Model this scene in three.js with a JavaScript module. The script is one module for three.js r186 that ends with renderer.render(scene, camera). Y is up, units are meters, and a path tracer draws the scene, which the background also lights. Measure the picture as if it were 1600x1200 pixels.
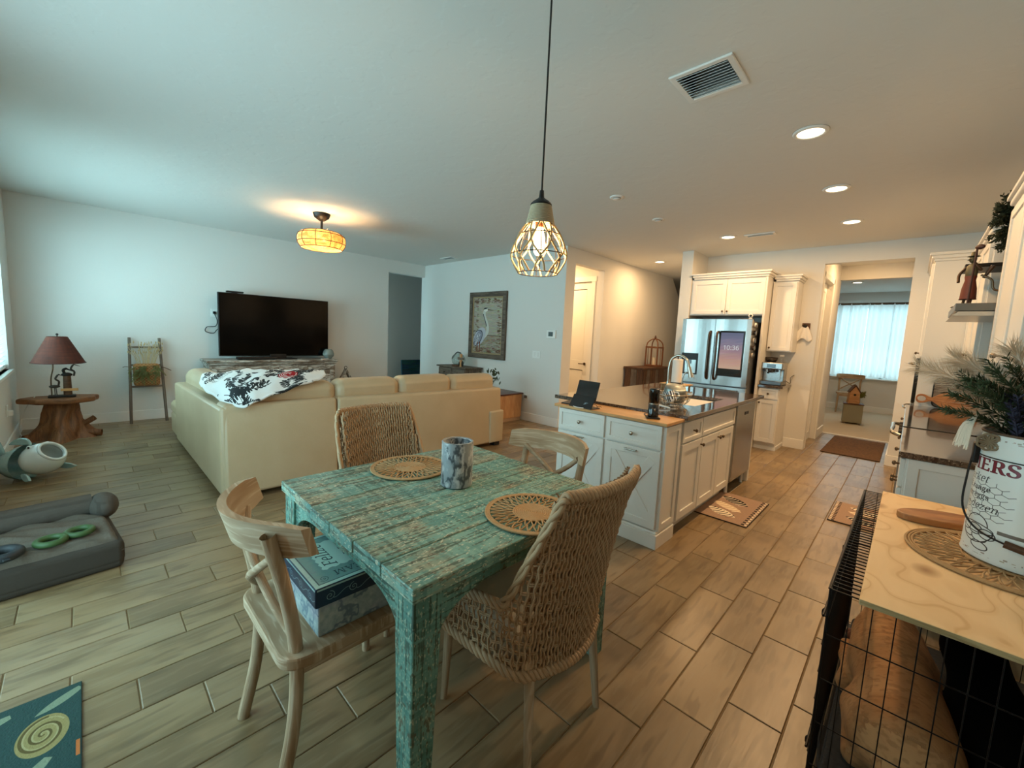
import * as THREE from 'three';
import { RoundedBoxGeometry } from 'three/addons/geometries/RoundedBoxGeometry.js';
import { mergeGeometries, mergeVertices, toCreasedNormals } from 'three/addons/utils/BufferGeometryUtils.js';
import { MarchingCubes } from 'three/addons/objects/MarchingCubes.js';
import { RectAreaLightUniformsLib } from 'three/addons/lights/RectAreaLightUniformsLib.js';

// ------------------------------------------------------------------ camera, sky, exposure
const scene = new THREE.Scene();
const camera = new THREE.PerspectiveCamera(2 * Math.atan(600 / 646.57) * 180 / Math.PI, 1600 / 1200, 0.02, 200);
camera.position.set(0, 1.42, 0);
camera.rotation.set(-0.105115, 0.7626073, 0.0465614, 'YXZ');
camera.setViewOffset(1600, 1200, -3.46, 7.77, 1600, 1200);
camera.updateProjectionMatrix();
scene.add(camera);
const renderer = new THREE.WebGLRenderer({ antialias: true });
renderer.toneMapping = THREE.LinearToneMapping;
renderer.toneMappingExposure = 1.0;
renderer.shadowMap.enabled = true;
RectAreaLightUniformsLib.init();
const SKY = new THREE.Color(0.62, 0.98, 1.12);
scene.background = SKY;
scene.backgroundIntensity = 2.2;

// daylight through the three real openings: the sky seen from inside each of them
function skyWindow(name, w, h, pos, look, power) {
  const l = new THREE.RectAreaLight(new THREE.Color(0.5, 0.91, 1.0), power, w, h);
  l.name = name; l.position.set(...pos); l.lookAt(...look); scene.add(l); return l;
}
const DAY = 8;
skyWindow('window_daylight_living', 2.6, 1.75, [-6.05, 1.62, 0.86], [-6.05, 1.62, -5], DAY * 1.35);
skyWindow('window_daylight_slider', 2.3, 2.35, [-2.35, 1.2, 0.86], [-2.35, 1.2, -5], DAY * 0.34);
skyWindow('window_daylight_hall', 0.7, 1.2, [-8.4, 1.5, -2.9], [-8.4, 1.5, -6], DAY * 0.5);
skyWindow('window_daylight_far', 2.1, 1.75, [-0.5, 1.65, -13.15], [-0.5, 1.65, 0], DAY * 0.24);

const WARM = new THREE.Color(1.0, 0.61, 0.29);

// ------------------------------------------------------------------ helpers
const PI = Math.PI, V3 = (x, y, z) => new THREE.Vector3(x, y, z);
let _s = 7;
const rnd = () => { _s = (_s + 0x6d2b79f5) | 0; let t = Math.imul(_s ^ (_s >>> 15), 1 | _s); t = (t + Math.imul(t ^ (t >>> 7), 61 | t)) ^ t; return ((t ^ (t >>> 14)) >>> 0) / 4294967296; };
const rr = (a, b) => a + (b - a) * rnd();
const lerp = (a, b, t) => a + (b - a) * t, clamp = (x, a = 0, b = 1) => Math.min(b, Math.max(a, x));
const sstep = (a, b, x) => { const t = clamp((x - a) / (b - a)); return t * t * (3 - 2 * t); };
function hash2(x, y, s) { let h = Math.imul(x, 374761393) ^ Math.imul(y, 668265263) ^ Math.imul(s, 974634541); h = Math.imul(h ^ (h >>> 13), 1274126177); return ((h ^ (h >>> 16)) >>> 0) / 4294967296; }
function vnoise(x, y, px, py, s = 0) { // periodic value noise
  const xi = Math.floor(x), yi = Math.floor(y), fx = x - xi, fy = y - yi, u = fx * fx * (3 - 2 * fx), v = fy * fy * (3 - 2 * fy);
  const w = (a, p) => ((a % p) + p) % p, x0 = w(xi, px), x1 = w(xi + 1, px), y0 = w(yi, py), y1 = w(yi + 1, py);
  return lerp(lerp(hash2(x0, y0, s), hash2(x1, y0, s), u), lerp(hash2(x0, y1, s), hash2(x1, y1, s), u), v);
}
function fbm(u, v, fx, fy, oct = 4, s = 0) { let a = 0, n = 0, w = 1; for (let i = 0; i < oct; i++) { a += w * vnoise(u * fx, v * fy, fx, fy, s + i * 17); n += w; w *= 0.5; fx *= 2; fy *= 2; } return a / n; }
function ptex(w, h, fn, srgb = true, metres = 1, metresV) { // fn(u, v) -> [r,g,b] 0..255 or a grey
  const d = new Uint8Array(w * h * 4);
  for (let y = 0; y < h; y++) for (let x = 0; x < w; x++) {
    const c = fn(x / w, y / h), o = (y * w + x) * 4;
    if (typeof c === 'number') d[o] = d[o + 1] = d[o + 2] = clamp(c, 0, 255); else { d[o] = clamp(c[0], 0, 255); d[o + 1] = clamp(c[1], 0, 255); d[o + 2] = clamp(c[2], 0, 255); }
    d[o + 3] = 255;
  }
  const t = new THREE.DataTexture(d, w, h, THREE.RGBAFormat); t.magFilter = THREE.LinearFilter; t.minFilter = THREE.LinearMipmapLinearFilter; t.generateMipmaps = true;
  t.wrapS = t.wrapT = THREE.RepeatWrapping; if (srgb) t.colorSpace = THREE.SRGBColorSpace; t.repeat.set(1 / metres, 1 / (metresV || metres)); t.needsUpdate = true; return t;
}
function ctex(w, h, draw, srgb = true) { // drawn print, uv 0..1
  const c = document.createElement('canvas'); c.width = w; c.height = h; const g = c.getContext('2d'); draw(g, w, h);
  const t = new THREE.CanvasTexture(c); t.wrapS = t.wrapT = THREE.ClampToEdgeWrapping; if (srgb) t.colorSpace = THREE.SRGBColorSpace; return t;
}
const mix3 = (a, b, t) => [lerp(a[0], b[0], t), lerp(a[1], b[1], t), lerp(a[2], b[2], t)];
const std = (color, roughness = 0.6, o = {}) => new THREE.MeshStandardMaterial({ color, roughness, metalness: 0, ...o });
const phys = (color, roughness = 0.6, o = {}) => new THREE.MeshPhysicalMaterial({ color, roughness, ...o });

// uv in metres, from the thing's own axes; grain runs along u
function muv(g, grain = 'x', ou = 0, ov = 0) {
  const p = g.attributes.position, n = g.attributes.normal, uv = new Float32Array(p.count * 2), A = ['x', 'y', 'z'], gi = A.indexOf(grain);
  for (let i = 0; i < p.count; i++) {
    const nn = [Math.abs(n.getX(i)), Math.abs(n.getY(i)), Math.abs(n.getZ(i))], pp = [p.getX(i), p.getY(i), p.getZ(i)];
    const d = nn[0] > nn[1] && nn[0] > nn[2] ? 0 : nn[1] > nn[2] ? 1 : 2;
    let r = [0, 1, 2].filter((k) => k !== d);
    if (r[1] === gi) r = [r[1], r[0]];
    uv[2 * i] = pp[r[0]] + ou; uv[2 * i + 1] = pp[r[1]] + ov;
  }
  g.setAttribute('uv', new THREE.BufferAttribute(uv, 2)); return g;
}
const plain = (g) => { const q = g.index ? g.toNonIndexed() : g; for (const k of Object.keys(q.attributes)) if (!['position', 'normal', 'uv', 'color'].includes(k)) q.deleteAttribute(k); if (!q.attributes.uv) muv(q); return q; };
const join = (gs) => { gs = [gs].flat(Infinity).filter(Boolean).map(plain); return gs.length === 1 ? gs[0] : mergeGeometries(gs); };
function bx(w, h, d, x = 0, y = 0, z = 0, r = 0.004, grain = 'x', seg = 2) { // centre x,y,z
  const g = plain(r > 0 ? new RoundedBoxGeometry(w, h, d, seg, Math.min(r, w / 2.01, h / 2.01, d / 2.01)) : new THREE.BoxGeometry(w, h, d)); g.translate(x, y, z); return muv(g, grain, rnd() * 3, rnd() * 3);
}
const b2 = (x0, x1, y0, y1, z0, z1, r = 0.004, grain = 'x') => bx(Math.abs(x1 - x0), Math.abs(y1 - y0), Math.abs(z1 - z0), (x0 + x1) / 2, (y0 + y1) / 2, (z0 + z1) / 2, r, grain);
function cy(rt, rb, h, x = 0, y = 0, z = 0, seg = 24, open = false) { const g = plain(new THREE.CylinderGeometry(rt, rb, h, seg, 1, open)); g.translate(x, y, z); return g; }
const lathe = (pts, seg = 32) => plain(new THREE.LatheGeometry(pts.map(([r, y]) => new THREE.Vector2(r, y)), seg));
const tube = (pts, r, seg = 24, rad = 8, closed = false) => plain(new THREE.TubeGeometry(new THREE.CatmullRomCurve3(pts.map((p) => (p.isVector3 ? p : V3(...p))), closed, 'centripetal'), seg, r, rad, closed));
function rod(a, b, r0, r1 = r0, rad = 8) { a = V3(...(a.isVector3 ? a.toArray() : a)); b = V3(...(b.isVector3 ? b.toArray() : b)); const d = b.clone().sub(a), g = new THREE.CylinderGeometry(r1, r0, d.length(), rad); g.applyQuaternion(new THREE.Quaternion().setFromUnitVectors(V3(0, 1, 0), d.normalize())); g.translate((a.x + b.x) / 2, (a.y + b.y) / 2, (a.z + b.z) / 2); return plain(g); }
function shape(pts, holes = []) { const s = new THREE.Shape(pts.map(([x, y]) => new THREE.Vector2(x, y))); for (const h of holes) s.holes.push(new THREE.Path(h.map(([x, y]) => new THREE.Vector2(x, y)))); return s; }
function ext(s, depth, bevel = 0.003, curve = 12) { if (Array.isArray(s)) s = shape(s); const g = new THREE.ExtrudeGeometry(s, { depth: depth - 2 * bevel, bevelEnabled: bevel > 0, bevelSize: bevel, bevelThickness: bevel, bevelSegments: 2, bevelOffset: -bevel, curveSegments: curve }); g.translate(0, 0, bevel); return plain(g); }
function ball(r, x, y, z, sx = 1, sy = 1, sz = 1, seg = 20) { const g = new THREE.SphereGeometry(r, seg, Math.round(seg * 0.7)); g.scale(sx, sy, sz); g.translate(x, y, z); return plain(g); }
const tf = (g, { rx = 0, ry = 0, rz = 0, at = [0, 0, 0], s } = {}) => { if (s) g.scale(...s); if (rx) g.rotateX(rx); if (ry) g.rotateY(ry); if (rz) g.rotateZ(rz); g.translate(...at); return g; };
function puff(w, h, d, x, y, z, bulge = 0.03, r = 0.05, n = 10) { // soft cushion
  const g = new RoundedBoxGeometry(w, h, d, n, Math.min(r, w / 2.05, h / 2.05, d / 2.05)), p = g.attributes.position;
  for (let i = 0; i < p.count; i++) {
    const X = p.getX(i) / (w / 2), Y = p.getY(i) / (h / 2), Z = p.getZ(i) / (d / 2), c = (t) => Math.max(0, 1 - t * t);
    p.setXYZ(i, p.getX(i) + Math.sign(X) * bulge * c(Y) * c(Z) * Math.abs(X) ** 3, p.getY(i) + Math.sign(Y) * bulge * c(X) * c(Z) * Math.abs(Y) ** 3, p.getZ(i) + Math.sign(Z) * bulge * c(X) * c(Y) * Math.abs(Z) ** 3);
  }
  const q = mergeVertices((g.deleteAttribute('normal'), g.deleteAttribute('uv'), g), 1e-5); q.computeVertexNormals(); q.translate(x, y, z); return muv(plain(q));
}
function grid(nu, nv, fn, uvs = [1, 1], closeU = false) { // surface from fn(u, v) -> [x, y, z]
  const pos = [], uv = [], idx = [];
  for (let j = 0; j <= nv; j++) for (let i = 0; i <= nu; i++) { pos.push(...fn(i / nu, j / nv)); uv.push(i / nu * uvs[0], j / nv * uvs[1]); }
  for (let j = 0; j < nv; j++) for (let i = 0; i < nu; i++) { const a = j * (nu + 1) + i, b = a + 1, c = a + nu + 1, d = c + 1; idx.push(a, b, d, a, d, c); }
  const g = new THREE.BufferGeometry(); g.setAttribute('position', new THREE.Float32BufferAttribute(pos, 3)); g.setAttribute('uv', new THREE.Float32BufferAttribute(uv, 2)); g.setIndex(idx); g.computeVertexNormals();
  if (closeU) { const n = g.attributes.normal; for (let j = 0; j <= nv; j++) { const a = j * (nu + 1), b = a + nu, m = V3(n.getX(a) + n.getX(b), n.getY(a) + n.getY(b), n.getZ(a) + n.getZ(b)).normalize(); n.setXYZ(a, m.x, m.y, m.z); n.setXYZ(b, m.x, m.y, m.z); } }
  return plain(g);
}
const used = new Map();
function numbered(n) { const k = used.get(n) || 0; used.set(n, k + 1); return k ? n + '_' + String(k).padStart(3, '0') : n; }
function obj(name, gs, m, parent, extra) {
  const o = new THREE.Mesh(Array.isArray(gs) ? join(gs) : gs, m); o.castShadow = o.receiveShadow = true;
  if (parent) { o.name = name; parent.add(o); } else { o.name = numbered(name); scene.add(o); }
  if (extra) Object.assign(o.userData, extra); return o;
}
function thing(name, label, category, at = [0, 0, 0], turn = 0, group) {
  const o = new THREE.Group(); o.name = numbered(name); o.position.set(...at); o.rotation.y = turn; o.userData = { label, category }; if (group) o.userData.group = group; scene.add(o); return o;
}
function part(name, parent) { const o = new THREE.Group(); o.name = name; parent.add(o); return o; }
function dup(o, at, turn, label) { const c = o.clone(); c.name = numbered(o.name.replace(/_\d{3}$/, '')); c.position.set(...at); c.rotation.set(0, turn, 0); c.userData = { ...o.userData, label }; scene.add(c); return c; }
function struct(name, gs, m) { return obj(name, gs, m, null, { kind: 'structure' }); }
function structGroup(name) { const o = new THREE.Group(); o.name = numbered(name); o.userData = { kind: 'structure' }; scene.add(o); return o; }
const STUFF = { kind: 'stuff' };

// ------------------------------------------------------------------ materials
const bumpFine = ptex(256, 256, (u, v) => 255 * fbm(u, v, 24, 24, 4, 3), false, 0.35);
const bumpKnock = ptex(512, 512, (u, v) => { const a = fbm(u, v, 14, 14, 4, 5); return 255 * sstep(0.45, 0.62, a); }, false, 1.1);
const bumpBrush = ptex(256, 256, (u, v) => 255 * fbm(u, v, 4, 120, 3, 9), false, 0.4);
const fabricBump = ptex(256, 256, (u, v) => 255 * (0.5 * fbm(u, v, 60, 60, 2, 11) + 0.5 * fbm(u, v, 8, 8, 3, 12)), false, 0.5);
const leatherMap = ptex(512, 512, (u, v) => { const a = fbm(u, v, 5, 5, 5, 21); return mix3([184, 162, 128], [200, 180, 148], a); }, true, 1.2);
const leatherBump = ptex(512, 512, (u, v) => 255 * (0.6 * fbm(u, v, 48, 48, 3, 23) + 0.4 * fbm(u, v, 5, 6, 3, 24)), false, 0.7);
function woodTex(c0, c1, c2, { fu = 3, fv = 28, s = 31, metres = 1, knots = 0, warp = 0.04, size = 512 } = {}) {
  return ptex(size, size, (u, v) => {
    const wv = v + warp * (fbm(u, v, 3, 3, 3, s + 3) - 0.5);
    let a = fbm(u, ((wv % 1) + 1) % 1, fu, fv, 4, s); const b = fbm(u, ((wv % 1) + 1) % 1, fu * 3, fv * 5, 2, s + 9), k = fbm(u, v, 4, 4, 3, s + 5);
    let c = mix3(c0, c1, sstep(0.3, 0.7, a)); c = mix3(c, c2, 0.55 * sstep(0.55, 0.75, b) + 0.25 * sstep(0.5, 0.7, k)); return c;
  }, true, metres);
}
const M = {
  wall: std(0xe0dfda, 0.85, { bumpMap: bumpFine, bumpScale: 0.0006 }),
  ceiling: std(0xe2e2dd, 0.9, { bumpMap: bumpKnock, bumpScale: 0.0006 }),
  trim: std(0xeeeeea, 0.45),
  white: std(0xe9e8e4, 0.42),
  cab: std(0xe2dfd7, 0.4),
  black: std(0x0c0c0d, 0.45),
  blackGloss: phys(0x060607, 0.12, { clearcoat: 0.6, clearcoatRoughness: 0.05 }),
  iron: std(0x191613, 0.5, { metalness: 0.3 }),
  steel: std(0xa9aaa8, 0.26, { metalness: 1, bumpMap: bumpBrush, bumpScale: 0.0001 }),
  steelDark: std(0x6f7173, 0.28, { metalness: 1 }),
  nickel: std(0xb5aea2, 0.22, { metalness: 1 }),
  knob: std(0x6a5a48, 0.3, { metalness: 1 }),
  leather: std(0xffffff, 0.42, { map: leatherMap, bumpMap: leatherBump, bumpScale: 0.0012 }),
  glass: phys(0xffffff, 0.02, { transmission: 1, thickness: 0, ior: 1.45 }),
  drift: std(0xffffff, 0.75, { map: woodTex([176, 152, 122], [154, 126, 94], [202, 184, 158], { metres: 0.7, s: 41, fv: 22 }), bumpMap: woodTex([90, 90, 90], [150, 150, 150], [210, 210, 210], { metres: 0.7, s: 41, fv: 22, size: 256 }), bumpScale: 0.001 }),
  brownWood: std(0xffffff, 0.6, { map: woodTex([92, 60, 34], [70, 42, 22], [120, 82, 48], { metres: 0.8, s: 51 }) }),
  greyWood: std(0xffffff, 0.7, { map: woodTex([112, 98, 84], [84, 72, 62], [142, 130, 114], { metres: 0.7, s: 61 }) }),
  orangeWood: std(0xffffff, 0.35, { map: woodTex([206, 156, 98], [190, 138, 80], [218, 172, 116], { metres: 0.9, s: 71, fv: 14 }) }),
  pineBox: std(0xffffff, 0.6, { map: woodTex([202, 150, 100], [186, 132, 84], [214, 168, 120], { metres: 0.9, s: 76, fv: 12 }) }),
  teak: std(0xffffff, 0.6, { map: woodTex([138, 88, 50], [108, 66, 36], [160, 108, 64], { metres: 0.6, s: 81, fv: 18, warp: 0.12 }), bumpMap: woodTex([80, 80, 80], [140, 140, 140], [210, 210, 210], { metres: 0.6, s: 81, fv: 18, warp: 0.12, size: 256 }), bumpScale: 0.004 }),
  wicker: std(0xffffff, 0.65, { map: ptex(256, 256, (u, v) => { const a = fbm(u, v, 20, 20, 3, 91); return mix3([140, 110, 80], [214, 182, 142], a); }, true, 0.25) }),
  wickerDark: std(0x3a2a1c, 0.9),
  jute: std(0xffffff, 0.85, { map: ptex(256, 256, (u, v) => { const a = fbm(u, v, 40, 40, 2, 93); return mix3([150, 116, 78], [206, 172, 124], a); }, true, 0.15) }),
  rope: std(0xc9a878, 0.9),
  soft: std(0xcfc4ae, 0.9, { bumpMap: fabricBump, bumpScale: 0.001 }),
};

// ------------------------------------------------------------------ floor: wood-look tiles on grout
const tileBump = woodTex([110, 110, 110], [150, 150, 150], [185, 185, 185], { metres: 1.1, s: 111, fu: 4, fv: 18 });
const tileMap = ptex(1024, 1024, (u, v) => {
  const wv = (((v + 0.03 * (fbm(u, v, 3, 3, 3, 104) - 0.5)) % 1) + 1) % 1, a = fbm(u, wv, 5, 22, 4, 101), b = fbm(u, wv, 14, 110, 3, 102), k = fbm(u, v, 5, 7, 4, 103);
  let c = mix3([132, 112, 82], [152, 130, 98], sstep(0.3, 0.7, a)); c = mix3(c, [106, 88, 62], 0.55 * sstep(0.52, 0.75, k)); c = mix3(c, [152, 136, 110], 0.35 * sstep(0.52, 0.72, b)); return mix3(c, [94, 76, 54], 0.4 * sstep(0.6, 0.8, fbm(u, wv, 9, 60, 2, 107)));
}, true, 1.5);
const tileMats = [0xffffff, 0xf7f3ee, 0xf0ebe5, 0xfbf7f0].map((c) => std(c, 0.31, { map: tileMap, bumpMap: tileBump, bumpScale: 0.0006 }));
const TW = 0.1875, TL = 0.547, X0 = -0.2;
function tileGeo(w, l, ou, ov) { // 12 mm tile, top at y = 0, arrised edge
  const a = w / 2, b = l / 2, e = 0.0025, hi = 0, mid = -0.002, lo = -0.012, P = [], N = [];
  const ring = (x, z, y) => [[-x, y, -z], [x, y, -z], [x, y, z], [-x, y, z]], t = ring(a - e, b - e, hi), m = ring(a, b, mid), d = ring(a, b, lo);
  const q = (A, B, C, D) => P.push(...A, ...C, ...B, ...A, ...D, ...C);
  q(...t); for (let i = 0; i < 4; i++) { const j = (i + 1) % 4; q(m[i], m[j], t[j], t[i]); q(d[i], d[j], m[j], m[i]); }
  const g = new THREE.BufferGeometry(); g.setAttribute('position', new THREE.Float32BufferAttribute(P, 3)); g.computeVertexNormals(); return muv(g, 'z', ou, ov);
}
{
  const floor = structGroup('floor');
  const gap = 0.0045, geos = []; for (let i = 0; i < 8; i++) geos.push(tileGeo(TW - gap, TL - gap, i * 0.37, i * 0.61));
  obj('grout', [b2(-9.1, 0.85, -0.06, -0.0045, -8.76, 0.75, 0), b2(-5.3, -2.55, -0.06, -0.0045, -10.7, -8.76, 0)], std(0x8a7452, 0.9), floor);
  camera.updateMatrixWorld(); camera.updateProjectionMatrix();
  const vp = new THREE.Matrix4().multiplyMatrices(camera.projectionMatrix, camera.matrixWorld.clone().invert()), list = [];
  for (let r = -5; r < 50; r++) {
    const xa = X0 - (r - 1) * TW, xc = xa - TW / 2, off = -(1.732 - 0.1823 * (r - 1)) ;
    for (let k = -60; k < 60; k++) {
      let z1 = off + k * TL, z0 = z1 - TL;
      if (xc > 0.67 || xc < -8.98 || z0 > 0.57 || z1 < -8.76) continue;
      if (z0 < -5.15 && xc < -4.0) { if (z1 < -5.15 && !(xc < -7.75)) continue; }
      const zz1 = Math.min(z1, 0.565), zz0 = Math.max(z0, -8.755); if (zz1 - zz0 < 0.02) continue;
      const c = V3(xc, 0, (zz0 + zz1) / 2), v = c.clone().applyMatrix4(vp), d = c.distanceTo(camera.position);
      const seen = v.z < 1 && Math.abs(v.x) < 1.12 && Math.abs(v.y) < 1.12;
      list.push({ c, len: zz1 - zz0, full: zz1 - zz0 > TL - 1e-3, w: seen ? 1.42 / d ** 3 : 0 });
    }
  }
  list.sort((a, b) => b.w - a.w);
  const rest = [];
  list.forEach((t, i) => {
    const n = Math.floor(rnd() * 8), m = Math.floor(rnd() * 4), g = t.full ? geos[n] : tileGeo(TW - gap, t.len - gap, n * 0.37, n * 0.61);
    if (i < 300 && t.w > 0) { const o = new THREE.Mesh(g, tileMats[m]); o.name = i ? 'tile_' + String(i).padStart(3, '0') : 'tile'; o.receiveShadow = true; o.position.set(t.c.x, 0, t.c.z); floor.add(o); }
    else (rest[m] = rest[m] || []).push(g.clone().translate(t.c.x, 0, t.c.z));
  });
  rest.forEach((gs, m) => obj('far_tiles', gs, tileMats[m], floor, STUFF));
}
// ------------------------------------------------------------------ walls, ceiling
const CH = 2.805;
const VENTS = [[-0.924, -2.345, 0.31, 0.30], [-1.52, -5.88, 0.34, 0.12], [-6.46, -4.83, 0.34, 0.16]];
{
  const hole = ([x, z, w, d]) => [[x - w / 2 + 0.03, -(z - d / 2 + 0.03)], [x + w / 2 - 0.03, -(z - d / 2 + 0.03)], [x + w / 2 - 0.03, -(z + d / 2 - 0.03)], [x - w / 2 + 0.03, -(z + d / 2 - 0.03)]];
  struct('ceiling', [muv(ext(shape([[-10.2, -0.9], [1.2, -0.9], [1.2, 13.3], [-10.2, 13.3]], VENTS.map(hole)), 0.12, 0).rotateX(-PI / 2).translate(0, CH, 0))], M.ceiling);
}
const w2 = (x0, x1, y0, y1, z0, z1) => b2(x0, x1, y0, y1, z0, z1, 0);
const HT = 2.575; // head height of the cased openings
// window wall with the living window and the glass door behind the camera
const W1 = [-7.05, -4.75, 0.8, 2.4], DR = [-3.4, -1.3, 0, 2.4];
struct('wall_window', [w2(-8.0, W1[0], 0, CH, 0.57, 0.75), w2(W1[0], W1[1], 0, W1[2], 0.57, 0.75), w2(W1[0], W1[1], W1[3], CH, 0.57, 0.75), w2(W1[1], DR[0], 0, CH, 0.57, 0.75), w2(DR[0], DR[1], DR[3], CH, 0.57, 0.75), w2(DR[1], 0.85, 0, CH, 0.57, 0.75)], M.wall);
struct('wall_television', [w2(-7.82, -7.7, 0, CH, -4.295, 0.57), w2(-7.82, -7.7, 2.56, CH, -5.15, -4.295)], M.wall);
struct('wall_heron', [w2(-7.82, -3.93, 0, CH, -5.27, -5.15)], M.wall);
struct('wall_back_hall', [w2(-9.1, -9.0, 0, CH, -8.5, -3.0), w2(-9.1, -8.75, 0, CH, -3.1, -3.0), w2(-8.05, -7.82, 0, CH, -3.1, -3.0), w2(-8.75, -8.05, 0, 0.9, -3.1, -3.0), w2(-8.75, -8.05, 2.1, CH, -3.1, -3.0), w2(-9.1, -4.05, 0, CH, -8.6, -8.5), w2(-5.0, -4.9, 0, CH, -8.5, -6.45), w2(-6.7, -6.6, 0, CH, -6.45, -5.27)], M.wall);
struct('wall_passage', [w2(-4.05, -3.93, 0, CH, -5.385, -5.27), w2(-4.05, -3.93, 2.585, CH, -6.22, -5.385)], M.wall);
{ // the wall beyond the cased opening, its far end cut along the stair
  const g = ext([[-6.22, 0], [-6.22, CH], [-8.95, CH], [-9.9, 1.9], [-9.9, 0]].map(([z, y]) => [-z, y]), 0.12, 0); g.rotateY(PI / 2); g.translate(-4.05, 0, 0); struct('wall_stair', [muv(g)], M.wall);
}
struct('wall_stair_back', [w2(-5.3, -5.2, 0, CH, -10.6, -8.5), w2(-5.3, -2.56, 0, CH, -10.7, -10.6)], M.wall);
struct('wall_side_hall', [w2(-6.6, -5.05, 0, CH, -6.45, -6.32), w2(-4.22, -4.05, 0, CH, -6.45, -6.32), w2(-5.05, -4.22, 2.44, CH, -6.45, -6.32)], M.wall);
struct('wall_fridge_side', [w2(-2.685, -2.52, 0, CH, -10.6, -6.40)], M.wall);
struct('wall_kitchen', [w2(-2.52, -0.985, 0, CH, -7.12, -7.0), w2(-0.985, -0.105, HT, CH, -7.12, -7.0), w2(-0.105, 0.85, 0, CH, -7.12, -7.0)], M.wall);
struct('wall_kitchen_right', [w2(0.72, 0.85, 0, CH, -7.0, 0.57)], M.wall);
struct('wall_corridor', [w2(-1.12, -1.0, 0, CH, -8.78, -8.03), w2(-1.12, -1.0, 2.42, CH, -8.03, -7.16), w2(-1.12, -1.0, 0, CH, -7.16, -7.12), w2(-0.105, 0.0, 0, CH, -8.78, -7.12), w2(-1.0, -0.105, 2.58, CH, -8.9, -8.78), w2(-3.2, -1.0, 0, CH, -8.9, -8.78), w2(-0.13, 1.2, 0, CH, -8.9, -8.78)], M.wall);
const W2 = [-1.5, 0.5, 0.8, 2.5];
struct('wall_far_room', [w2(-3.2, W2[0], 0, CH, -13.0, -12.85), w2(W2[0], W2[1], 0, W2[2], -13.0, -12.85), w2(W2[0], W2[1], W2[3], CH, -13.0, -12.85), w2(W2[1], 1.2, 0, CH, -13.0, -12.85), w2(-3.3, -3.2, 0, CH, -13.0, -8.78), w2(1.1, 1.2, 0, CH, -13.0, -8.78)], M.wall);
struct('carpet', [w2(-3.2, 1.1, -0.06, 0.004, -12.85, -8.76)], std(0xcbbda6, 1, { bumpMap: fabricBump, bumpScale: 0.003 }));
struct('threshold', [b2(-0.985, -0.12, 0, 0.012, -8.80, -8.755, 0.004)], M.trim);
// baseboards
const BB = (name, rects) => struct(name, rects.map(([x0, x1, z0, z1]) => { const ax = Math.abs(x1 - x0) > Math.abs(z1 - z0), c = ax ? (z0 + z1) / 2 : (x0 + x1) / 2; return [b2(x0, x1, 0, 0.105, z0, z1, 0.002), ax ? b2(x0, x1, 0.1, 0.135, z0 + (z1 - z0) * 0.0, z1 - (z1 - z0) * 0.0, 0.006) : b2(x0, x1, 0.1, 0.135, z0, z1, 0.006)]; }), M.trim);
BB('baseboard_television', [[-7.7, -7.684, -4.295, 0.57]]);
BB('baseboard_heron', [[-7.7, -3.93, -5.15, -5.134]]);
BB('baseboard_window', [[-7.7, -3.4, 0.554, 0.57]]);
BB('baseboard_stair', [[-3.93, -3.914, -9.9, -6.22], [-3.93, -3.914, -5.385, -5.14]]);
BB('baseboard_kitchen', [[-1.235, -0.985, -7.0, -6.984], [-0.105, 0.06, -7.0, -6.984], [-0.105, -0.121, -8.78, -7.0], [-1.0, -0.984, -8.78, -8.05]]);
BB('baseboard_far_room', [[-3.2, 1.1, -12.85, -12.832]]);
// living window: frame, panes, white slat blind
{
  const wn = structGroup('window_1'), [x0, x1, y0, y1] = W1;
  obj('frame', [b2(x0, x1, y0, y0 + 0.05, 0.66, 0.72), b2(x0, x1, y1 - 0.05, y1, 0.66, 0.72), b2(x0, x0 + 0.05, y0, y1, 0.66, 0.72), b2(x1 - 0.05, x1, y0, y1, 0.66, 0.72), b2((x0 + x1) / 2 - 0.03, (x0 + x1) / 2 + 0.03, y0, y1, 0.66, 0.72)], M.trim, wn);
  obj('pane', [b2(x0 + 0.05, x1 - 0.05, y0 + 0.05, y1 - 0.05, 0.69, 0.692, 0)], M.glass, wn);
  obj('sill', [b2(x0 - 0.04, x1 + 0.04, y0 - 0.03, y0, 0.535, 0.66)], M.trim, wn);
  const blind = part('blind', wn), slat = bx(x1 - x0 - 0.02, 0.003, 0.05, 0, 0, 0, 0), sm = phys(0xf4f6f5, 0.6, { transmission: 0.15, thickness: 0 });
  for (let y = y0 + 0.05, i = 0; y < y1 - 0.06; y += 0.046, i++) { const s = new THREE.Mesh(slat, sm); s.name = 'slat'; s.position.set((x0 + x1) / 2, y, 0.615); s.rotation.x = 0.2; blind.add(s); }
  obj('head_rail', [b2(x0 + 0.005, x1 - 0.005, y1 - 0.055, y1 - 0.005, 0.585, 0.645)], M.trim, blind); obj('bottom_rail', [b2(x0 + 0.005, x1 - 0.005, y0 + 0.012, y0 + 0.03, 0.59, 0.64)], M.trim, blind);
}
{
  const wn = structGroup('window_3'); obj('frame', [b2(-8.75, -8.05, 0.9, 0.94, -3.08, -3.02), b2(-8.75, -8.05, 2.06, 2.1, -3.08, -3.02), b2(-8.75, -8.71, 0.9, 2.1, -3.08, -3.02), b2(-8.09, -8.05, 0.9, 2.1, -3.08, -3.02)], M.trim, wn); obj('pane', [b2(-8.71, -8.09, 0.94, 2.06, -3.05, -3.048, 0)], M.glass, wn);
}
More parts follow.
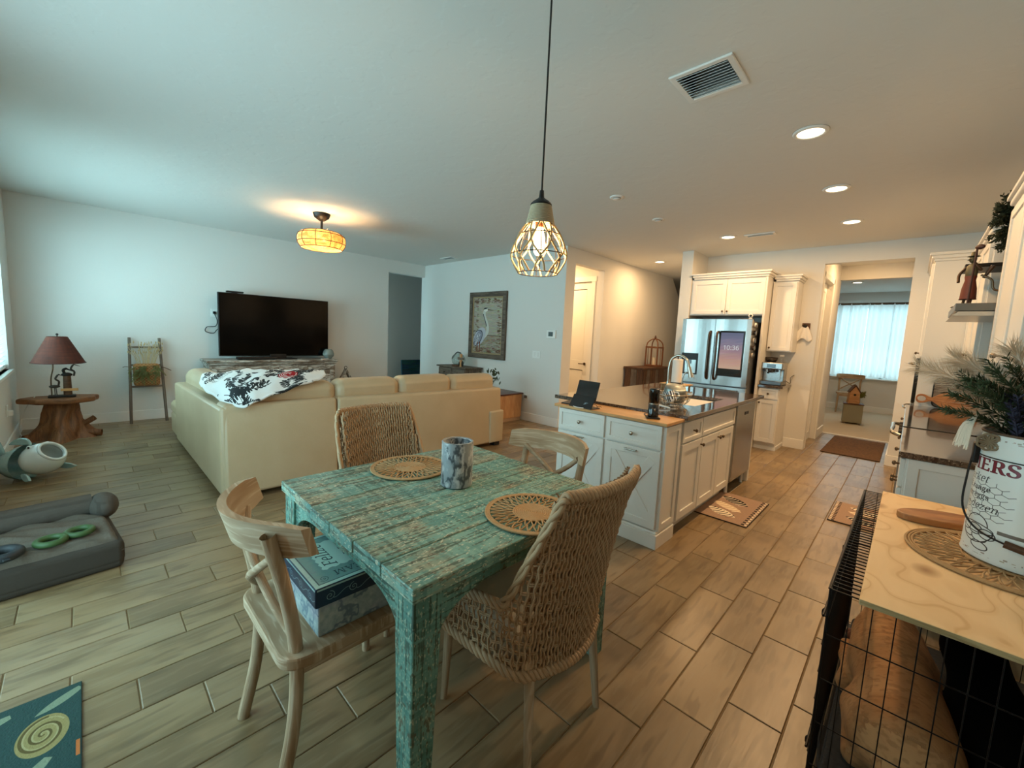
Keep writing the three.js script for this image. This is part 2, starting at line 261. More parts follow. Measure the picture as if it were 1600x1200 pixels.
{ // sliding glass door behind the photographer
  const d = structGroup('door_1'), [x0, x1, y0, y1] = DR, xm = (x0 + x1) / 2;
  obj('frame', [b2(x0, x1, y1 - 0.06, y1, 0.62, 0.72), b2(x0, x0 + 0.06, 0, y1, 0.62, 0.72), b2(x1 - 0.06, x1, 0, y1, 0.62, 0.72), b2(x0, x1, 0, 0.03, 0.62, 0.72), b2(xm - 0.05, xm + 0.05, 0, y1, 0.62, 0.72)], M.trim, d);
  obj('pane', [b2(x0 + 0.06, xm - 0.05, 0.03, y1 - 0.06, 0.67, 0.674, 0)], M.glass, d); obj('pane', [b2(xm + 0.05, x1 - 0.06, 0.03, y1 - 0.06, 0.67, 0.674, 0)], M.glass, d);
}
{ // far room window behind sheer curtains
  const wn = structGroup('window_2'), [x0, x1, y0, y1] = W2;
  obj('frame', [b2(x0, x1, y0, y0 + 0.06, -12.99, -12.92), b2(x0, x1, y1 - 0.06, y1, -12.99, -12.92), b2(x0, x0 + 0.06, y0, y1, -12.99, -12.92), b2(x1 - 0.06, x1, y0, y1, -12.99, -12.92), b2(x0, x1, 1.62, 1.68, -12.99, -12.92), b2(x0, x1, 2.02, 2.04, -12.98, -12.95), b2(-0.53, -0.47, y0, y1, -12.99, -12.92)], M.trim, wn);
  obj('pane', [b2(x0 + 0.06, x1 - 0.06, y0 + 0.06, y1 - 0.06, -12.975, -12.973, 0)], M.glass, wn);
  obj('sill', [b2(x0 - 0.05, x1 + 0.05, y0 - 0.03, y0, -12.9, -12.78)], M.trim, wn);
}
function shaker(w, h, m, t = 0.02, rail = 0.055, mt) { // recessed-panel front, lower left at 0,0, face at z = t
  const b = 0.004, inn = [[rail, rail], [w - rail, rail], [w - rail, h - rail], [rail, h - rail]];
  const fr = ext(shape([[0, 0], [w, 0], [w, h], [0, h]], [inn]), t, 0.0025); return [muv(fr), b2(rail - 0.003, w - rail + 0.003, rail - 0.003, h - rail + 0.003, 0, t - 0.009, 0)];
}
{ // panelled door in the side hall
  const d = structGroup('door_2');
  const W = 0.81, H = 2.42, fr = ext(shape([[0, 0], [W, 0], [W, H], [0, H]], [[[0.11, 0.2], [W - 0.11, 0.2], [W - 0.11, 0.84], [0.11, 0.84]], [[0.11, 1.02], [W - 0.11, 1.02], [W - 0.11, H - 0.12], [0.11, H - 0.12]]]), 0.035, 0.006);
  obj('door_leaf', [tf(muv(fr), { at: [-5.04, 0.005, -6.37] })], M.trim, d);
  const pn = (y0, y1) => tf(ext([[0, 0], [W - 0.23, 0], [W - 0.23, y1 - y0 - 0.01], [0, y1 - y0 - 0.01]], 0.024, 0.01), { at: [-4.925, y0 + 0.005, -6.37] });
  obj('panel', [muv(pn(0.2, 0.84))], M.trim, d); obj('panel', [muv(pn(1.02, 2.3))], M.trim, d);
  obj('casing', [b2(-5.12, -5.04, 0, 2.5, -6.325, -6.3), b2(-4.23, -4.15, 0, 2.5, -6.325, -6.3), b2(-5.14, -4.13, 2.43, 2.52, -6.325, -6.295)], M.trim, d);
  obj('handle', [cy(0.025, 0.025, 0.012, 0, 0, 0), rod([0, 0, 0], [0, 0.045, 0], 0.009), rod([0, 0.045, 0], [-0.1, 0.045, 0], 0.009)].map((g) => tf(g, { rx: PI / 2, at: [-4.3, 0.96, -6.33] })), M.knob, d);
}
{ // door standing in the corridor's left wall
  const d = structGroup('door_3');
  obj('casing', [b2(-1.0, -0.982, 0, 2.5, -8.1, -8.03), b2(-1.0, -0.982, 0, 2.5, -7.165, -7.122), b2(-1.0, -0.982, 2.42, 2.5, -8.1, -7.122)], M.trim, d);
  obj('door_leaf', shaker(0.86, 2.41, M.trim, 0.035, 0.12).map((g) => tf(g, { ry: PI / 2, at: [-1.1, 0.005, -7.165] })), M.trim, d);
}
// ------------------------------------------------------------------ ceiling fittings
function canLight(x, z, label, power, y = CH) {
  const t = thing('recessed_light', label, 'ceiling light', [x, y, z]);
  obj('trim_ring', [lathe([[0.072, -0.004], [0.076, -0.012], [0.09, -0.012], [0.098, -0.004], [0.1, 0.0], [0.07, 0.0]], 40)], M.trim, t);
  obj('lens', [cy(0.072, 0.072, 0.004, 0, -0.004, 0, 32)], std(0xffffff, 0.5, { emissive: new THREE.Color(1, 0.8, 0.5), emissiveIntensity: 7 }), t);
  const l = new THREE.RectAreaLight(WARM, power / 0.0081, 0.09, 0.09); l.name = 'recessed_lamp'; l.position.set(x, y - 0.016, z); l.lookAt(x, 0, z); scene.add(l);
}
const CP = 6.8;
canLight(-0.625, -3.30, 'round recessed ceiling light nearest the big return vent', CP);
canLight(-0.626, -4.55, 'round recessed ceiling light, middle one of the row over the kitchen aisle', CP);
canLight(-0.627, -5.79, 'round recessed ceiling light in the aisle row nearest the corridor opening', CP);
canLight(-1.87, -5.81, 'round recessed ceiling light in front of the refrigerator, beside a small vent', CP);
canLight(-3.33, -7.00, 'round recessed ceiling light in the hall beyond the yellow-lit wall', CP * 1.0);
canLight(-0.963, -10.9, 'round ceiling light in the far room before the curtained window', CP * 0.5);
canLight(-0.55, -7.95, 'round recessed ceiling light inside the corridor before the far room', CP * 0.7);
canLight(-4.9, -5.75, 'round recessed ceiling light in the side hall with the panelled door', CP * 1.5);
function vent(x, z, w, d, n, label, along = 'x') {
  const t = thing('ceiling_vent', label, 'vent', [x, CH, z]), f = 0.03;
  obj('frame', [ext(shape([[-w / 2, -d / 2], [w / 2, -d / 2], [w / 2, d / 2], [-w / 2, d / 2]], [[[-w / 2 + f, -d / 2 + f], [w / 2 - f, -d / 2 + f], [w / 2 - f, d / 2 - f], [-w / 2 + f, d / 2 - f]]]), 0.012, 0.004).rotateX(PI / 2)], M.trim, t);
  { const a = w / 2 - f, b = d / 2 - f, H = 0.22, e = 0.003; obj('duct', [b2(-a, a, H, H + e, -b, b, 0), b2(-a - e, -a, 0.02, H, -b, b, 0), b2(a, a + e, 0.02, H, -b, b, 0), b2(-a, a, 0.02, H, -b - e, -b, 0), b2(-a, a, 0.02, H, b, b + e, 0)], std(0xa8acac, 0.5, { metalness: 0.4 }), t); }
  const sl = along === 'x' ? bx(w - 2 * f, 0.002, 0.028, 0, 0, 0, 0) : bx(0.022, 0.002, d - 2 * f, 0, 0, 0, 0), m = std(0xd4dadb, 0.5);
  for (let i = 0; i < n; i++) { const s = new THREE.Mesh(sl, m); s.name = 'slat'; const q = (i + 0.5) / n - 0.5; if (along === 'x') { s.position.set(0, -0.008, q * (d - 2 * f)); s.rotation.x = 0.6; } else { s.position.set(q * (w - 2 * f), -0.008, 0); s.rotation.z = -0.6; } t.add(s); }
}
vent(-0.924, -2.345, 0.31, 0.30, 10, 'large square white ceiling vent with grey slats above the dining side');
vent(-1.52, -5.88, 0.34, 0.12, 3, 'narrow ceiling vent beside the recessed light near the refrigerator');
vent(-6.46, -4.83, 0.34, 0.16, 3, 'small ceiling vent in the corner over the hall opening');
for (const [x, z, l] of [[-2.24, -3.673, 'round white ceiling disc nearer the pendant lamp'], [-2.247, -4.604, 'round white ceiling disc nearer the kitchen column']]) {
  const t = thing('smoke_detector', l, 'detector', [x, CH, z]); obj('base', [lathe([[0, -0.012], [0.055, -0.012], [0.066, -0.006], [0.068, 0]], 32)], M.trim, t); obj('cover', [lathe([[0, -0.024], [0.03, -0.023], [0.04, -0.012], [0, -0.012]], 32)], M.white, t);
}

// ------------------------------------------------------------------ kitchen
const graniteMap = ptex(512, 512, (u, v) => { const a = fbm(u, v, 60, 60, 3, 201), b = fbm(u, v, 12, 12, 3, 203), c = vnoise(u * 90, v * 90, 90, 90, 207); let k = mix3([58, 46, 38], [96, 80, 66], sstep(0.35, 0.65, a)); k = mix3(k, [30, 24, 22], sstep(0.55, 0.7, b) * 0.7); return c > 0.86 ? [150, 134, 116] : k; }, true, 0.5);
const granite = phys(0xffffff, 0.12, { map: graniteMap, clearcoat: 0.5, clearcoatRoughness: 0.04 });
const knob = (p, x, y, z, dx, dz, m = M.knob, r = 0.014) => { const d = V3(dx, 0, dz); obj('knob', [rod([x, y, z], [x + dx * 0.018, y, z + dz * 0.018], 0.006), ball(r, x + dx * 0.024, y, z + dz * 0.024, dx ? 0.7 : 1, 1, dz ? 0.7 : 1, 14)], m, p); };
const px = (gs, X, y, z) => gs.map((g) => tf(g, { ry: PI / 2, at: [X, y, z] }));   // front that looks to +x; its lower corner at z, running to -z
const nx = (gs, X, y, z) => gs.map((g) => tf(g, { ry: -PI / 2, at: [X, y, z] }));  // front that looks to -x; running to +z
const pz = (gs, x, y, Z) => gs.map((g) => tf(g, { at: [x, y, Z] }));
function crown(x0, x1, z0, z1, y, sides = 'fb') { // stepped crown moulding round a cabinet top, overhanging on every side but the wall's
  return [b2(x0 - 0.012, x1 + 0.012, y, y + 0.025, z0, z1 + 0.012, 0.004), b2(x0 - 0.03, x1 + 0.03, y + 0.022, y + 0.06, z0, z1 + 0.03, 0.012), b2(x0 - 0.045, x1 + 0.045, y + 0.056, y + 0.08, z0, z1 + 0.045, 0.004)];
}
{ // refrigerator
  const t = thing('refrigerator', 'stainless french-door refrigerator with a lit screen in its right door', 'refrigerator', [-2.02, 0, -6.95]);
  obj('case', [b2(-0.455, 0.455, 0.03, 1.755, 0, 0.76, 0.01)], M.steelDark, t);
  const bowed = (x0, x1, y0, y1) => { const s = new THREE.Shape(), n = 8; s.moveTo(x0, 0); for (let i = 0; i <= n; i++) { const u = i / n; s.lineTo(lerp(x0, x1, u), -(0.06 + 0.016 * Math.sin(PI * u) ** 0.6)); } s.lineTo(x1, 0); const g = ext(s, y1 - y0, 0.003); g.rotateX(-PI / 2); return muv(tf(g, { at: [0, y0, 0.775] }), 'y'); };
  const dl = obj('door', [bowed(-0.455, -0.003, 0.865, 1.775)], M.steel, t), dr = obj('door', [bowed(0.003, 0.455, 0.865, 1.775)], M.steel, t);
  for (const [y0, y1] of [[0.45, 0.85], [0.05, 0.44]]) { const d = obj('drawer', [bowed(-0.455, 0.455, y0, y1)], M.steel, t); obj('handle', [rod([-0.36, y1 - 0.05, 0.9], [0.36, y1 - 0.05, 0.9], 0.011), rod([-0.34, y1 - 0.05, 0.85], [-0.34, y1 - 0.05, 0.9], 0.008), rod([0.34, y1 - 0.05, 0.85], [0.34, y1 - 0.05, 0.9], 0.008)], M.steelDark, d); }
  for (const [d, s] of [[dl, -1], [dr, 1]]) obj('handle', [tube([[s * 0.05, 0.94, 0.845], [s * 0.05, 0.96, 0.885], [s * 0.052, 1.27, 0.9], [s * 0.05, 1.58, 0.885], [s * 0.05, 1.6, 0.845]], 0.016, 40, 12)], std(0x5c5048, 0.2, { metalness: 1 }), d);
  const sc = obj('screen', [b2(0.075, 0.39, 0.995, 1.615, 0.848, 0.858, 0.006)], M.blackGloss, t);
  const pic = ctex(512, 900, (g, w, h) => {
    const k = g.createLinearGradient(0, 0, 0, h); for (const [o, c] of [[0, '#6d6a8c'], [0.25, '#8b7f9e'], [0.5, '#b58a98'], [0.75, '#e0a690'], [1, '#efc2a2']]) k.addColorStop(o, c); g.fillStyle = k; g.fillRect(0, 0, w, h);
    for (let i = 0; i < 40; i++) { g.fillStyle = `rgba(${200 + rnd() * 55 | 0},${150 + rnd() * 60 | 0},${150 + rnd() * 50 | 0},0.12)`; g.beginPath(); g.ellipse(rnd() * w, h * (0.1 + 0.9 * rnd()), 60 + rnd() * 180, 8 + rnd() * 26, -0.15, 0, 7); g.fill(); }
    g.fillStyle = '#fff'; g.font = '150px sans-serif'; g.textAlign = 'center'; g.fillText('10:36', w / 2, h * 0.47);
  });
  obj('display', [new THREE.PlaneGeometry(0.28, 0.49).translate(0.233, 1.345, 0.8587)], std(0x000000, 0.3, { emissive: 0xffffff, emissiveMap: pic, emissiveIntensity: 0.55 }), sc);
  const dp = obj('dispenser', [ext(shape([[-0.425, 0.98], [-0.19, 0.98], [-0.19, 1.285], [-0.425, 1.285]], [[[-0.40, 1.0], [-0.215, 1.0], [-0.215, 1.19], [-0.4, 1.19]]]), 0.014, 0.003).translate(0, 0, 0.842)], M.black, t);
  obj('niche', [b2(-0.4, -0.215, 1.0, 1.19, 0.838, 0.846, 0)], std(0x45474a, 0.4), dp); obj('nozzle', [b2(-0.335, -0.28, 1.13, 1.19, 0.845, 0.862)], M.steelDark, dp);
  obj('top_hinge', [b2(-0.43, -0.3, 1.755, 1.785, 0.64, 0.8), b2(0.3, 0.43, 1.755, 1.785, 0.64, 0.8)], M.black, t);
}
{ const t = thing('security_camera', 'small white round camera on top of the refrigerator corner', 'camera', [-1.62, 1.785, -6.22]); obj('body', [ball(0.028, 0, 0.04, 0), cy(0.02, 0.024, 0.012, 0, 0.006, 0), cy(0.006, 0.006, 0.03, 0, 0.02, 0)], M.white, t); obj('lens', [ball(0.017, 0.004, 0.042, 0.02, 1, 1, 0.6)], M.blackGloss, t); }
{ // tins on the refrigerator's side
  const tins = [[1.70, 0xe8e2d6, 'white spice tin at the top of the row on the refrigerator side'], [1.60, 0x2a2420, 'black spice tin second from the top on the refrigerator side'], [1.50, 0xd9cfc0, 'cream spice tin in the middle of the row on the refrigerator side'], [1.40, 0x4a3424, 'brown spice tin fourth down the row on the refrigerator side'], [1.30, 0xe0d8ca, 'pale spice tin at the bottom of the row on the refrigerator side']];
  for (const [y, c, label] of tins) { const t = thing('spice_tin', label, 'tin', [-1.564, y, -6.235], 0, 'spice tins on the refrigerator side'); obj('body', [tf(cy(0.03, 0.03, 0.02, 0, 0, 0, 20), { rz: PI / 2, at: [0.011, 0, 0] })], std(c, 0.4), t); obj('lid', [tf(cy(0.032, 0.032, 0.008, 0, 0, 0, 20), { rz: PI / 2, at: [0.025, 0, 0] })], M.steelDark, t); }
}
{ // wall cabinet over the refrigerator with its tall end panel
  const t = thing('upper_cabinet', 'white two-door wall cabinet above the refrigerator with crown moulding', 'cabinet', [0, 0, 0]);
  obj('carcass', [b2(-2.515, -1.53, 1.845, 2.37, -6.995, -6.425, 0.003)], M.cab, t);
  for (const [x, k] of [[-2.49, 1], [-2.005, 0]]) { const d = obj('door', pz(shaker(0.478, 0.485, M.cab), x, 1.86, -6.424), M.cab, t); knob(d, k ? x + 0.45 : x + 0.028, 1.9, -6.404, 0, 1); }
  obj('crown', crown(-2.47, -1.505, -6.995, -6.41, 2.37), M.cab, t);
  obj('end_panel', [b2(-1.53, -1.503, 0.0, 2.37, -6.995, -6.41, 0.002)], M.cab, t);
}
{
  const t = thing('upper_cabinet', 'narrow tall white wall cabinet above the espresso machine', 'cabinet', [0, 0, 0]);
  obj('carcass', [b2(-1.5, -1.2, 1.365, 2.325, -6.995, -6.685, 0.003)], M.cab, t);
  const d = obj('door', pz(shaker(0.276, 0.925, M.cab, 0.02, 0.05), -1.49, 1.38, -6.684), M.cab, t); knob(d, -1.462, 1.415, -6.664, 0, 1);
  obj('crown', crown(-1.452, -1.2, -6.995, -6.67, 2.325), M.cab, t);
}
{
  const t = thing('base_cabinet', 'small white base cabinet with one drawer and door under the espresso machine', 'cabinet', [0, 0, 0]);
  obj('carcass', [b2(-1.5, -1.24, 0.1, 0.87, -6.995, -6.49, 0.003), b2(-1.5, -1.24, 0, 0.1, -6.995, -6.55, 0.002)], M.cab, t);
  const dr = obj('drawer', pz(shaker(0.235, 0.145, M.cab, 0.02, 0.03), -1.488, 0.715, -6.489), M.cab, t); knob(dr, -1.37, 0.787, -6.469, 0, 1);
  const d = obj('door', pz(shaker(0.235, 0.585, M.cab, 0.02, 0.05), -1.488, 0.115, -6.489), M.cab, t); knob(d, -1.465, 0.66, -6.469, 0, 1);
  obj('base_trim', [b2(-1.24, -1.228, 0, 0.06, -6.995, -6.54, 0.003), b2(-1.5, -1.228, 0, 0.05, -6.55, -6.538, 0.003)], M.trim, t);
  const c = obj('countertop', [b2(-1.502, -1.205, 0.87, 0.905, -6.995, -6.445, 0.004)], granite); c.userData = { label: 'short dark granite countertop under the espresso machine', category: 'countertop' };
}
{ // espresso machine
  const t = thing('espresso_machine', 'brushed steel espresso machine on the short granite counter', 'coffee machine', [-1.375, 0.905, -6.68]);
  obj('body', [b2(-0.13, 0.13, 0.03, 0.31, -0.15, 0.02, 0.012), b2(-0.13, 0.13, 0.215, 0.31, 0.0, 0.15, 0.015)], M.steel, t);
  obj('drip_tray', [b2(-0.135, 0.135, 0.0, 0.055, -0.15, 0.17, 0.01)], M.steelDark, t);
  obj('control_panel', [b2(-0.06, 0.045, 0.235, 0.285, 0.149, 0.154, 0.002)], M.blackGloss, t);
  obj('side_guard', [b2(-0.142, -0.13, 0.03, 0.27, -0.15, 0.15, 0.003)], M.black, t);
  const pf = obj('portafilter', [cy(0.033, 0.03, 0.045, -0.02, 0.19, 0.1)], M.steelDark, t); obj('handle', [rod([-0.02, 0.185, 0.13], [-0.02, 0.17, 0.24], 0.012)], M.black, pf);
  for (const x of [-0.085, 0.07]) obj('dial', [rod([x, 0.2, 0.15], [x, 0.2, 0.17], 0.02)], M.black, t);
  obj('steam_wand', [tube([[0.1, 0.22, 0.1], [0.11, 0.16, 0.13], [0.108, 0.07, 0.14]], 0.005, 12, 6)], M.steel, t);
  obj('bean_hopper', [lathe([[0, 0.31], [0.055, 0.31], [0.075, 0.34], [0.08, 0.375], [0, 0.38]], 24).translate(-0.06, 0, -0.06)], phys(0x241a14, 0.2), t);
  obj('cord', [tube([[0.13, 0.06, -0.1], [0.19, 0.03, -0.08], [0.17, 0.1, -0.2], [0.19, 0.14, -0.31]], 0.004, 24, 6)], M.black, t);
}
{ const t = thing('glass_jar', 'small clear glass jar with a light lid on the espresso machine', 'jar', [-1.31, 1.217, -6.74]); obj('body', [lathe([[0, 0.002], [0.028, 0.002], [0.03, 0.01], [0.03, 0.07], [0.022, 0.085]], 20)], phys(0xffffff, 0.05, { transmission: 1, thickness: 0 }), t); obj('lid', [cy(0.026, 0.026, 0.02, 0, 0.093, 0)], M.white, t); }
{ // cloth on a wall hook
  const t = thing('tea_towel', 'white tea towel hanging from a brown wall plaque beside the corridor opening', 'towel', [-1.12, 0, -6.998]);
  obj('plaque', [b2(-0.04, 0.055, 1.67, 1.775, 0.0, 0.018)], M.brownWood, t);
  obj('cloth', [grid(36, 24, (u, v) => { const s = lerp(0.03, 0.115, v ** 0.8), a = (u - 0.5) * 2; return [a * s * 1 - 0.02 * v, 1.745 - 0.21 * v - 0.03 * Math.sin(u * 9) * v + 0.05 * a * a * (v - 0.3), 0.03 + 0.018 * Math.sin(u * 15 + 1) * v + 0.02 * (1 - a * a)]; })], std(0xf0ece4, 0.9, { side: THREE.DoubleSide }), t);
  obj('hook', [tube([[0, 1.73, 0.015], [0, 1.735, 0.05], [-0.005, 1.76, 0.055]], 0.006, 12, 6), ball(0.028, 0.0, 1.735, 0.045, 1, 0.9, 0.6)], M.iron, t);
}
{ // island
  const t = thing('kitchen_island', 'white kitchen island with shaker doors and dark bronze knobs', 'kitchen island', [0, 0, 0]), X = -1.145;
  obj('carcass', [b2(-1.78, X, 0.105, 0.873, -4.19, -2.95, 0.003), b2(-1.78, -1.75, 0.0, 0.873, -4.85, -2.95, 0.003), b2(-1.78, X + 0.018, 0.0, 0.873, -4.86, -4.81, 0.003)], M.cab, t);
  obj('toe_kick', [b2(-1.75, X - 0.06, 0, 0.105, -4.19, -2.95, 0)], M.cab, t);
  const D = (n, z, w, y, h, r, k) => { const d = obj(n, px(shaker(w, h, M.cab, 0.02, r), X, y, z), M.cab, t); for (const kz of k) knob(d, X + 0.02, kz[1], kz[0], 1, 0); };
  D('drawer', -2.965, 0.37, 0.7, 0.15, 0.03, [[-3.15, 0.775]]); D('drawer', -3.35, 0.82, 0.7, 0.15, 0.03, []);
  D('door', -2.965, 0.385, 0.115, 0.57, 0.06, [[-3.325, 0.64]]); D('door', -3.36, 0.385, 0.115, 0.57, 0.06, [[-3.72, 0.64]]); D('door', -3.755, 0.39, 0.115, 0.57, 0.06, [[-3.79, 0.64]]);
  const c = thing('countertop', 'long dark polished granite countertop of the island with a sink cut into it', 'countertop', [0, 0, 0]);
  const sh = ext(shape([[-2.3, 2.952], [-1.1, 2.952], [-1.1, 5.04], [-2.3, 5.04]], [[[-1.62, 3.5], [-1.26, 3.5], [-1.26, 4.24], [-1.62, 4.24]]]), 0.032, 0.004); sh.rotateX(-PI / 2); sh.translate(0, 0.873, 0); obj('slab', [muv(sh, 'z')], granite, c);
  const s = thing('sink', 'stainless steel sink set in the dark granite island counter', 'sink', [0, 0, 0]);
  const wall = (a, b, cc, d) => b2(a, b, 0.66, 0.872, cc, d, 0.002);
  obj('basin', [wall(-1.64, -1.622, -4.26, -3.48), wall(-1.258, -1.24, -4.26, -3.48), wall(-1.622, -1.258, -3.498, -3.48), wall(-1.622, -1.258, -4.26, -4.242), b2(-1.622, -1.258, 0.65, 0.664, -4.242, -3.498, 0)], std(0x8d8a84, 0.38, { metalness: 1 }), s);
  obj('drain', [cy(0.045, 0.045, 0.006, -1.44, 0.667, -3.87)], M.steelDark, s);
}
{ const t = thing('dishwasher', 'brushed steel dishwasher built into the end of the island', 'dishwasher', [0, 0, 0]); obj('tub', [b2(-1.74, -1.15, 0.1, 0.86, -4.795, -4.2, 0.004)], M.steelDark, t); obj('door', [muv(b2(-1.15, -1.118, 0.13, 0.865, -4.795, -4.2, 0.006), 'y')], M.steel, t); obj('pocket_handle', [b2(-1.119, -1.114, 0.755, 0.785, -4.56, -4.44, 0.002)], M.black, t); obj('foot', [cy(0.015, 0.018, 0.1, -1.17, 0.05, -4.74, 12)], M.white, t); obj('foot', [cy(0.015, 0.018, 0.1, -1.17, 0.05, -4.25, 12)], M.white, t); }
{ // faucets
  const t = thing('kitchen_faucet', 'tall brushed nickel gooseneck faucet behind the island sink', 'faucet', [-1.715, 0.905, -4.0]);
  obj('body', [lathe([[0, 0], [0.03, 0], [0.03, 0.008], [0.022, 0.014], [0.021, 0.12], [0.016, 0.14]], 24)], M.nickel, t);
  obj('spout', [tube([[0, 0.12, 0], [0, 0.28, 0], [0.02, 0.355, 0], [0.09, 0.395, 0.01], [0.17, 0.36, 0.02], [0.2, 0.28, 0.02]], 0.013, 48, 12)], M.nickel, t);
  obj('spray_head', [rod([0.198, 0.295, 0.02], [0.225, 0.195, 0.022], 0.017, 0.021, 14)], M.nickel, t);
  obj('lever', [rod([0, 0.07, 0], [0.02, 0.075, 0.045], 0.013), rod([0.02, 0.075, 0.045], [0.04, 0.16, 0.07], 0.006)], M.nickel, t);
  const f = thing('filter_faucet', 'small thin gooseneck water faucet beside the tall one', 'faucet', [-1.71, 0.905, -4.34]);
  obj('base', [cy(0.016, 0.018, 0.03, 0, 0.015, 0)], M.nickel, f); obj('spout', [tube([[0, 0.02, 0], [0, 0.16, 0], [0.03, 0.21, 0], [0.09, 0.21, 0], [0.12, 0.16, 0]], 0.0065, 30, 8)], M.nickel, f);
}
{ // paper towels on a tray
  const t = thing('serving_tray', 'pale footed tray holding the paper towel roll on the island', 'tray', [-1.93, 0.905, -4.72]);
  obj('plate', [b2(-0.15, 0.15, 0.035, 0.05, -0.12, 0.12, 0.006)], M.jute, t); for (const x of [-0.12, 0.12]) for (const z of [-0.09, 0.09]) obj('foot', [cy(0.012, 0.012, 0.036, x, 0.018, z, 10)], M.jute, t);
  const p = thing('paper_towel_roll', 'white upright paper towel roll on a dark round base', 'paper towels', [-1.93, 0.955, -4.72]);
  obj('base', [cy(0.075, 0.08, 0.01, 0, 0.005, 0, 28)], M.black, p); obj('roll', [lathe([[0.02, 0.012], [0.055, 0.012], [0.056, 0.02], [0.056, 0.27], [0.054, 0.28], [0.02, 0.28]], 28)], std(0xf3eee6, 0.95), p); obj('spindle', [rod([0, 0.01, 0], [0, 0.31, 0], 0.008)], M.brownWood, p);
}
{ // dish rack with dishes
  const t = thing('dish_rack', 'oval wire dish basket standing over the near end of the sink', 'dish rack', [-1.385, 0.906, -3.36]);
  const oval = (a, b, y, n = 28) => Array.from({ length: n }, (_, i) => [a * Math.cos(i / n * 2 * PI), y, b * Math.sin(i / n * 2 * PI)]);
  obj('rim', [tube(oval(0.13, 0.2, 0.1), 0.005, 60, 8, true)], M.nickel, t);
  for (const [y, s] of [[0.035, 0.82], [0.065, 0.92]]) obj('wire', [tube(oval(0.13 * s, 0.2 * s, y), 0.002, 60, 6, true)], M.nickel, t);
  for (let i = 0; i < 20; i++) { const a = i / 20 * 2 * PI; obj('wire', [tube([[0.13 * Math.cos(a), 0.1, 0.2 * Math.sin(a)], [0.11 * Math.cos(a), 0.04, 0.17 * Math.sin(a)], [0.07 * Math.cos(a), 0.004, 0.11 * Math.sin(a)]], 0.002, 8, 5)], M.nickel, t); }
  obj('foot_ring', [tube(oval(0.07, 0.11, 0.004), 0.004, 40, 6, true)], M.nickel, t);
  const pot = thing('steel_bowl', 'upturned grey steel pot drying in the dish basket', 'pot', [-1.41, 0.955, -3.41]); obj('body', [tf(lathe([[0.0, 0.115], [0.075, 0.11], [0.085, 0.09], [0.09, 0.0], [0.086, 0.0], [0.08, 0.09], [0, 0.105]], 32), { rz: -0.25, rx: 0.15 })], std(0x9aa19d, 0.35, { metalness: 0.7 }), pot);
  const mg = thing('mug', 'white mug with dark print lying in the dish basket', 'mug', [-1.35, 0.945, -3.26]);
  const print = ctex(512, 128, (g, w, h) => { g.fillStyle = '#f4f2ee'; g.fillRect(0, 0, w, h); g.fillStyle = '#1c2430'; for (let i = 0; i < 12; i++) g.fillRect(i * 44, 30 + (i % 3) * 8, 20, 60 - (i % 2) * 16); });
  obj('cup', [tf(lathe([[0, 0], [0.036, 0.002], [0.04, 0.01], [0.041, 0.09], [0.037, 0.09], [0.035, 0.008], [0, 0.006]], 28), { rz: 0.4 })], std(0xffffff, 0.25, { map: print }), mg); obj('handle', [tf(tube([[0.04, 0.07, 0], [0.068, 0.06, 0], [0.066, 0.03, 0], [0.04, 0.02, 0]], 0.005, 16, 8), { rz: 0.4 })], M.white, mg);
  const gr = thing('box_grater', 'cream framed brown sieve leaning in the dish basket', 'grater', [-1.36, 0.94, -3.5]); obj('frame', [tf(ext(shape([[-0.05, 0], [0.05, 0], [0.045, 0.13], [-0.045, 0.13]], [[[-0.038, 0.012], [0.038, 0.012], [0.034, 0.118], [-0.034, 0.118]]]), 0.012, 0.003), { ry: 1.1, rz: 0.3 })], std(0xe9d9b4, 0.5), gr); obj('sieve', [tf(b2(-0.04, 0.04, 0.01, 0.12, 0.004, 0.008, 0), { ry: 1.1, rz: 0.3 })], M.brownWood, gr);
}
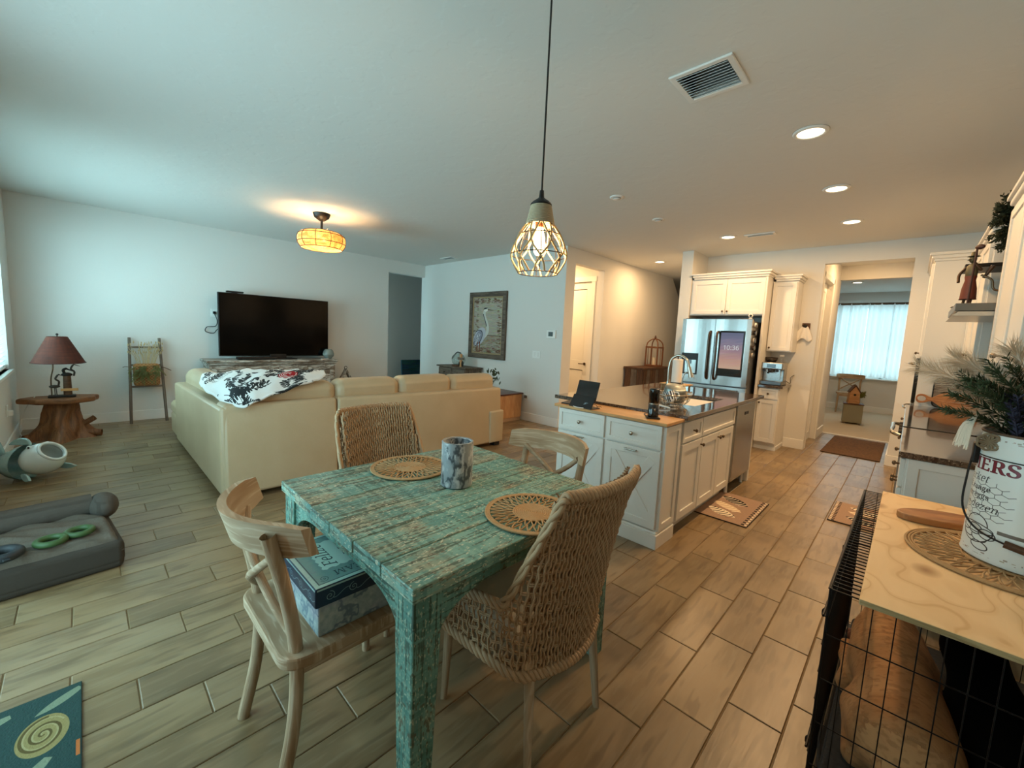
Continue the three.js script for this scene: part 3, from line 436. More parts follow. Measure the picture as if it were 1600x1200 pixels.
{ // free-standing bin cabinet at the island's end
  const blue = M.cab, t = thing('bin_cabinet', 'white two-door bin cabinet with crossed doors and a wooden top', 'cabinet', [0, 0, 0]), Z = -2.69, x0 = -2.04, x1 = -1.145;
  obj('carcass', [b2(x0, x1, 0.1, 0.862, -2.945, Z, 0.002)], blue, t);
  obj('wood_top', [b2(x0 - 0.03, x1 + 0.025, 0.862, 0.884, -2.949, Z + 0.035, 0.004, 'x')], M.orangeWood, t);
  obj('plinth', [b2(x0 - 0.015, x1 + 0.015, 0, 0.1, -2.945, Z + 0.035, 0.003), b2(x0 - 0.006, x1 + 0.006, 0.098, 0.118, -2.945, Z + 0.026, 0.008)], blue, t);
  const W = 0.425;
  for (const [i, x] of [[0, x0 + 0.012], [1, x0 + 0.458]]) {
    const d = obj('drawer', pz(shaker(W, 0.165, blue, 0.02, 0.032), x, 0.69, Z), blue, t); knob(d, x + W / 2, 0.773, Z + 0.02, 0, 1, M.nickel, 0.015);
    const dr = obj('door', pz(shaker(W, 0.55, blue, 0.02, 0.055), x, 0.128, Z), blue, t);
    for (const s of [1, -1]) { const L = Math.hypot(W - 0.1, 0.44), g = bx(L, 0.062, 0.012, 0, 0, 0, 0.002); obj('cross_brace', [tf(g, { rz: s * Math.atan2(0.44, W - 0.1), at: [x + W / 2, 0.403, Z + 0.0125 + (s > 0 ? 0.002 : 0)] })], blue, dr); }
    obj('pull_handle', [rod([x + W / 2 - 0.045, 0.655, Z + 0.042], [x + W / 2 + 0.045, 0.655, Z + 0.042], 0.006), rod([x + W / 2 - 0.04, 0.655, Z + 0.018], [x + W / 2 - 0.04, 0.655, Z + 0.042], 0.005), rod([x + W / 2 + 0.04, 0.655, Z + 0.018], [x + W / 2 + 0.04, 0.655, Z + 0.042], 0.005)], M.nickel, dr);
  }
  const sp = shaker(0.252, 0.73, blue, 0.012, 0.045); obj('side_panel', px(sp, x1, 0.12, Z), blue, t);
}
{ // things on the wooden top
  const t = thing('electric_grinder', 'tall black electric grinder with a silver band on the wooden top', 'grinder', [-1.275, 0.885, -2.765], 0.6);
  obj('base', [b2(-0.045, 0.045, 0, 0.012, -0.045, 0.045, 0.004)], M.black, t);
  obj('lower_body', [lathe([[0, 0.012], [0.036, 0.012], [0.038, 0.02], [0.036, 0.1], [0, 0.1]], 24)], M.blackGloss, t);
  obj('band', [cy(0.0375, 0.0375, 0.01, 0, 0.105, 0, 24)], M.nickel, t);
  obj('upper_body', [lathe([[0, 0.11], [0.036, 0.11], [0.037, 0.2], [0.033, 0.212], [0, 0.214]], 24)], M.blackGloss, t);
  obj('switch', [ball(0.006, 0.004, 0.065, 0.037, 1, 1.6, 0.5)], M.nickel, t);
  const tb = thing('tablet', 'dark tablet propped on a folding black cover on the wooden top', 'tablet', [-1.815, 0.885, -2.72], -0.1);
  obj('screen', [tf(b2(-0.105, 0.105, 0, 0.15, -0.004, 0.004, 0.004), { rx: -0.3, at: [0, 0.06, 0.005] })], phys(0x150806, 0.15, { clearcoat: 0.5 }), tb);
  obj('cover', [tf(b2(-0.11, 0.11, 0, 0.105, -0.004, 0.003, 0.003), { rx: -0.55, at: [0, 0.003, 0.062] }), b2(-0.11, 0.11, 0, 0.007, -0.05, 0.068, 0.003)], M.black, tb);
  const bk = thing('black_folder', 'thin black folder lying behind the tablet', 'folder', [-1.965, 0.885, -2.82], 0.2); obj('cover', [b2(-0.09, 0.09, 0, 0.008, -0.11, 0.11, 0.003)], M.black, bk);
  obj('elastic_band', [b2(-0.091, -0.083, -0.0, 0.0095, -0.1, 0.1, 0.002)], M.iron, bk);
  const gl = thing('eyeglasses', 'folded eyeglasses lying in front of the tablet', 'eyeglasses', [-1.74, 0.887, -2.675], 0.15);
  for (const s of [-1, 1]) { const pts = Array.from({ length: 16 }, (_, i) => [s * 0.034 + 0.026 * Math.cos(i / 16 * 2 * PI), 0.02 + 0.018 * Math.sin(i / 16 * 2 * PI), 0]); obj('rim', [tube(pts, 0.002, 32, 6, true)], M.iron, gl); obj('lens', [tf(cy(0.024, 0.024, 0.001, 0, 0, 0, 20), { rx: PI / 2, at: [s * 0.034, 0.02, 0] })], M.glass, gl); obj('temple', [tube([[s * 0.06, 0.025, 0], [s * 0.062, 0.02, -0.06], [s * 0.05, 0.003, -0.1]], 0.0018, 10, 5)], M.iron, gl); }
  obj('bridge', [tube([[-0.01, 0.025, 0], [0, 0.03, 0], [0.01, 0.025, 0]], 0.0018, 8, 5)], M.iron, gl);
  const cb = obj('charging_cable', [tube([[-1.75, 0.8885, -2.66], [-1.84, 0.8885, -2.64], [-1.9, 0.8885, -2.68], [-1.86, 0.8885, -2.73]], 0.003, 30, 6)], M.white); cb.userData = { label: 'thin white cable lying in front of the tablet', category: 'cable' };
  const cd = obj('grinder_lead', [tube([[-1.31, 0.8885, -2.8], [-1.36, 0.8885, -2.82], [-1.39, 0.889, -2.88], [-1.36, 0.889, -2.95]], 0.003, 30, 6)], M.black); cd.userData = { label: 'black cord trailing behind the grinder', category: 'cable' };
  const br = thing('dish_brush', 'small white brush lying on the granite behind the grinder', 'brush', [-1.43, 0.906, -3.13], 0.4); obj('head', [ball(0.03, 0, 0.022, 0, 1, 0.7, 1)], M.white, br); obj('handle', [rod([0.02, 0.02, 0], [0.11, 0.008, 0.03], 0.007)], M.trim, br);
}
// ------------------------------------------------------------------ right-hand run
{
  const grey = M.cab;
  const t = thing('base_cabinet', 'white base cabinet with a plain end panel behind the dog crate', 'cabinet', [0, 0, 0]);
  obj('carcass', [b2(0.03, 0.69, 0.1, 0.873, -3.995, -3.0, 0.003), b2(0.09, 0.69, 0, 0.1, -3.995, -3.0, 0)], M.cab, t);
  obj('end_panel', shaker(0.64, 0.77, grey, 0.014, 0.045).map((g) => tf(g, { at: [0.04, 0.1, -3.0] })), grey, t);
  for (let i = 0; i < 2; i++) { const z = -3.985 + i * 0.49; const d = obj('drawer', nx(shaker(0.48, 0.15, M.cab, 0.02, 0.03), 0.03, 0.71, z), M.cab, t); knob(d, 0.01, 0.785, z + 0.24, -1, 0); const e = obj('door', nx(shaker(0.48, 0.59, M.cab, 0.02, 0.06), 0.03, 0.11, z), M.cab, t); knob(e, 0.01, 0.64, z + 0.04 + (i ? 0 : 0.4), -1, 0); }
  const c = obj('countertop', [b2(0.0, 0.69, 0.873, 0.905, -3.995, -2.97, 0.004, 'z')], granite); c.userData = { label: 'dark granite countertop between the dog crate and the range', category: 'countertop' };
  const t2 = thing('base_cabinet', 'white base cabinet beyond the range, below the wooden paddles', 'cabinet', [0, 0, 0]);
  obj('carcass', [b2(0.03, 0.69, 0.1, 0.873, -5.795, -4.765, 0.003), b2(0.09, 0.69, 0, 0.1, -5.795, -4.765, 0)], M.cab, t2);
  for (let i = 0; i < 2; i++) { const z = -5.785 + i * 0.51; const d = obj('drawer', nx(shaker(0.5, 0.15, M.cab, 0.02, 0.03), 0.03, 0.71, z), M.cab, t2); knob(d, 0.01, 0.785, z + 0.25, -1, 0); const e = obj('door', nx(shaker(0.5, 0.59, M.cab, 0.02, 0.06), 0.03, 0.11, z), M.cab, t2); knob(e, 0.01, 0.64, z + 0.05 + (i ? 0 : 0.4), -1, 0); }
  const c2 = obj('countertop', [b2(0.0, 0.69, 0.873, 0.905, -5.797, -4.765, 0.004, 'z')], granite); c2.userData = { label: 'dark granite countertop under the wooden paddles beside the tall cabinet', category: 'countertop' };
  const r = thing('range', 'stainless range with a black glass cooktop and a curved bar handle', 'stove', [0, 0, 0]);
  obj('body', [b2(0.03, 0.68, 0.02, 0.885, -4.758, -4.002, 0.004)], M.steelDark, r); obj('cooktop', [b2(0.0, 0.685, 0.885, 0.91, -4.76, -4.0, 0.006)], M.blackGloss, r);
  const od = obj('oven_door', [b2(0.0, 0.03, 0.2, 0.8, -4.75, -4.01, 0.006)], M.steel, r); obj('handle', [tube([[0.0, 0.83, -4.7], [-0.045, 0.84, -4.66], [-0.055, 0.845, -4.38], [-0.045, 0.84, -4.1], [0.0, 0.83, -4.06]], 0.014, 40, 10)], M.nickel, od);
  obj('control_strip', [b2(0.005, 0.03, 0.81, 0.88, -4.75, -4.01, 0.004)], M.steel, r); for (let i = 0; i < 4; i++) obj('dial', [rod([0.005, 0.845, -4.62 + i * 0.16], [-0.02, 0.845, -4.62 + i * 0.16], 0.018)], M.black, r);
  obj('warming_drawer', [b2(0.0, 0.03, 0.04, 0.19, -4.75, -4.01, 0.006)], M.steel, r);
  const tc = thing('tall_cabinet', 'tall white oven cabinet at the end of the right counter', 'cabinet', [0, 0, 0]);
  obj('carcass', [b2(0.06, 0.69, 0.1, 2.325, -6.995, -5.8, 0.003), b2(0.1, 0.69, 0, 0.1, -6.995, -5.8, 0)], M.cab, tc);
  obj('crown', [b2(0.05, 0.69, 2.325, 2.35, -6.995, -5.788, 0.004), b2(0.03, 0.69, 2.347, 2.385, -6.995, -5.77, 0.012), b2(0.015, 0.69, 2.38, 2.405, -6.995, -5.755, 0.004)], M.cab, tc);
  const d = obj('door', nx(shaker(0.56, 0.91, M.cab), 0.06, 1.4, -6.4), M.cab, tc); knob(d, 0.04, 1.43, -5.87, -1, 0);
  obj('oven_front', [b2(0.03, 0.06, 0.93, 1.38, -6.4, -5.83, 0.004)], M.blackGloss, tc); obj('oven_front', [b2(0.03, 0.06, 0.4, 0.92, -6.4, -5.83, 0.004)], M.steel, tc);
  for (const y of [0.86, 1.32]) obj('handle', [tube([[0.03, y, -6.36], [-0.0, y, -6.34], [-0.0, y, -5.9], [0.03, y, -5.88]], 0.01, 30, 8)], M.nickel, tc);
  // wall cabinets
  const u1 = thing('upper_cabinet', 'white wall cabinet above the potted bucket at the edge of the picture', 'cabinet', [0, 0, 0]);
  obj('carcass', [b2(0.36, 0.69, 1.38, 2.325, -3.995, -2.95, 0.003)], M.cab, u1);
  for (let i = 0; i < 2; i++) { const q = obj('door', nx(shaker(0.505, 0.925, M.cab), 0.36, 1.39, -3.985 + i * 0.515), M.cab, u1); knob(q, 0.34, 1.43, -3.985 + (i ? 0.55 : 0.47), -1, 0); }
  obj('crown', [b2(0.35, 0.69, 2.325, 2.35, -4.0, -2.94, 0.004), b2(0.33, 0.69, 2.347, 2.385, -4.0, -2.92, 0.012), b2(0.315, 0.69, 2.38, 2.405, -4.0, -2.905, 0.004)], M.cab, u1);
  const u2 = thing('upper_cabinet', 'white wall cabinet whose panelled end shows behind the red figurine', 'cabinet', [0, 0, 0]);
  obj('carcass', [b2(0.35, 0.69, 1.38, 2.325, -5.795, -4.765, 0.003)], M.cab, u2);
  for (let i = 0; i < 2; i++) { const q = obj('door', nx(shaker(0.505, 0.925, M.cab), 0.35, 1.39, -5.79 + i * 0.515), M.cab, u2); knob(q, 0.33, 1.43, -5.79 + (i ? 0.55 : 0.47), -1, 0); }
  obj('end_panel', [...shaker(0.33, 0.6, M.cab, 0.012, 0.05).map((g) => tf(g, { at: [0.355, 1.39, -4.766] })), ...shaker(0.33, 0.32, M.cab, 0.012, 0.05).map((g) => tf(g, { at: [0.355, 2.0, -4.766] }))], M.cab, u2);
  obj('crown', [b2(0.34, 0.69, 2.325, 2.35, -5.795, -4.755, 0.004), b2(0.32, 0.69, 2.347, 2.385, -5.795, -4.735, 0.012), b2(0.305, 0.69, 2.38, 2.405, -5.795, -4.72, 0.004)], M.cab, u2);
  // hood, rail, figurine, greenery
  const h = thing('range_hood', 'slim grey range hood over the black cooktop', 'range hood', [0, 0, 0]);
  obj('body', [b2(0.165, 0.69, 1.715, 1.765, -4.755, -4.005, 0.004)], std(0x70716e, 0.35, { metalness: 0.6 }), h);
  obj('lip', [muv(tf(ext([[0, 0], [0.5, 0], [0.5, 0.03], [0.03, 0.03]], 0.74, 0.002), { at: [0.155, 1.683, -4.75] }))], std(0xc4c1b8, 0.3, { metalness: 0.5 }), h);
  const rl = thing('utensil_rail', 'dark thin wall shelf behind the red figurine', 'shelf', [0, 0, 0]); obj('board', [b2(0.2, 0.69, 2.05, 2.075, -4.74, -4.4, 0.004)], M.iron, rl); obj('bracket', [rod([0.66, 1.9, -4.57], [0.4, 2.05, -4.57], 0.008)], M.iron, rl);
}
{ // figurine
  const t = thing('figurine', 'dark metal figurine in a long red coat standing on the range hood', 'figurine', [0.235, 1.766, -4.38], -0.7), red = std(0x5e2416, 0.55), br = std(0x4a3524, 0.45, { metalness: 0.4 }), gr = std(0x5a5540, 0.5, { metalness: 0.3 });
  obj('stand', [lathe([[0, 0.02], [0.04, 0.018], [0.075, 0.006], [0.08, 0], [0, 0]], 24)], M.black, t);
  for (const s of [-1, 1]) obj('leg', [tube([[s * 0.02, 0.012, 0.01], [s * 0.02, 0.06, 0], [s * 0.015, 0.12, 0]], 0.008, 8, 8)], br, t);
  obj('coat', [lathe([[0.0, 0.055], [0.05, 0.055], [0.046, 0.06], [0.042, 0.13], [0.03, 0.19], [0.034, 0.215], [0.026, 0.24], [0, 0.245]], 20).scale(1, 1, 0.75)], red, t);
  obj('torso', [lathe([[0, 0.2], [0.032, 0.205], [0.034, 0.25], [0.03, 0.29], [0.012, 0.305], [0, 0.307]], 18).scale(1, 1, 0.75)], gr, t);
  obj('head', [ball(0.022, 0, 0.335, 0.005, 0.85, 1.15, 0.95), rod([0, 0.335, 0.02], [0, 0.325, 0.045], 0.007, 0.003), rod([0, 0.3, 0], [0, 0.32, 0], 0.009)], gr, t);
  obj('hat', [lathe([[0.034, 0.355], [0.03, 0.358], [0.018, 0.36], [0.015, 0.385], [0, 0.39]], 18)], gr, t);
  obj('arm', [tube([[-0.035, 0.285, 0], [-0.065, 0.235, 0.01], [-0.05, 0.18, 0.03]], 0.009, 12, 8)], br, t); obj('arm', [tube([[0.035, 0.285, 0], [0.07, 0.25, 0.02], [0.05, 0.3, 0.05]], 0.009, 12, 8)], br, t);
  obj('staff', [rod([0.045, 0.02, 0.055], [0.05, 0.4, 0.05], 0.006), ball(0.022, 0.065, 0.405, 0.05, 1.3, 0.8, 0.6)], std(0x3a1a12, 0.5), t);
  obj('horn', [tube([[0.06, 0.22, 0], [0.11, 0.18, -0.02], [0.12, 0.12, -0.03], [0.17, 0.1, -0.03]], 0.007, 20, 8)], M.knob, t);
  obj('sash', [rod([0.06, 0.2, -0.02], [0.1, 0.28, -0.03], 0.008, 0.013)], br, t);
}
// sprigs: needle-leaved branches used by the greenery
function sprig(pts, n, len, w, taper = 0.5) { // needles set round a stem
  const c = new THREE.CatmullRomCurve3(pts.map((p) => V3(...p))), P = [], N = V3(0, 0, 0), gs = [tube(pts, w * 0.55, 16, 5)];
  for (let i = 0; i < n; i++) {
    const t = (i + 0.5) / n, o = c.getPoint(t), tan = c.getTangent(t), side = V3(rr(-1, 1), rr(-1, 1), rr(-1, 1)).cross(tan).normalize(), d = tan.clone().multiplyScalar(rr(0.5, 1.0)).addScaledVector(side, 0.9).normalize(), L = len * rr(0.7, 1.2) * (1 - taper * t), e = o.clone().addScaledVector(d, L), s = d.clone().cross(side).normalize().multiplyScalar(w), m = o.clone().lerp(e, 0.45);
    const u = side.clone().multiplyScalar(w * 0.4);
    const A = o.toArray(), B = m.clone().add(s).add(u).toArray(), C = e.toArray(), D = m.clone().sub(s).add(u).toArray(), E2 = m.clone().addScaledVector(u, -2).toArray();
    P.push(...A, ...B, ...C, ...A, ...C, ...D, ...A, ...D, ...E2, ...D, ...C, ...E2, ...A, ...E2, ...B, ...B, ...E2, ...C);
  }
  const g = new THREE.BufferGeometry(); g.setAttribute('position', new THREE.Float32BufferAttribute(P, 3)); g.computeVertexNormals(); gs.push(muv(g)); return join(gs);
}
const pine = std(0x2f4224, 0.75), pineDark = std(0x26301a, 0.8), pampas = std(0xd9cbb4, 0.95), lav = std(0x33354a, 0.85), straw = std(0xc9b48a, 0.9);
{
  const t = thing('pine_wreath', 'dark green pine wreath hanging high over the range hood', 'wreath', [0.45, 2.33, -4.3]);
  const gs = []; for (let i = 0; i < 110; i++) { const a = i / 110 * 2 * PI, r = 0.1, c = [r * Math.cos(a) * 0.7, r * Math.sin(a), 0.03 * Math.sin(a * 3)], d = [Math.cos(a + rr(-0.6, 0.9)) * 0.1, Math.sin(a + rr(-0.6, 0.9)) * 0.1, rr(-0.06, 0.08)]; gs.push(sprig([c, [c[0] + d[0] * 0.5, c[1] + d[1] * 0.5, c[2] + d[2] * 0.6], [c[0] + d[0], c[1] + d[1], c[2] + d[2]]], 34, 0.05, 0.006)); }
  obj('foliage', gs, pineDark, t, STUFF); obj('ring', [tf(new THREE.TorusGeometry(0.11, 0.012, 8, 32), { s: [0.7, 1, 1] })], M.brownWood, t); obj('hanger', [rod([0, 0.11, 0], [0, 0.46, 0], 0.003)], M.iron, t);
}
{ // paddles and tray leaning against the tall cabinet
  const paddle = ext((() => { const s = new THREE.Shape(); s.moveTo(0.12, -0.02); s.bezierCurveTo(0.16, -0.05, 0.18, -0.075, 0.24, -0.075); s.lineTo(0.42, -0.075); s.quadraticCurveTo(0.45, 0, 0.42, 0.075); s.lineTo(0.24, 0.075); s.bezierCurveTo(0.18, 0.075, 0.16, 0.05, 0.12, 0.02); s.bezierCurveTo(0.09, 0.015, 0.08, 0.045, 0.04, 0.045); s.bezierCurveTo(-0.01, 0.045, -0.01, -0.045, 0.04, -0.045); s.bezierCurveTo(0.08, -0.045, 0.09, -0.015, 0.12, -0.02); const h = new THREE.Path(); h.absellipse(0.045, 0, 0.03, 0.026, 0, PI * 2); s.holes.push(h); return s; })(), 0.016, 0.003);
  const t = thing('cutting_paddle', 'wooden paddle board with a looped handle leaning on the tall cabinet', 'cutting board', [0, 0, 0]); obj('board', [muv(tf(paddle, { rx: -0.12, at: [0.06, 0.985, -5.755] }))], std(0xffffff, 0.45, { map: woodTex([176, 116, 66], [150, 94, 50], [196, 140, 88], { metres: 0.5, s: 231, fv: 14 }) }), t);
  const k = thing('serving_tray', 'rounded tray with a black rim standing behind the wooden paddle', 'tray', [0, 0, 0]);
  const rp = []; const W = 0.13, H = 0.14, R = 0.04; for (const [cx, cyy, a0] of [[W - R, H - R, 0], [-W + R, H - R, PI / 2], [-W + R, -H + R, PI], [W - R, -H + R, 1.5 * PI]]) for (let i = 0; i <= 5; i++) rp.push([cx + R * Math.cos(a0 + i / 5 * PI / 2), cyy + R * Math.sin(a0 + i / 5 * PI / 2), 0]);
  obj('rim', [tf(tube(rp, 0.006, 80, 8, true), { rx: -0.06, at: [0.31, 1.055, -5.775] })], M.iron, k); obj('panel', [tf(ext(rp.map(([x, y]) => [x, y]), 0.008, 0.001), { rx: -0.06, at: [0.31, 1.055, -5.78] })], M.greyWood, k);
}
// ------------------------------------------------------------------ hall, far room
{
  const t = thing('slatted_cabinet', 'dark wooden plank cabinet against the yellow-lit hall wall', 'cabinet', [-3.72, 0, -7.65]);
  obj('top', [b2(-0.2, 0.22, 0.9, 0.935, -0.57, 0.57, 0.004, 'z')], M.brownWood, t); obj('body', [b2(-0.18, 0.19, 0.04, 0.9, -0.54, 0.54, 0.003)], M.brownWood, t);
  const pl = [M.brownWood, M.greyWood]; for (let i = 0; i < 9; i++) obj('plank', [b2(0.19, 0.205 + 0.003 * (i % 2), 0.05, 0.895, -0.54 + i * 0.12, -0.425 + i * 0.12, 0.003, 'y')], pl[i % 3 === 1 ? 1 : 0], t);
  for (let i = 0; i < 3; i++) obj('plank', [b2(-0.17 + i * 0.122, -0.055 + i * 0.122, 0.05, 0.895, 0.54, 0.553, 0.003, 'y')], pl[i % 2], t);
  for (const [x, z] of [[-0.15, -0.5], [0.16, -0.5], [-0.15, 0.5], [0.16, 0.5]]) obj('foot', [b2(x - 0.025, x + 0.025, 0, 0.04, z - 0.025, z + 0.025)], M.brownWood, t);
  const c = thing('birdcage_lantern', 'open wooden birdcage lantern with a domed top on the plank cabinet', 'lantern', [-3.69, 0.936, -7.84]), w = 0.13;
  const m = std(0x744522, 0.55);
  obj('base', [b2(-w, w, 0, 0.03, -w, w)], m, c); obj('top_ring', [ext(shape([[-w, -w], [w, -w], [w, w], [-w, w]], [[[-w + 0.025, -w + 0.025], [w - 0.025, -w + 0.025], [w - 0.025, w - 0.025], [-w + 0.025, w - 0.025]]]), 0.03, 0.003).rotateX(-PI / 2).translate(0, 0.36, 0)], m, c);
  for (const sx of [-1, 1]) for (const sz of [-1, 1]) { obj('post', [b2(sx * w - 0.012 * sx - 0.012, sx * w - 0.012 * sx + 0.012, 0.03, 0.36, sz * w - 0.012 * sz - 0.012, sz * w - 0.012 * sz + 0.012)], m, c); obj('dome_rib', [tube([[sx * w * 0.9, 0.385, sz * w * 0.9], [sx * w * 0.8, 0.46, sz * w * 0.8], [sx * w * 0.4, 0.525, sz * w * 0.4], [0, 0.545, 0]], 0.011, 20, 8)], m, c); }
  for (const s of [-1, 1]) { obj('bar', [b2(s * w - 0.005, s * w + 0.005, 0.03, 0.36, -0.005, 0.005)], m, c); obj('bar', [b2(-0.005, 0.005, 0.03, 0.36, s * w - 0.005, s * w + 0.005)], m, c); }
  obj('finial', [ball(0.02, 0, 0.56, 0), cy(0.03, 0.03, 0.008, 0, 0.575, 0), ball(0.014, 0, 0.595, 0)], std(0x5a3216, 0.5), c);
  const cn = thing('candle', 'pale pillar candle standing inside the birdcage lantern', 'candle', [-3.69, 0.967, -7.84]); obj('wax', [lathe([[0, 0], [0.035, 0], [0.036, 0.004], [0.036, 0.14], [0.03, 0.146], [0, 0.142]], 24)], std(0xe8d7b8, 0.6), cn); obj('wick', [rod([0, 0.14, 0], [0.002, 0.155, 0], 0.0015)], M.iron, cn);
}
{ // sheer curtains in the far room
  const cm = phys(0xf3f6f6, 1, { transmission: 0.45, thickness: 0, side: THREE.DoubleSide });
  const rod_ = thing('curtain_rod', 'grey curtain rod across the far room window', 'curtain rod', [0, 0, 0]); obj('rod', [rod([-1.68, 2.53, -12.74], [0.7, 2.53, -12.74], 0.014)], M.greyWood, rod_); for (const x of [-1.68, 0.7]) obj('finial', [ball(0.025, x, 2.53, -12.74)], M.greyWood, rod_);
  for (const [x0, x1, label] of [[-1.62, -0.87, 'sheer white curtain panel at the window edge near the wooden chair'], [-0.86, 0.6, 'wider sheer white curtain panel in the far room window']]) {
    const c = thing('sheer_curtain', label, 'curtain', [0, 0, 0]), W = x1 - x0;
    obj('cloth', [grid(Math.round(W * 90), 10, (u, v) => { const k = 0.025 + 0.012 * Math.sin(u * W * 31); return [x0 + u * W, lerp(2.54, 0.83, v), -12.735 + k * Math.sin(u * W * 62 + 1.5 * Math.sin(u * W * 13) + 0.3 * v)]; })], cm, c);
    obj('header', [b2(x0, x1, 2.505, 2.555, -12.77, -12.71, 0.01)], M.greyWood, c);
  }
}
// ------------------------------------------------------------------ dining: distressed table
const PAINT = [[[92, 150, 134], [64, 122, 112], [40, 72, 64]], [[110, 168, 148], [78, 140, 126], [58, 70, 56]]];
function paintTex(s, worn) { // worn teal paint over brown wood, saw marks across the boards; grain along u
  return ptex(1024, 1024, (u, v) => {
    const a = fbm(u, v, 10, 30, 4, s), saw = fbm(u, v, 90, 6, 2, s + 2), gr = fbm(u, v, 7, 130, 3, s + 4), big = fbm(u, v, 4, 6, 3, s + 6), fl = fbm(u, v, 60, 120, 2, s + 8);
    let c = mix3([94, 142, 132], [126, 168, 154], sstep(0.3, 0.7, a)); c = mix3(c, [70, 118, 108], 0.45 * sstep(0.5, 0.75, saw));
    c = mix3(c, [164, 152, 122], 0.75 * sstep(0.5 - worn, 0.68 - worn, big * 0.65 + gr * 0.35));
    const cr = sstep(0.57, 0.64, gr * 0.78 + saw * 0.22); c = mix3(c, [50, 70, 58], 0.7 * cr); c = mix3(c, [96, 70, 50], 0.6 * sstep(0.62, 0.72, fl * 0.6 + big * 0.4));
    return mix3(c, [214, 206, 178], 0.8 * sstep(0.68, 0.76, fbm(u, v, 90, 200, 2, s + 12)));
  }, true, 0.9);
}
const paintBump = ptex(512, 512, (u, v) => 255 * (0.5 * fbm(u, v, 45, 5, 2, 303) + 0.5 * fbm(u, v, 6, 60, 3, 305)), false, 0.6);
const paintTop = std(0xffffff, 0.5, { map: paintTex(310, 0.05), bumpMap: paintBump, bumpScale: 0.002 }), paintSide = std(0xd8e4e0, 0.5, { map: paintTex(330, -0.06), bumpMap: paintBump, bumpScale: 0.003 });
{
  const t = thing('dining_table', 'square distressed teal painted dining table with tapered legs', 'table', [-1.39, 0, -1.085]), a = 0.52;
  const n = 6, w = 2 * a / n;
  for (let i = 0; i < n; i++) { // boards run along z
    const x0 = -a + i * w, g = plain(new RoundedBoxGeometry(w - 0.0025, 0.045, 2 * a, 2, 0.005)); const h = rr(-0.0015, 0.0015); g.translate(x0 + w / 2, 0.7265 + h, 0);
    const p = g.attributes.position; for (let k = 0; k < p.count; k++) { const z = p.getZ(k); if (Math.abs(z) > a - 0.02) p.setZ(k, z + 0.004 * Math.sin(i * 7 + p.getX(k) * 40)); }
    obj('plank', [muv(g, 'z', i * 0.37, i * 0.23)], paintTop, t);
  }
  const apron = (len) => { const s = new THREE.Shape(), h = 0.065, e = len / 2; s.moveTo(-e, 0); s.lineTo(e, 0); s.lineTo(e, -h - 0.1); s.bezierCurveTo(e - 0.03, -h - 0.03, e - 0.09, -h + 0.005, e - 0.2, -h + 0.01); s.lineTo(-e + 0.2, -h + 0.01); s.bezierCurveTo(-e + 0.09, -h + 0.005, -e + 0.03, -h - 0.03, -e, -h - 0.1); s.closePath(); return ext(s, 0.024, 0.003, 10); };
  const L = 2 * a - 0.2;
  for (const [ry, x, z] of [[0, 0, a - 0.05], [PI, 0, -a + 0.05], [PI / 2, a - 0.05, 0], [-PI / 2, -a + 0.05, 0]]) { const g = muv(apron(L), 'x', rnd(), rnd()); g.translate(0, 0.704, 0); tf(g, { ry, at: [x, 0, z] }); obj('apron', [g], paintSide, t); }
  for (const sx of [-1, 1]) for (const sz of [-1, 1]) {
    const g = plain(new RoundedBoxGeometry(0.1, 0.704, 0.1, 6, 0.006)), p = g.attributes.position;
    for (let k = 0; k < p.count; k++) { const y = p.getY(k) + 0.352, s = y > 0.56 ? 1 : lerp(0.68, 1, y / 0.56); p.setX(k, (p.getX(k) - sx * 0.05) * s + sx * 0.05); p.setZ(k, (p.getZ(k) - sz * 0.05) * s + sz * 0.05); }
    g.computeVertexNormals(); g.translate(sx * (a - 0.065), 0.352, sz * (a - 0.065)); obj('leg', [muv(g, 'y', rnd(), rnd())], paintSide, t);
  }
}
{ // woven round mats
  const make = (label, x, z, R, y) => {
    const t = thing('woven_placemat', label, 'placemat', [x, y, z], 0, 'round woven placemats');
    const cen = []; for (let r = 0.006; r < R * 0.42; r += 0.0075) cen.push(tf(new THREE.TorusGeometry(r, 0.0042, 6, 40), { rx: PI / 2, at: [0, 0.0045, 0] }));
    obj('center_coil', cen, M.jute, t, STUFF);
    const loops = []; for (const [r0, r1, n] of [[R * 0.42, R * 0.66, 24], [R * 0.64, R * 0.9, 34]]) for (let i = 0; i < n; i++) { const a = i / n * 2 * PI, q = 0.62 * PI / n * 1.5, P = (r, b) => [r * Math.cos(a + b), 0.0062, r * Math.sin(a + b)]; loops.push(tube([P(r0, -q), P(lerp(r0, r1, 0.5), -q * 0.5), P(r1, q * 0.15), P(lerp(r0, r1, 0.5), q * 0.7), P(r0, q)], 0.003, 14, 5)); }
    obj('woven_loops', loops, M.jute, t, STUFF);
    obj('rim', [R * 0.93, R * 0.965, R].map((r) => tf(new THREE.TorusGeometry(r, 0.0042, 6, 72), { rx: PI / 2, at: [0, 0.0045, 0] })), M.jute, t);
    return t;
  };
  make('round woven jute placemat on the teal table in front of the nearer wicker chair', -0.975, -1.155, 0.178, 0.752);
  make('round woven jute placemat on the teal table beside the marble vase', -1.715, -1.085, 0.182, 0.752);
  make('round woven placemat under the farmhouse bucket on the plywood board', 0.285, -2.05, 0.235, 0.753);
}
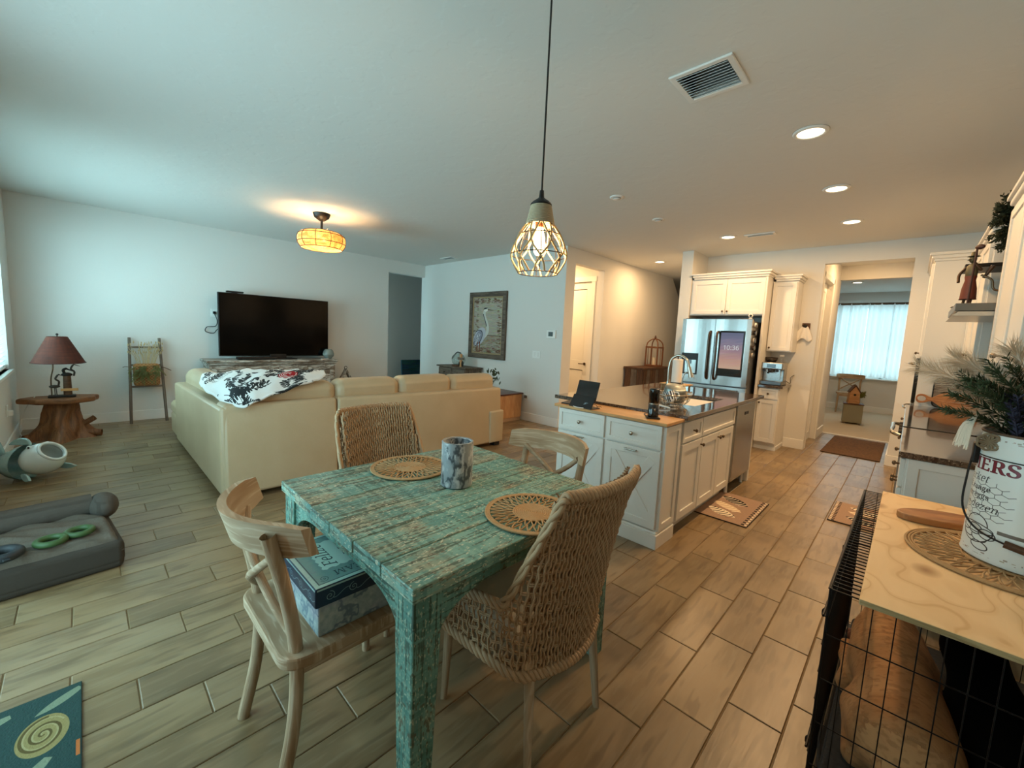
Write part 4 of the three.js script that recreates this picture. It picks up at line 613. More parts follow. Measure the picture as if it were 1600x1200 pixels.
{
  const mar = ptex(512, 512, (u, v) => { const a = fbm(u, v, 6, 6, 5, 351), b = fbm(u, v, 14, 14, 4, 353), vein = Math.abs(fbm(u, v, 4, 4, 5, 355) - 0.5) * 2; let c = mix3([116, 124, 128], [176, 182, 184], a); c = mix3(c, [58, 66, 72], 0.85 * (1 - sstep(0.02, 0.13, vein))); return mix3(c, [214, 216, 214], 0.7 * sstep(0.55, 0.7, b)); }, true, 0.55, 0.3);
  const t = thing('marble_vase', 'grey veined marble cylinder vase on the teal table', 'vase', [-1.40, 0.752, -1.125]);
  obj('body', [lathe([[0, 0], [0.066, 0], [0.069, 0.003], [0.069, 0.195], [0.066, 0.198], [0.06, 0.197], [0.058, 0.19], [0.058, 0.015], [0, 0.012]], 48)], phys(0xffffff, 0.3, { map: mar }), t);
}
// ------------------------------------------------------------------ chairs
function crossChair(name, label, at, turn) { // seat front to -z, back at +z; weathered mango wood
  const t = thing(name, label, 'chair', at, turn), m = M.drift, bz = 0.2;
  for (const s of [-1, 1]) {
    obj('back_leg', [muv(tube([[s * 0.195, 0.0, bz + 0.055], [s * 0.19, 0.22, bz + 0.01], [s * 0.19, 0.45, bz], [s * 0.195, 0.66, bz + 0.03], [s * 0.2, 0.845, bz + 0.074]], 0.02, 28, 12), 'y', rnd(), rnd())], m, t);
    obj('front_leg', [muv(rod([s * 0.2, 0, -0.215], [s * 0.19, 0.41, -0.2], 0.016, 0.022, 12), 'y', rnd(), rnd())], m, t);
    obj('side_rail', [bx(0.022, 0.05, 0.37, s * 0.19, 0.405, 0, 0.004, 'z')], m, t);
  }
  const seat = new THREE.Shape(); seat.moveTo(-0.2, -0.2); seat.lineTo(0.2, -0.2); seat.quadraticCurveTo(0.235, -0.19, 0.235, -0.14); seat.lineTo(0.24, 0.16); seat.quadraticCurveTo(0.24, 0.25, 0.17, 0.25); seat.lineTo(-0.17, 0.25); seat.quadraticCurveTo(-0.24, 0.25, -0.24, 0.16); seat.lineTo(-0.235, -0.14); seat.quadraticCurveTo(-0.235, -0.19, -0.2, -0.2);
  obj('seat', [muv(tf(ext(seat, 0.04, 0.008), { rx: PI / 2, at: [0, 0.465, 0] }), 'x')], m, t); // shape y becomes +z
  obj('front_rail', [bx(0.37, 0.05, 0.022, 0, 0.405, -0.195, 0.004)], m, t);
  // curved top rail
  const rail = []; const n = 24, P = []; for (let i = 0; i <= n; i++) { const u = i / n * 2 - 1, x = u * 0.262, z = bz + 0.10 - 0.135 * u * u; const end = sstep(0.82, 1, Math.abs(u)); P.push([x, z, 0.105 - 0.02 * end, 0.004 * end]); }
  const g = grid(4 * 6, n, (u, v) => { const i = Math.round(v * n), [x, z, h] = P[i], a = u * 4, k = Math.floor(Math.min(a, 3.999)), f = a - k, th = 0.0125; const yl = 0.768 + (0.105 - h) * 0.5, c = [[-th, yl], [th, yl], [th, yl + h], [-th, yl + h]], p = c[k], q = c[(k + 1) % 4]; return [x, lerp(p[1], q[1], f), z + lerp(p[0], q[0], f) + (lerp(p[1], q[1], f) - 0.75) * 0.28]; });
  const cap = (i, s) => { const [x, z, h] = P[i], th = 0.0125, yl = 0.768 + (0.105 - h) * 0.5; const q = [[-th, yl], [th, yl], [th, yl + h], [-th, yl + h]].map(([dz, y]) => [x, y, z + dz + (y - 0.75) * 0.28]); const G = new THREE.BufferGeometry(); G.setAttribute('position', new THREE.Float32BufferAttribute(s > 0 ? [...q[0], ...q[2], ...q[1], ...q[0], ...q[3], ...q[2]] : [...q[0], ...q[1], ...q[2], ...q[0], ...q[2], ...q[3]], 3)); G.computeVertexNormals(); return muv(G); };
  const sharp = plain(toCreasedNormals(g, 0.6)); obj('top_rail', [muv(sharp, 'x', rnd(), rnd()), cap(0, 1), cap(n, -1)], m, t);
  for (const s of [-1, 1]) obj('cross_brace', [muv(tube([[-s * 0.19, 0.50, bz + 0.005], [-s * 0.09, 0.58, bz + 0.04 + s * 0.006], [0, 0.64, bz + 0.058 + s * 0.01], [s * 0.1, 0.71, bz + 0.058 + s * 0.006], [s * 0.19, 0.785, bz + 0.03]], 0.013, 30, 8).scale(1, 1, 1), 'x')], m, t);
  return t;
}
const cc = crossChair('crossback_chair', 'weathered wooden cross-back chair with a decorated box on its seat', [-1.415, 0, -0.60], 0);
dup(cc, [-1.405, 0, -1.56], PI, 'weathered wooden cross-back chair at the teal table beside the bin cabinet');
dup(cc, [-0.98, 0.004, -12.25], PI + 0.1, 'brown wooden cross-back chair in front of the sheer curtains');
function wickerChair() { // faces +x in its own axes
  const t = thing('wicker_chair', 'tall woven wicker dining chair seen from behind', 'chair', [0, 0, 0], 0);
  const hw = 0.235; // plan path: back across z, wrapping forward on both sides
  const path = (s) => { // s -1..1 -> [x, z]
    const a = Math.abs(s), sg = Math.sign(s) || 1; if (a < 0.42) return [-0.21 + 0.045 * (a / 0.42) ** 2, sg * hw * (a / 0.42) * 0.82];
    if (a < 0.58) { const k = (a - 0.42) / 0.16, th = k * PI / 2; return [-0.165 + 0.075 * (1 - Math.cos(th)), sg * (hw * 0.82 + 0.05 * Math.sin(th))]; }
    const k = (a - 0.58) / 0.42; return [-0.09 + 0.36 * k, sg * (hw * 0.82 + 0.05 + 0.012 * k)];
  };
  const topH = (s) => { const a = Math.abs(s); return a < 0.43 ? 0.975 : lerp(lerp(0.975, 0.565, sstep(0.42, 0.62, a)), 0.5, sstep(0.6, 1, a)); };
  const botH = (s) => 0.365 - 0.02 * (1 - Math.abs(s));
  const S = (s, y, off = 0) => { const [x, z] = path(s), a = Math.abs(s), k = clamp((y - 0.4) / 0.6), back = 1 - sstep(0.45, 0.75, a), e = 0.004, [xa, za] = path(s - e), [xb, zb] = path(s + e), l = Math.hypot(xb - xa, zb - za) || 1, nx_ = -(zb - za) / l, nz_ = (xb - xa) / l; const dx = -0.115 * k ** 1.3 * back, dz = z * (0.06 * k * back - 0.05 * (1 - k) * back); return V3(x + dx + nx_ * off, y, z + dz + nz_ * off); };
  const NV = 68, rows = 17; for (const [name, base, smax] of [['weave', 0, 0.985], ['inner_weave', -0.03, 0.52]]) { const weave = [];
  for (let i = 0; i < NV; i++) { const s = -0.985 + 1.97 * (i + 0.5) / NV; if (Math.abs(s) > smax) continue; const y0 = botH(s), y1 = topH(s), n = Math.max(6, Math.round((y1 - y0) / 0.018)); for (const q of [-1, 1]) { const pts = []; for (let k = 0; k <= n; k++) { const y = lerp(y0, y1, k / n); pts.push(S(s + q * 0.0052 * Math.cos(k * PI / 2 + i * 0.4), y, base + q * 0.0025 + ((k + i) % 2 ? 0.0022 : -0.0022))); } weave.push(tube(pts, 0.0036, n * 2, 5)); } }
  for (let r = 0; r < rows; r++) { for (const q of [-1, 1]) { const y = 0.395 + r * 0.036 + q * 0.0035; let seg = []; const flush = () => { if (seg.length > 3) weave.push(tube(seg, 0.0032, seg.length, 5)); seg = []; }; for (let i = 0; i <= NV; i++) { const s = -0.985 + 1.97 * i / NV; if (Math.abs(s) > smax || y > topH(s) - 0.008 || y < botH(s) + 0.008) { flush(); continue; } seg.push(S(s, y, base + ((i + r) % 2 ? 0.0075 : -0.0065))); } flush(); } }
  obj(name, weave, M.wicker, t, STUFF); }
  const braid = (fn, n, turns, r) => [0, 1, 2].map((k) => tube(Array.from({ length: n }, (_, i) => { const u = i / (n - 1), c = fn(u), a = u * turns * 2 * PI + k * 2 * PI / 3; return c.clone().add(V3(Math.cos(a) * r * 0.8, Math.sin(a) * r, Math.cos(a) * r * 0.6)); }), r * 0.78, n * 2, 6));
  obj('top_rim', braid((u) => { const s = u * 2 - 1; return S(s, topH(s), 0.002); }, 170, 24, 0.0115), M.wicker, t);
  obj('bottom_rim', braid((u) => { const s = u * 2 - 1; return S(s, botH(s), 0.002); }, 140, 20, 0.0115), M.wicker, t);
  obj('seat_frame', [b2(-0.17, 0.26, 0.36, 0.41, -0.21, 0.21, 0.02)], M.wicker, t);
  obj('seat_cushion', [puff(0.42, 0.075, 0.42, 0.05, 0.445, 0, 0.018, 0.03, 6)], M.soft, t);
  for (const sz of [-1, 1]) { obj('leg', [muv(rod([-0.155 + -0.03, 0, sz * 0.2], [-0.15, 0.38, sz * 0.175], 0.015, 0.024, 4), 'y')], M.drift, t); obj('leg', [muv(rod([0.25, 0, sz * 0.205], [0.23, 0.38, sz * 0.2], 0.017, 0.025, 4), 'y')], M.drift, t); }
  return t;
}
const wc = wickerChair(); wc.position.set(-0.93, 0, -1.125); wc.rotation.y = PI;
const wc2 = dup(wc, [-1.88, 0, -1.13], 0, 'woven wicker dining chair on the sofa side of the teal table');
{ // gift box on the near chair
  const t = thing('keepsake_box', 'teal and navy keepsake box with a printed lid on the wooden chair seat', 'box', [-1.375, 0.466, -0.605]), hx = 0.165, hz = 0.155;
  const top = ctex(700, 700, (g, w, h) => { // right = +z, up = +x
    g.fillStyle = '#a9cfc8'; g.fillRect(0, 0, w, h); g.fillStyle = '#6f9a98'; g.fillRect(30, 30, w - 60, h - 60);
    for (let i = 0; i < 900; i++) { g.fillStyle = `rgba(${40 + rnd() * 120 | 0},${90 + rnd() * 80 | 0},${100 + rnd() * 70 | 0},0.25)`; g.fillRect(30 + rnd() * (w - 70), 30 + rnd() * (h - 70), 20 + rnd() * 30, 2 + rnd() * 3); }
    g.strokeStyle = '#24434c'; g.lineWidth = 7; g.strokeRect(36, 36, w - 72, h - 72);
    g.fillStyle = '#b5dcd4'; g.beginPath(); g.moveTo(130, 190); for (let i = 0; i <= 20; i++) g.lineTo(130 + i * 22, 190 + Math.sin(i * 1.9) * 9); for (let i = 0; i <= 20; i++) g.lineTo(570 + Math.sin(i * 2.1) * 8, 190 + i * 20); for (let i = 20; i >= 0; i--) g.lineTo(130 + i * 22, 590 + Math.sin(i * 1.7) * 9); g.closePath(); g.fill();
    g.fillStyle = '#173640'; g.textAlign = 'center'; g.font = '92px serif'; g.fillText('DREAM', w / 2 + 10, 142);
    g.save(); g.translate(470, 390); g.rotate(PI / 2); g.font = 'italic 130px serif'; g.fillText('Felize', 0, 20); g.restore();
    g.save(); g.translate(300, 400); g.rotate(PI / 2); g.font = '100px serif'; g.fillText('It In', 0, 10); g.font = '80px serif'; g.fillText('T', 30, 110); g.restore();
    g.strokeStyle = '#24525c'; g.lineWidth = 5; for (const [x, y] of [[90, 90], [w - 90, 90], [90, h - 90], [w - 90, h - 90]]) { g.beginPath(); for (let a = 0; a < 12; a += 0.2) g.lineTo(x + Math.cos(a) * a * 3, y + Math.sin(a) * a * 3); g.stroke(); }
    g.fillStyle = 'rgba(30,70,85,0.7)'; for (let i = 0; i < 30; i++) { g.beginPath(); g.ellipse(620 - rnd() * 70, 560 + rnd() * 90, 16, 8, rnd() * 3, 0, 7); g.fill(); }
  });
  const side = ctex(700, 140, (g, w, h) => { g.fillStyle = '#12304a'; g.fillRect(0, 0, w, h); g.fillStyle = '#9cc4c4'; g.fillRect(0, 0, w, 14); g.strokeStyle = '#8fb0b6'; g.lineWidth = 4; for (let k = 0; k < 4; k++) { const cx = 90 + k * 175, cyy = 78; g.beginPath(); for (let a = 0; a < 11; a += 0.2) g.lineTo(cx + (k % 2 ? 1 : -1) * Math.cos(a) * a * 3.4, cyy + Math.sin(a) * a * 3.4); g.stroke(); g.beginPath(); g.moveTo(cx + 20, cyy + 20); g.bezierCurveTo(cx + 60, cyy + 50, cx + 100, cyy - 40, cx + 150, cyy - 10); g.stroke(); } });
  const pat = ptex(512, 512, (u, v) => { const a = Math.abs(fbm(u, v, 7, 7, 4, 371) - 0.5) * 2, b = fbm(u, v, 30, 30, 3, 373), c = fbm(u, v, 4, 4, 3, 375); let k = mix3([128, 152, 158], [196, 204, 198], b); k = mix3(k, [84, 108, 126], 0.7 * (1 - sstep(0.03, 0.12, a))); return mix3(k, [156, 148, 170], 0.4 * sstep(0.5, 0.7, c)); }, true, 0.4);
  obj('body', [b2(-hx + 0.012, hx - 0.012, 0, 0.15, -hz + 0.012, hz - 0.012, 0.006)], std(0xffffff, 0.5, { map: pat }), t);
  obj('lid', [b2(-hx, hx, 0.105, 0.168, -hz, hz, 0.004)], std(0x12304a, 0.4), t);
  const q = (w, h, f) => f(new THREE.PlaneGeometry(w, h)); const sm = std(0xffffff, 0.35, { map: side });
  const lid = t.children[1];
  obj('lid_print', [q(2 * hz - 0.004, 2 * hx - 0.004, (g) => { g.rotateX(-PI / 2); g.rotateY(-PI / 2); g.translate(0, 0.1687, 0); return g; })], std(0xffffff, 0.35, { map: top }), lid);
  obj('scroll_print', [q(2 * hz - 0.008, 0.058, (g) => g.rotateY(PI / 2).translate(hx + 0.0008, 0.1365, 0))], sm, lid);
  obj('scroll_print', [q(2 * hx - 0.008, 0.058, (g) => g.translate(0, 0.1365, hz + 0.0008))], sm, lid);
}
// ------------------------------------------------------------------ pendant over the table
{
  const P = [-1.05, 0, -1.2], t = thing('pendant_lamp', 'wire cage pendant lamp wrapped in rope hanging over the teal table', 'pendant lamp', [P[0], 1.635, P[2]]);
  obj('cord', [rod([0, 0.31, 0], [0, CH - 1.635, 0], 0.0035)], M.black, t); obj('ceiling_canopy', [lathe([[0, CH - 1.635 - 0.03], [0.05, CH - 1.635 - 0.025], [0.06, CH - 1.635]], 24)], M.black, t);
  obj('socket_cap', [lathe([[0.0, 0.322], [0.008, 0.32], [0.01, 0.296], [0.016, 0.29], [0.03, 0.281], [0.039, 0.272], [0.04, 0.266], [0, 0.266]], 24)], M.black, t);
  const neck = []; for (let i = 0; i < 12; i++) { const k = i / 11; neck.push(tf(new THREE.TorusGeometry(lerp(0.037, 0.051, k), 0.0032, 6, 36), { rx: PI / 2, at: [0, 0.263 - 0.0058 * i, 0] })); }
  obj('rope_neck', neck, std(0xb9a98c, 0.9), t);
  const prof = [[0.05, 0.2], [0.078, 0.16], [0.1, 0.11], [0.104, 0.085], [0.097, 0.06], [0.074, 0.02]], cv = new THREE.CatmullRomCurve3(prof.map(([r, y]) => V3(r, y, 0)));
  const onCage = (u, a) => { const p = cv.getPoint(u); return V3(p.x * Math.cos(a), p.y, p.x * Math.sin(a)); };
  for (const [r, y] of [[0.079, 0.158], [0.1045, 0.086], [0.074, 0.02]]) obj('cage_ring', [tf(new THREE.TorusGeometry(r, 0.0018, 6, 48), { rx: PI / 2, at: [0, y, 0] })], M.iron, t);
  for (let i = 0; i < 8; i++) obj('cage_wire', [tube(Array.from({ length: 9 }, (_, k) => onCage(k / 8, i / 8 * 2 * PI)), 0.0017, 24, 6)], M.iron, t);
  for (let i = 0; i < 8; i++) for (const s of [-1, 1]) obj('rope_strand', [tube(Array.from({ length: 9 }, (_, k) => onCage(k / 8, i / 8 * 2 * PI + s * (0.1 + k / 8 * 0.95)).multiplyScalar(1.0)), 0.0034, 24, 6)], M.rope, t);
  obj('bulb', [lathe([[0, 0.085], [0.012, 0.088], [0.02, 0.1], [0.021, 0.15], [0.014, 0.175], [0.012, 0.19], [0, 0.19]], 24)], std(0xffffff, 0.3, { emissive: new THREE.Color(1, 0.72, 0.36), emissiveIntensity: 7 }), t);
  obj('bulb_socket', [cy(0.018, 0.018, 0.05, 0, 0.213, 0, 20)], std(0x6a3a1a, 0.4, { metalness: 0.5 }), t);
  const l = new THREE.PointLight(WARM, 0.7, 0, 2); l.name = 'pendant_bulb'; l.position.set(P[0], 1.635 + 0.125, P[2]); l.castShadow = true; l.shadow.radius = 0.9; scene.add(l);
}
// ------------------------------------------------------------------ living room: sofa
{
  const t = thing('sectional_sofa', 'large cream leather sectional sofa with loose back cushions', 'sofa', [0, 0, 0]), L = M.leather;
  const slab = (x0, x1, y0, y1, z0, z1, r, fn) => { const g = plain(new RoundedBoxGeometry(x1 - x0, y1 - y0, z1 - z0, 5, r)); g.translate((x0 + x1) / 2, (y0 + y1) / 2, (z0 + z1) / 2); const p = g.attributes.position; if (fn) for (let i = 0; i < p.count; i++) { const q = fn(p.getX(i), p.getY(i), p.getZ(i)); p.setXYZ(i, ...q); } g.computeVertexNormals(); const s = plain(toCreasedNormals(mergeVertices((g.deleteAttribute('uv'), g.deleteAttribute('normal'), g), 1e-5), 0.9)); return muv(s); };
  const lean = (x, y, z) => [x + 0.0 - 0.06 * clamp((y - 0.1) / 0.7) * 0.6, y + (y > 0.4 ? 0.042 * clamp((z + 3.7) / 3.0) * (y - 0.4) / 0.36 : 0), z];
  obj('back_panel', [slab(-3.96, -3.73, 0.05, 0.745, -1.6, -0.72, 0.03, lean)], L, t); obj('back_panel', [slab(-3.96, -3.73, 0.05, 0.745, -3.71, -1.606, 0.03, lean)], L, t);
  obj('arm_end', [slab(-4.5, -3.722, 0.05, 0.46, -3.735, -3.5, 0.02)], L, t); obj('arm', [slab(-4.72, -3.9, 0.05, 0.6, -3.72, -3.5, 0.05)], L, t);
  obj('side_panel', [slab(-6.0, -3.76, 0.05, 0.765, -0.93, -0.70, 0.03, (x, y, z) => [x - (y > 0.4 ? 0 : 0), y - (y > 0.4 ? 0.05 * clamp((-3.8 - x) / 2.2) * (y - 0.4) / 0.36 : 0), z])], L, t);
  obj('seat_base', [slab(-4.75, -3.9, 0.05, 0.3, -3.52, -0.9, 0.03)], L, t); obj('chaise_base', [slab(-6.5, -4.7, 0.05, 0.3, -1.75, -0.715, 0.03)], L, t);
  for (const [z0, z1] of [[-3.5, -2.98], [-2.97, -2.3], [-2.29, -1.62]]) obj('seat_cushion', [puff(0.75, 0.16, z1 - z0 - 0.01, -4.42, 0.37, (z0 + z1) / 2, 0.03, 0.05, 6)], L, t);
  obj('chaise_cushion', [puff(1.85, 0.16, 0.72, -5.6, 0.37, -1.28, 0.03, 0.05, 6), puff(0.5, 0.16, 0.3, -6.27, 0.36, -0.87, 0.02, 0.05, 6)], L, t); obj('corner_cushion', [puff(0.72, 0.16, 0.68, -4.3, 0.37, -1.26, 0.03, 0.05, 6)], L, t);
  for (const [z0, z1, h] of [[-3.68, -2.99, 0.905], [-2.985, -2.31, 0.92], [-2.3, -1.64, 0.915], [-1.63, -0.95, 0.91]]) obj('back_cushion', [puff(0.24, 0.46, z1 - z0, -3.98, h - 0.23, (z0 + z1) / 2, 0.03, 0.075, 8)], L, t);
  obj('back_cushion', [puff(1.35, 0.44, 0.26, -5.35, 0.645, -0.93, 0.03, 0.09, 8)], L, t); obj('back_cushion', [puff(0.75, 0.42, 0.24, -4.3, 0.655, -0.95, 0.03, 0.09, 8)], L, t);
  for (const [x, z] of [[-3.79, -0.78], [-3.79, -1.66], [-3.79, -3.65], [-5.9, -0.78], [-6.45, -1.6], [-4.65, -3.6]]) obj('foot', [b2(x - 0.045, x + 0.045, 0, 0.05, z - 0.045, z + 0.045)], M.black, t);
}
{ // throw blanket over the sofa corner
  const print = ctex(1024, 1024, (g, w, h) => {
    g.fillStyle = '#eef0ee'; g.fillRect(0, 0, w, h); const vine = (x, y, a, n, c) => { g.strokeStyle = c; g.fillStyle = c; for (let i = 0; i < n; i++) { const nx0 = x + Math.cos(a) * 16, ny = y + Math.sin(a) * 16; g.lineWidth = 4; g.beginPath(); g.moveTo(x, y); g.lineTo(nx0, ny); g.stroke(); for (const s of [-1, 1]) if (rnd() < 0.8) { g.beginPath(); const q = a + s * (0.8 + rnd() * 0.5), L = 14 + rnd() * 16; g.ellipse(x + Math.cos(q) * L * 0.7, y + Math.sin(q) * L * 0.7, L * 0.7, L * 0.32, q, 0, 7); g.fill(); } x = nx0; y = ny; a += (rnd() - 0.5) * 0.7; } };
    for (let i = 0; i < 34; i++) vine(rnd() * w, rnd() * h, rnd() * 7, 18 + rnd() * 14 | 0, '#23282a');
    g.strokeStyle = '#1c2022'; for (const [X, Y] of [[140, 860], [760, 300], [460, 520]]) for (let k = 0; k < 26; k++) { g.lineWidth = 5; g.beginPath(); const r = 20 + rnd() * 80, a0 = rnd() * 7; g.arc(X + (rnd() - 0.5) * 130, Y + (rnd() - 0.5) * 120, r, a0, a0 + 1.6); g.stroke(); }
    for (const [X, Y] of [[800, 850], [300, 180]]) { g.fillStyle = '#a5121c'; for (let k = 0; k < 9; k++) { g.beginPath(); g.ellipse(X + Math.cos(k * 0.7) * 30, Y + Math.sin(k * 0.7) * 30, 30, 20, k * 0.7, 0, 7); g.fill(); } g.strokeStyle = '#e8dcd8'; g.lineWidth = 5; for (let k = 0; k < 4; k++) { g.beginPath(); g.arc(X, Y, 12 + k * 12, k, k + 4); g.stroke(); } }
  });
  const t = thing('throw_blanket', 'white throw blanket with black vines and a red flower draped over the sofa corner', 'blanket', [0, 0, 0]);
  // rows across the fold: from behind the cushion tops to the hanging edge on the back panel
  const A = [[-5.45, 0.80, -1.0], [-4.7, 0.94, -1.08], [-4.2, 0.975, -1.15], [-4.04, 0.99, -1.35], [-3.99, 0.985, -1.56]];
  const B = [[-5.4, 0.845, -0.93], [-4.6, 0.905, -0.93], [-4.05, 0.955, -0.98], [-3.9, 0.972, -1.2], [-3.87, 0.962, -1.52]];
  const C = [[-5.25, 0.84, -0.84], [-4.45, 0.845, -0.8], [-3.86, 0.885, -0.86], [-3.80, 0.90, -1.08], [-3.84, 0.93, -1.45]];
  const D = [[-5.1, 0.78, -0.79], [-4.3, 0.80, -0.73], [-3.725, 0.755, -0.84], [-3.745, 0.825, -1.05], [-3.825, 0.915, -1.40]];
  const cs = [A, B, C, D].map((p) => new THREE.CatmullRomCurve3(p.map((q) => V3(...q))));
  const at = (u, v) => { const p = new THREE.CatmullRomCurve3(cs.map((c) => c.getPoint(u))).getPoint(v); p.y += 0.008 * Math.sin(u * 23 + v * 5) * Math.sin(v * 9) + 0.006 * Math.sin(u * 41 + 2); return p; };
  obj('cloth', [grid(60, 22, (u, v) => { const p = at(u, v); p.y += 0.03; return p.toArray(); }, [1, 0.45]), grid(60, 22, (u, v) => { const p = at(u, v); p.y += 0.006; return p.toArray(); }, [1, 0.45]), grid(60, 6, (u, v) => { const a = v * PI, p = at(u, 1); return [p.x + 0.014 * Math.sin(a), p.y + 0.018 + 0.012 * Math.cos(a), p.z + 0.004 * Math.sin(a)]; }, [1, 0.05]), grid(22, 6, (u, v) => { const a = v * PI, p = at(1, u); return [p.x, p.y + 0.018 + 0.012 * Math.cos(a), p.z - 0.014 * Math.sin(a)]; }, [0.4, 0.05])], std(0xffffff, 0.95, { map: print, side: THREE.DoubleSide, bumpMap: fabricBump, bumpScale: 0.001 }), t);
}
// ------------------------------------------------------------------ television wall
const whitewash = std(0xffffff, 0.75, { map: ptex(512, 512, (u, v) => { const a = fbm(u, v, 6, 34, 4, 401), b = fbm(u, v, 20, 90, 3, 403); let c = mix3([122, 112, 100], [196, 194, 186], sstep(0.36, 0.62, a)); return mix3(c, [92, 76, 60], 0.7 * sstep(0.55, 0.7, b)); }, true, 0.8), bumpMap: bumpFine, bumpScale: 0.002 });
{
  const t = thing('media_console', 'whitewashed carved wooden media console under the television', 'console', [-7.43, 0, -2.14]);
  obj('top', [b2(-0.24, 0.23, 0.825, 0.86, -0.94, 0.94, 0.008, 'z')], whitewash, t); obj('cornice', [b2(-0.23, 0.21, 0.79, 0.826, -0.92, 0.92, 0.012, 'z')], whitewash, t);
  obj('carcass', [b2(-0.22, 0.18, 0.08, 0.79, -0.9, 0.9, 0.004, 'z')], whitewash, t); obj('plinth', [b2(-0.22, 0.2, 0, 0.09, -0.92, 0.92, 0.006, 'z')], whitewash, t);
  for (let i = 0; i < 4; i++) {
    const d = obj('door', px(shaker(0.42, 0.64, whitewash, 0.022, 0.06), 0.181, 0.115, 0.87 - i * 0.44), whitewash, t), z = 0.66 - i * 0.44, gs = [];
    for (let k = 0; k < 6; k++) { const a = k / 6 * 2 * PI; gs.push(ball(0.03, 0.197, 0.62 + 0.05 * Math.sin(a), z + 0.05 * Math.cos(a), 0.35, 0.8, 0.8, 10)); }
    gs.push(ball(0.025, 0.2, 0.62, z, 0.5, 1, 1, 10), tube([[0.197, 0.72, z + 0.15], [0.2, 0.7, z + 0.07], [0.2, 0.715, z], [0.2, 0.7, z - 0.07], [0.197, 0.72, z - 0.15]], 0.012, 24, 6));
    obj('carving', gs, whitewash, d);
  }
  const tv = thing('television', 'large black flat television standing on the whitewashed console', 'television', [-7.45, 0.862, -2.2]);
  obj('housing', [b2(-0.03, 0.012, 0.045, 0.995, -0.8, 0.8, 0.008)], M.black, tv); obj('screen', [b2(0.011, 0.016, 0.058, 0.985, -0.788, 0.788, 0.002)], phys(0x020202, 0.12, { specularIntensity: 0.35 }), tv);
  obj('stand_neck', [b2(-0.03, 0.02, 0.01, 0.08, -0.12, 0.12, 0.006)], M.black, tv); obj('stand_base', [b2(-0.1, 0.16, 0, 0.014, -0.24, 0.24, 0.005)], M.black, tv);
  const sb = thing('sound_bar', 'low black sound bar in front of the television', 'speaker', [-7.3, 0.862, -1.86]); obj('body', [b2(-0.04, 0.04, 0.004, 0.045, -0.27, 0.27, 0.012)], M.black, sb); obj('foot', [b2(-0.03, 0.03, 0, 0.006, -0.24, -0.2)], M.black, sb); obj('foot', [b2(-0.03, 0.03, 0, 0.006, 0.2, 0.24)], M.black, sb);
  const wb = thing('webcam_bar', 'small black sensor bar on top of the television', 'sensor', [-7.45, 1.857, -1.62]); obj('body', [b2(-0.03, 0.035, 0.004, 0.028, -0.11, 0.11, 0.008)], M.black, wb); obj('clip', [b2(-0.035, -0.02, -0.03, 0.02, -0.04, 0.04, 0.003)], M.black, wb);
  const gl = thing('glass_globe', 'small glass globe vase at the end of the media console', 'vase', [-7.33, 0.862, -2.96]); obj('globe', [lathe([[0, 0], [0.04, 0.002], [0.085, 0.05], [0.092, 0.09], [0.078, 0.14], [0.055, 0.165], [0.05, 0.17], [0.047, 0.165], [0.07, 0.135], [0.084, 0.09], [0.076, 0.05], [0, 0.012]], 32)], phys(0xb9c4c0, 0.15, { transmission: 0.6, thickness: 0 }), gl); obj('filling', [ball(0.055, 0, 0.06, 0, 1, 0.6, 1)], M.jute, gl);
  const rm = thing('remote_control', 'small pale remote lying before the glass globe', 'remote', [-7.24, 0.862, -2.86], 0.4); obj('body', [b2(-0.02, 0.02, 0, 0.014, -0.07, 0.07, 0.005)], M.white, rm); obj('keypad', [b2(-0.014, 0.014, 0.0135, 0.0155, -0.05, 0.05, 0.001)], M.iron, rm);
  const ol = thing('wall_outlet', 'white outlet plate with a black plug beside the television', 'outlet', [-7.698, 1.55, -1.4]); obj('plate', [b2(0, 0.008, -0.06, 0.06, -0.04, 0.04, 0.003)], M.trim, ol); obj('plug', [b2(0.008, 0.035, -0.02, 0.02, -0.018, 0.018, 0.006)], M.black, ol); obj('cable', [tube([[0.03, -0.015, 0], [0.04, -0.12, -0.03], [0.03, -0.2, -0.01], [0.03, -0.22, 0.1], [0.03, -0.28, 0.12], [0.03, -0.31, 0.02], [0.03, -0.25, -0.03], [0.06, -0.2, -0.12]], 0.006, 50, 6)], M.black, ol);
}
{ // small house-shaped ornament right of the console
  const t = thing('driftwood_lantern', 'small whitewashed triangular lantern beyond the end of the console', 'lantern', [-7.45, 0, -3.32]);
  obj('stand', [lathe([[0.1, 0], [0.1, 0.02], [0.03, 0.04], [0.025, 0.4], [0.11, 0.43], [0.11, 0.45], [0, 0.45]], 20)], whitewash, t);
  obj('frame', [ext(shape([[-0.12, 0], [0.12, 0], [0, 0.22]], [[[-0.075, 0.028], [0.075, 0.028], [0, 0.165]]]), 0.12, 0.006).rotateY(PI / 2).translate(-0.06, 0.451, 0)], whitewash, t); obj('ring', [tf(new THREE.TorusGeometry(0.025, 0.005, 8, 20), { ry: PI / 2, at: [0, 0.69, 0] })], M.iron, t);
}
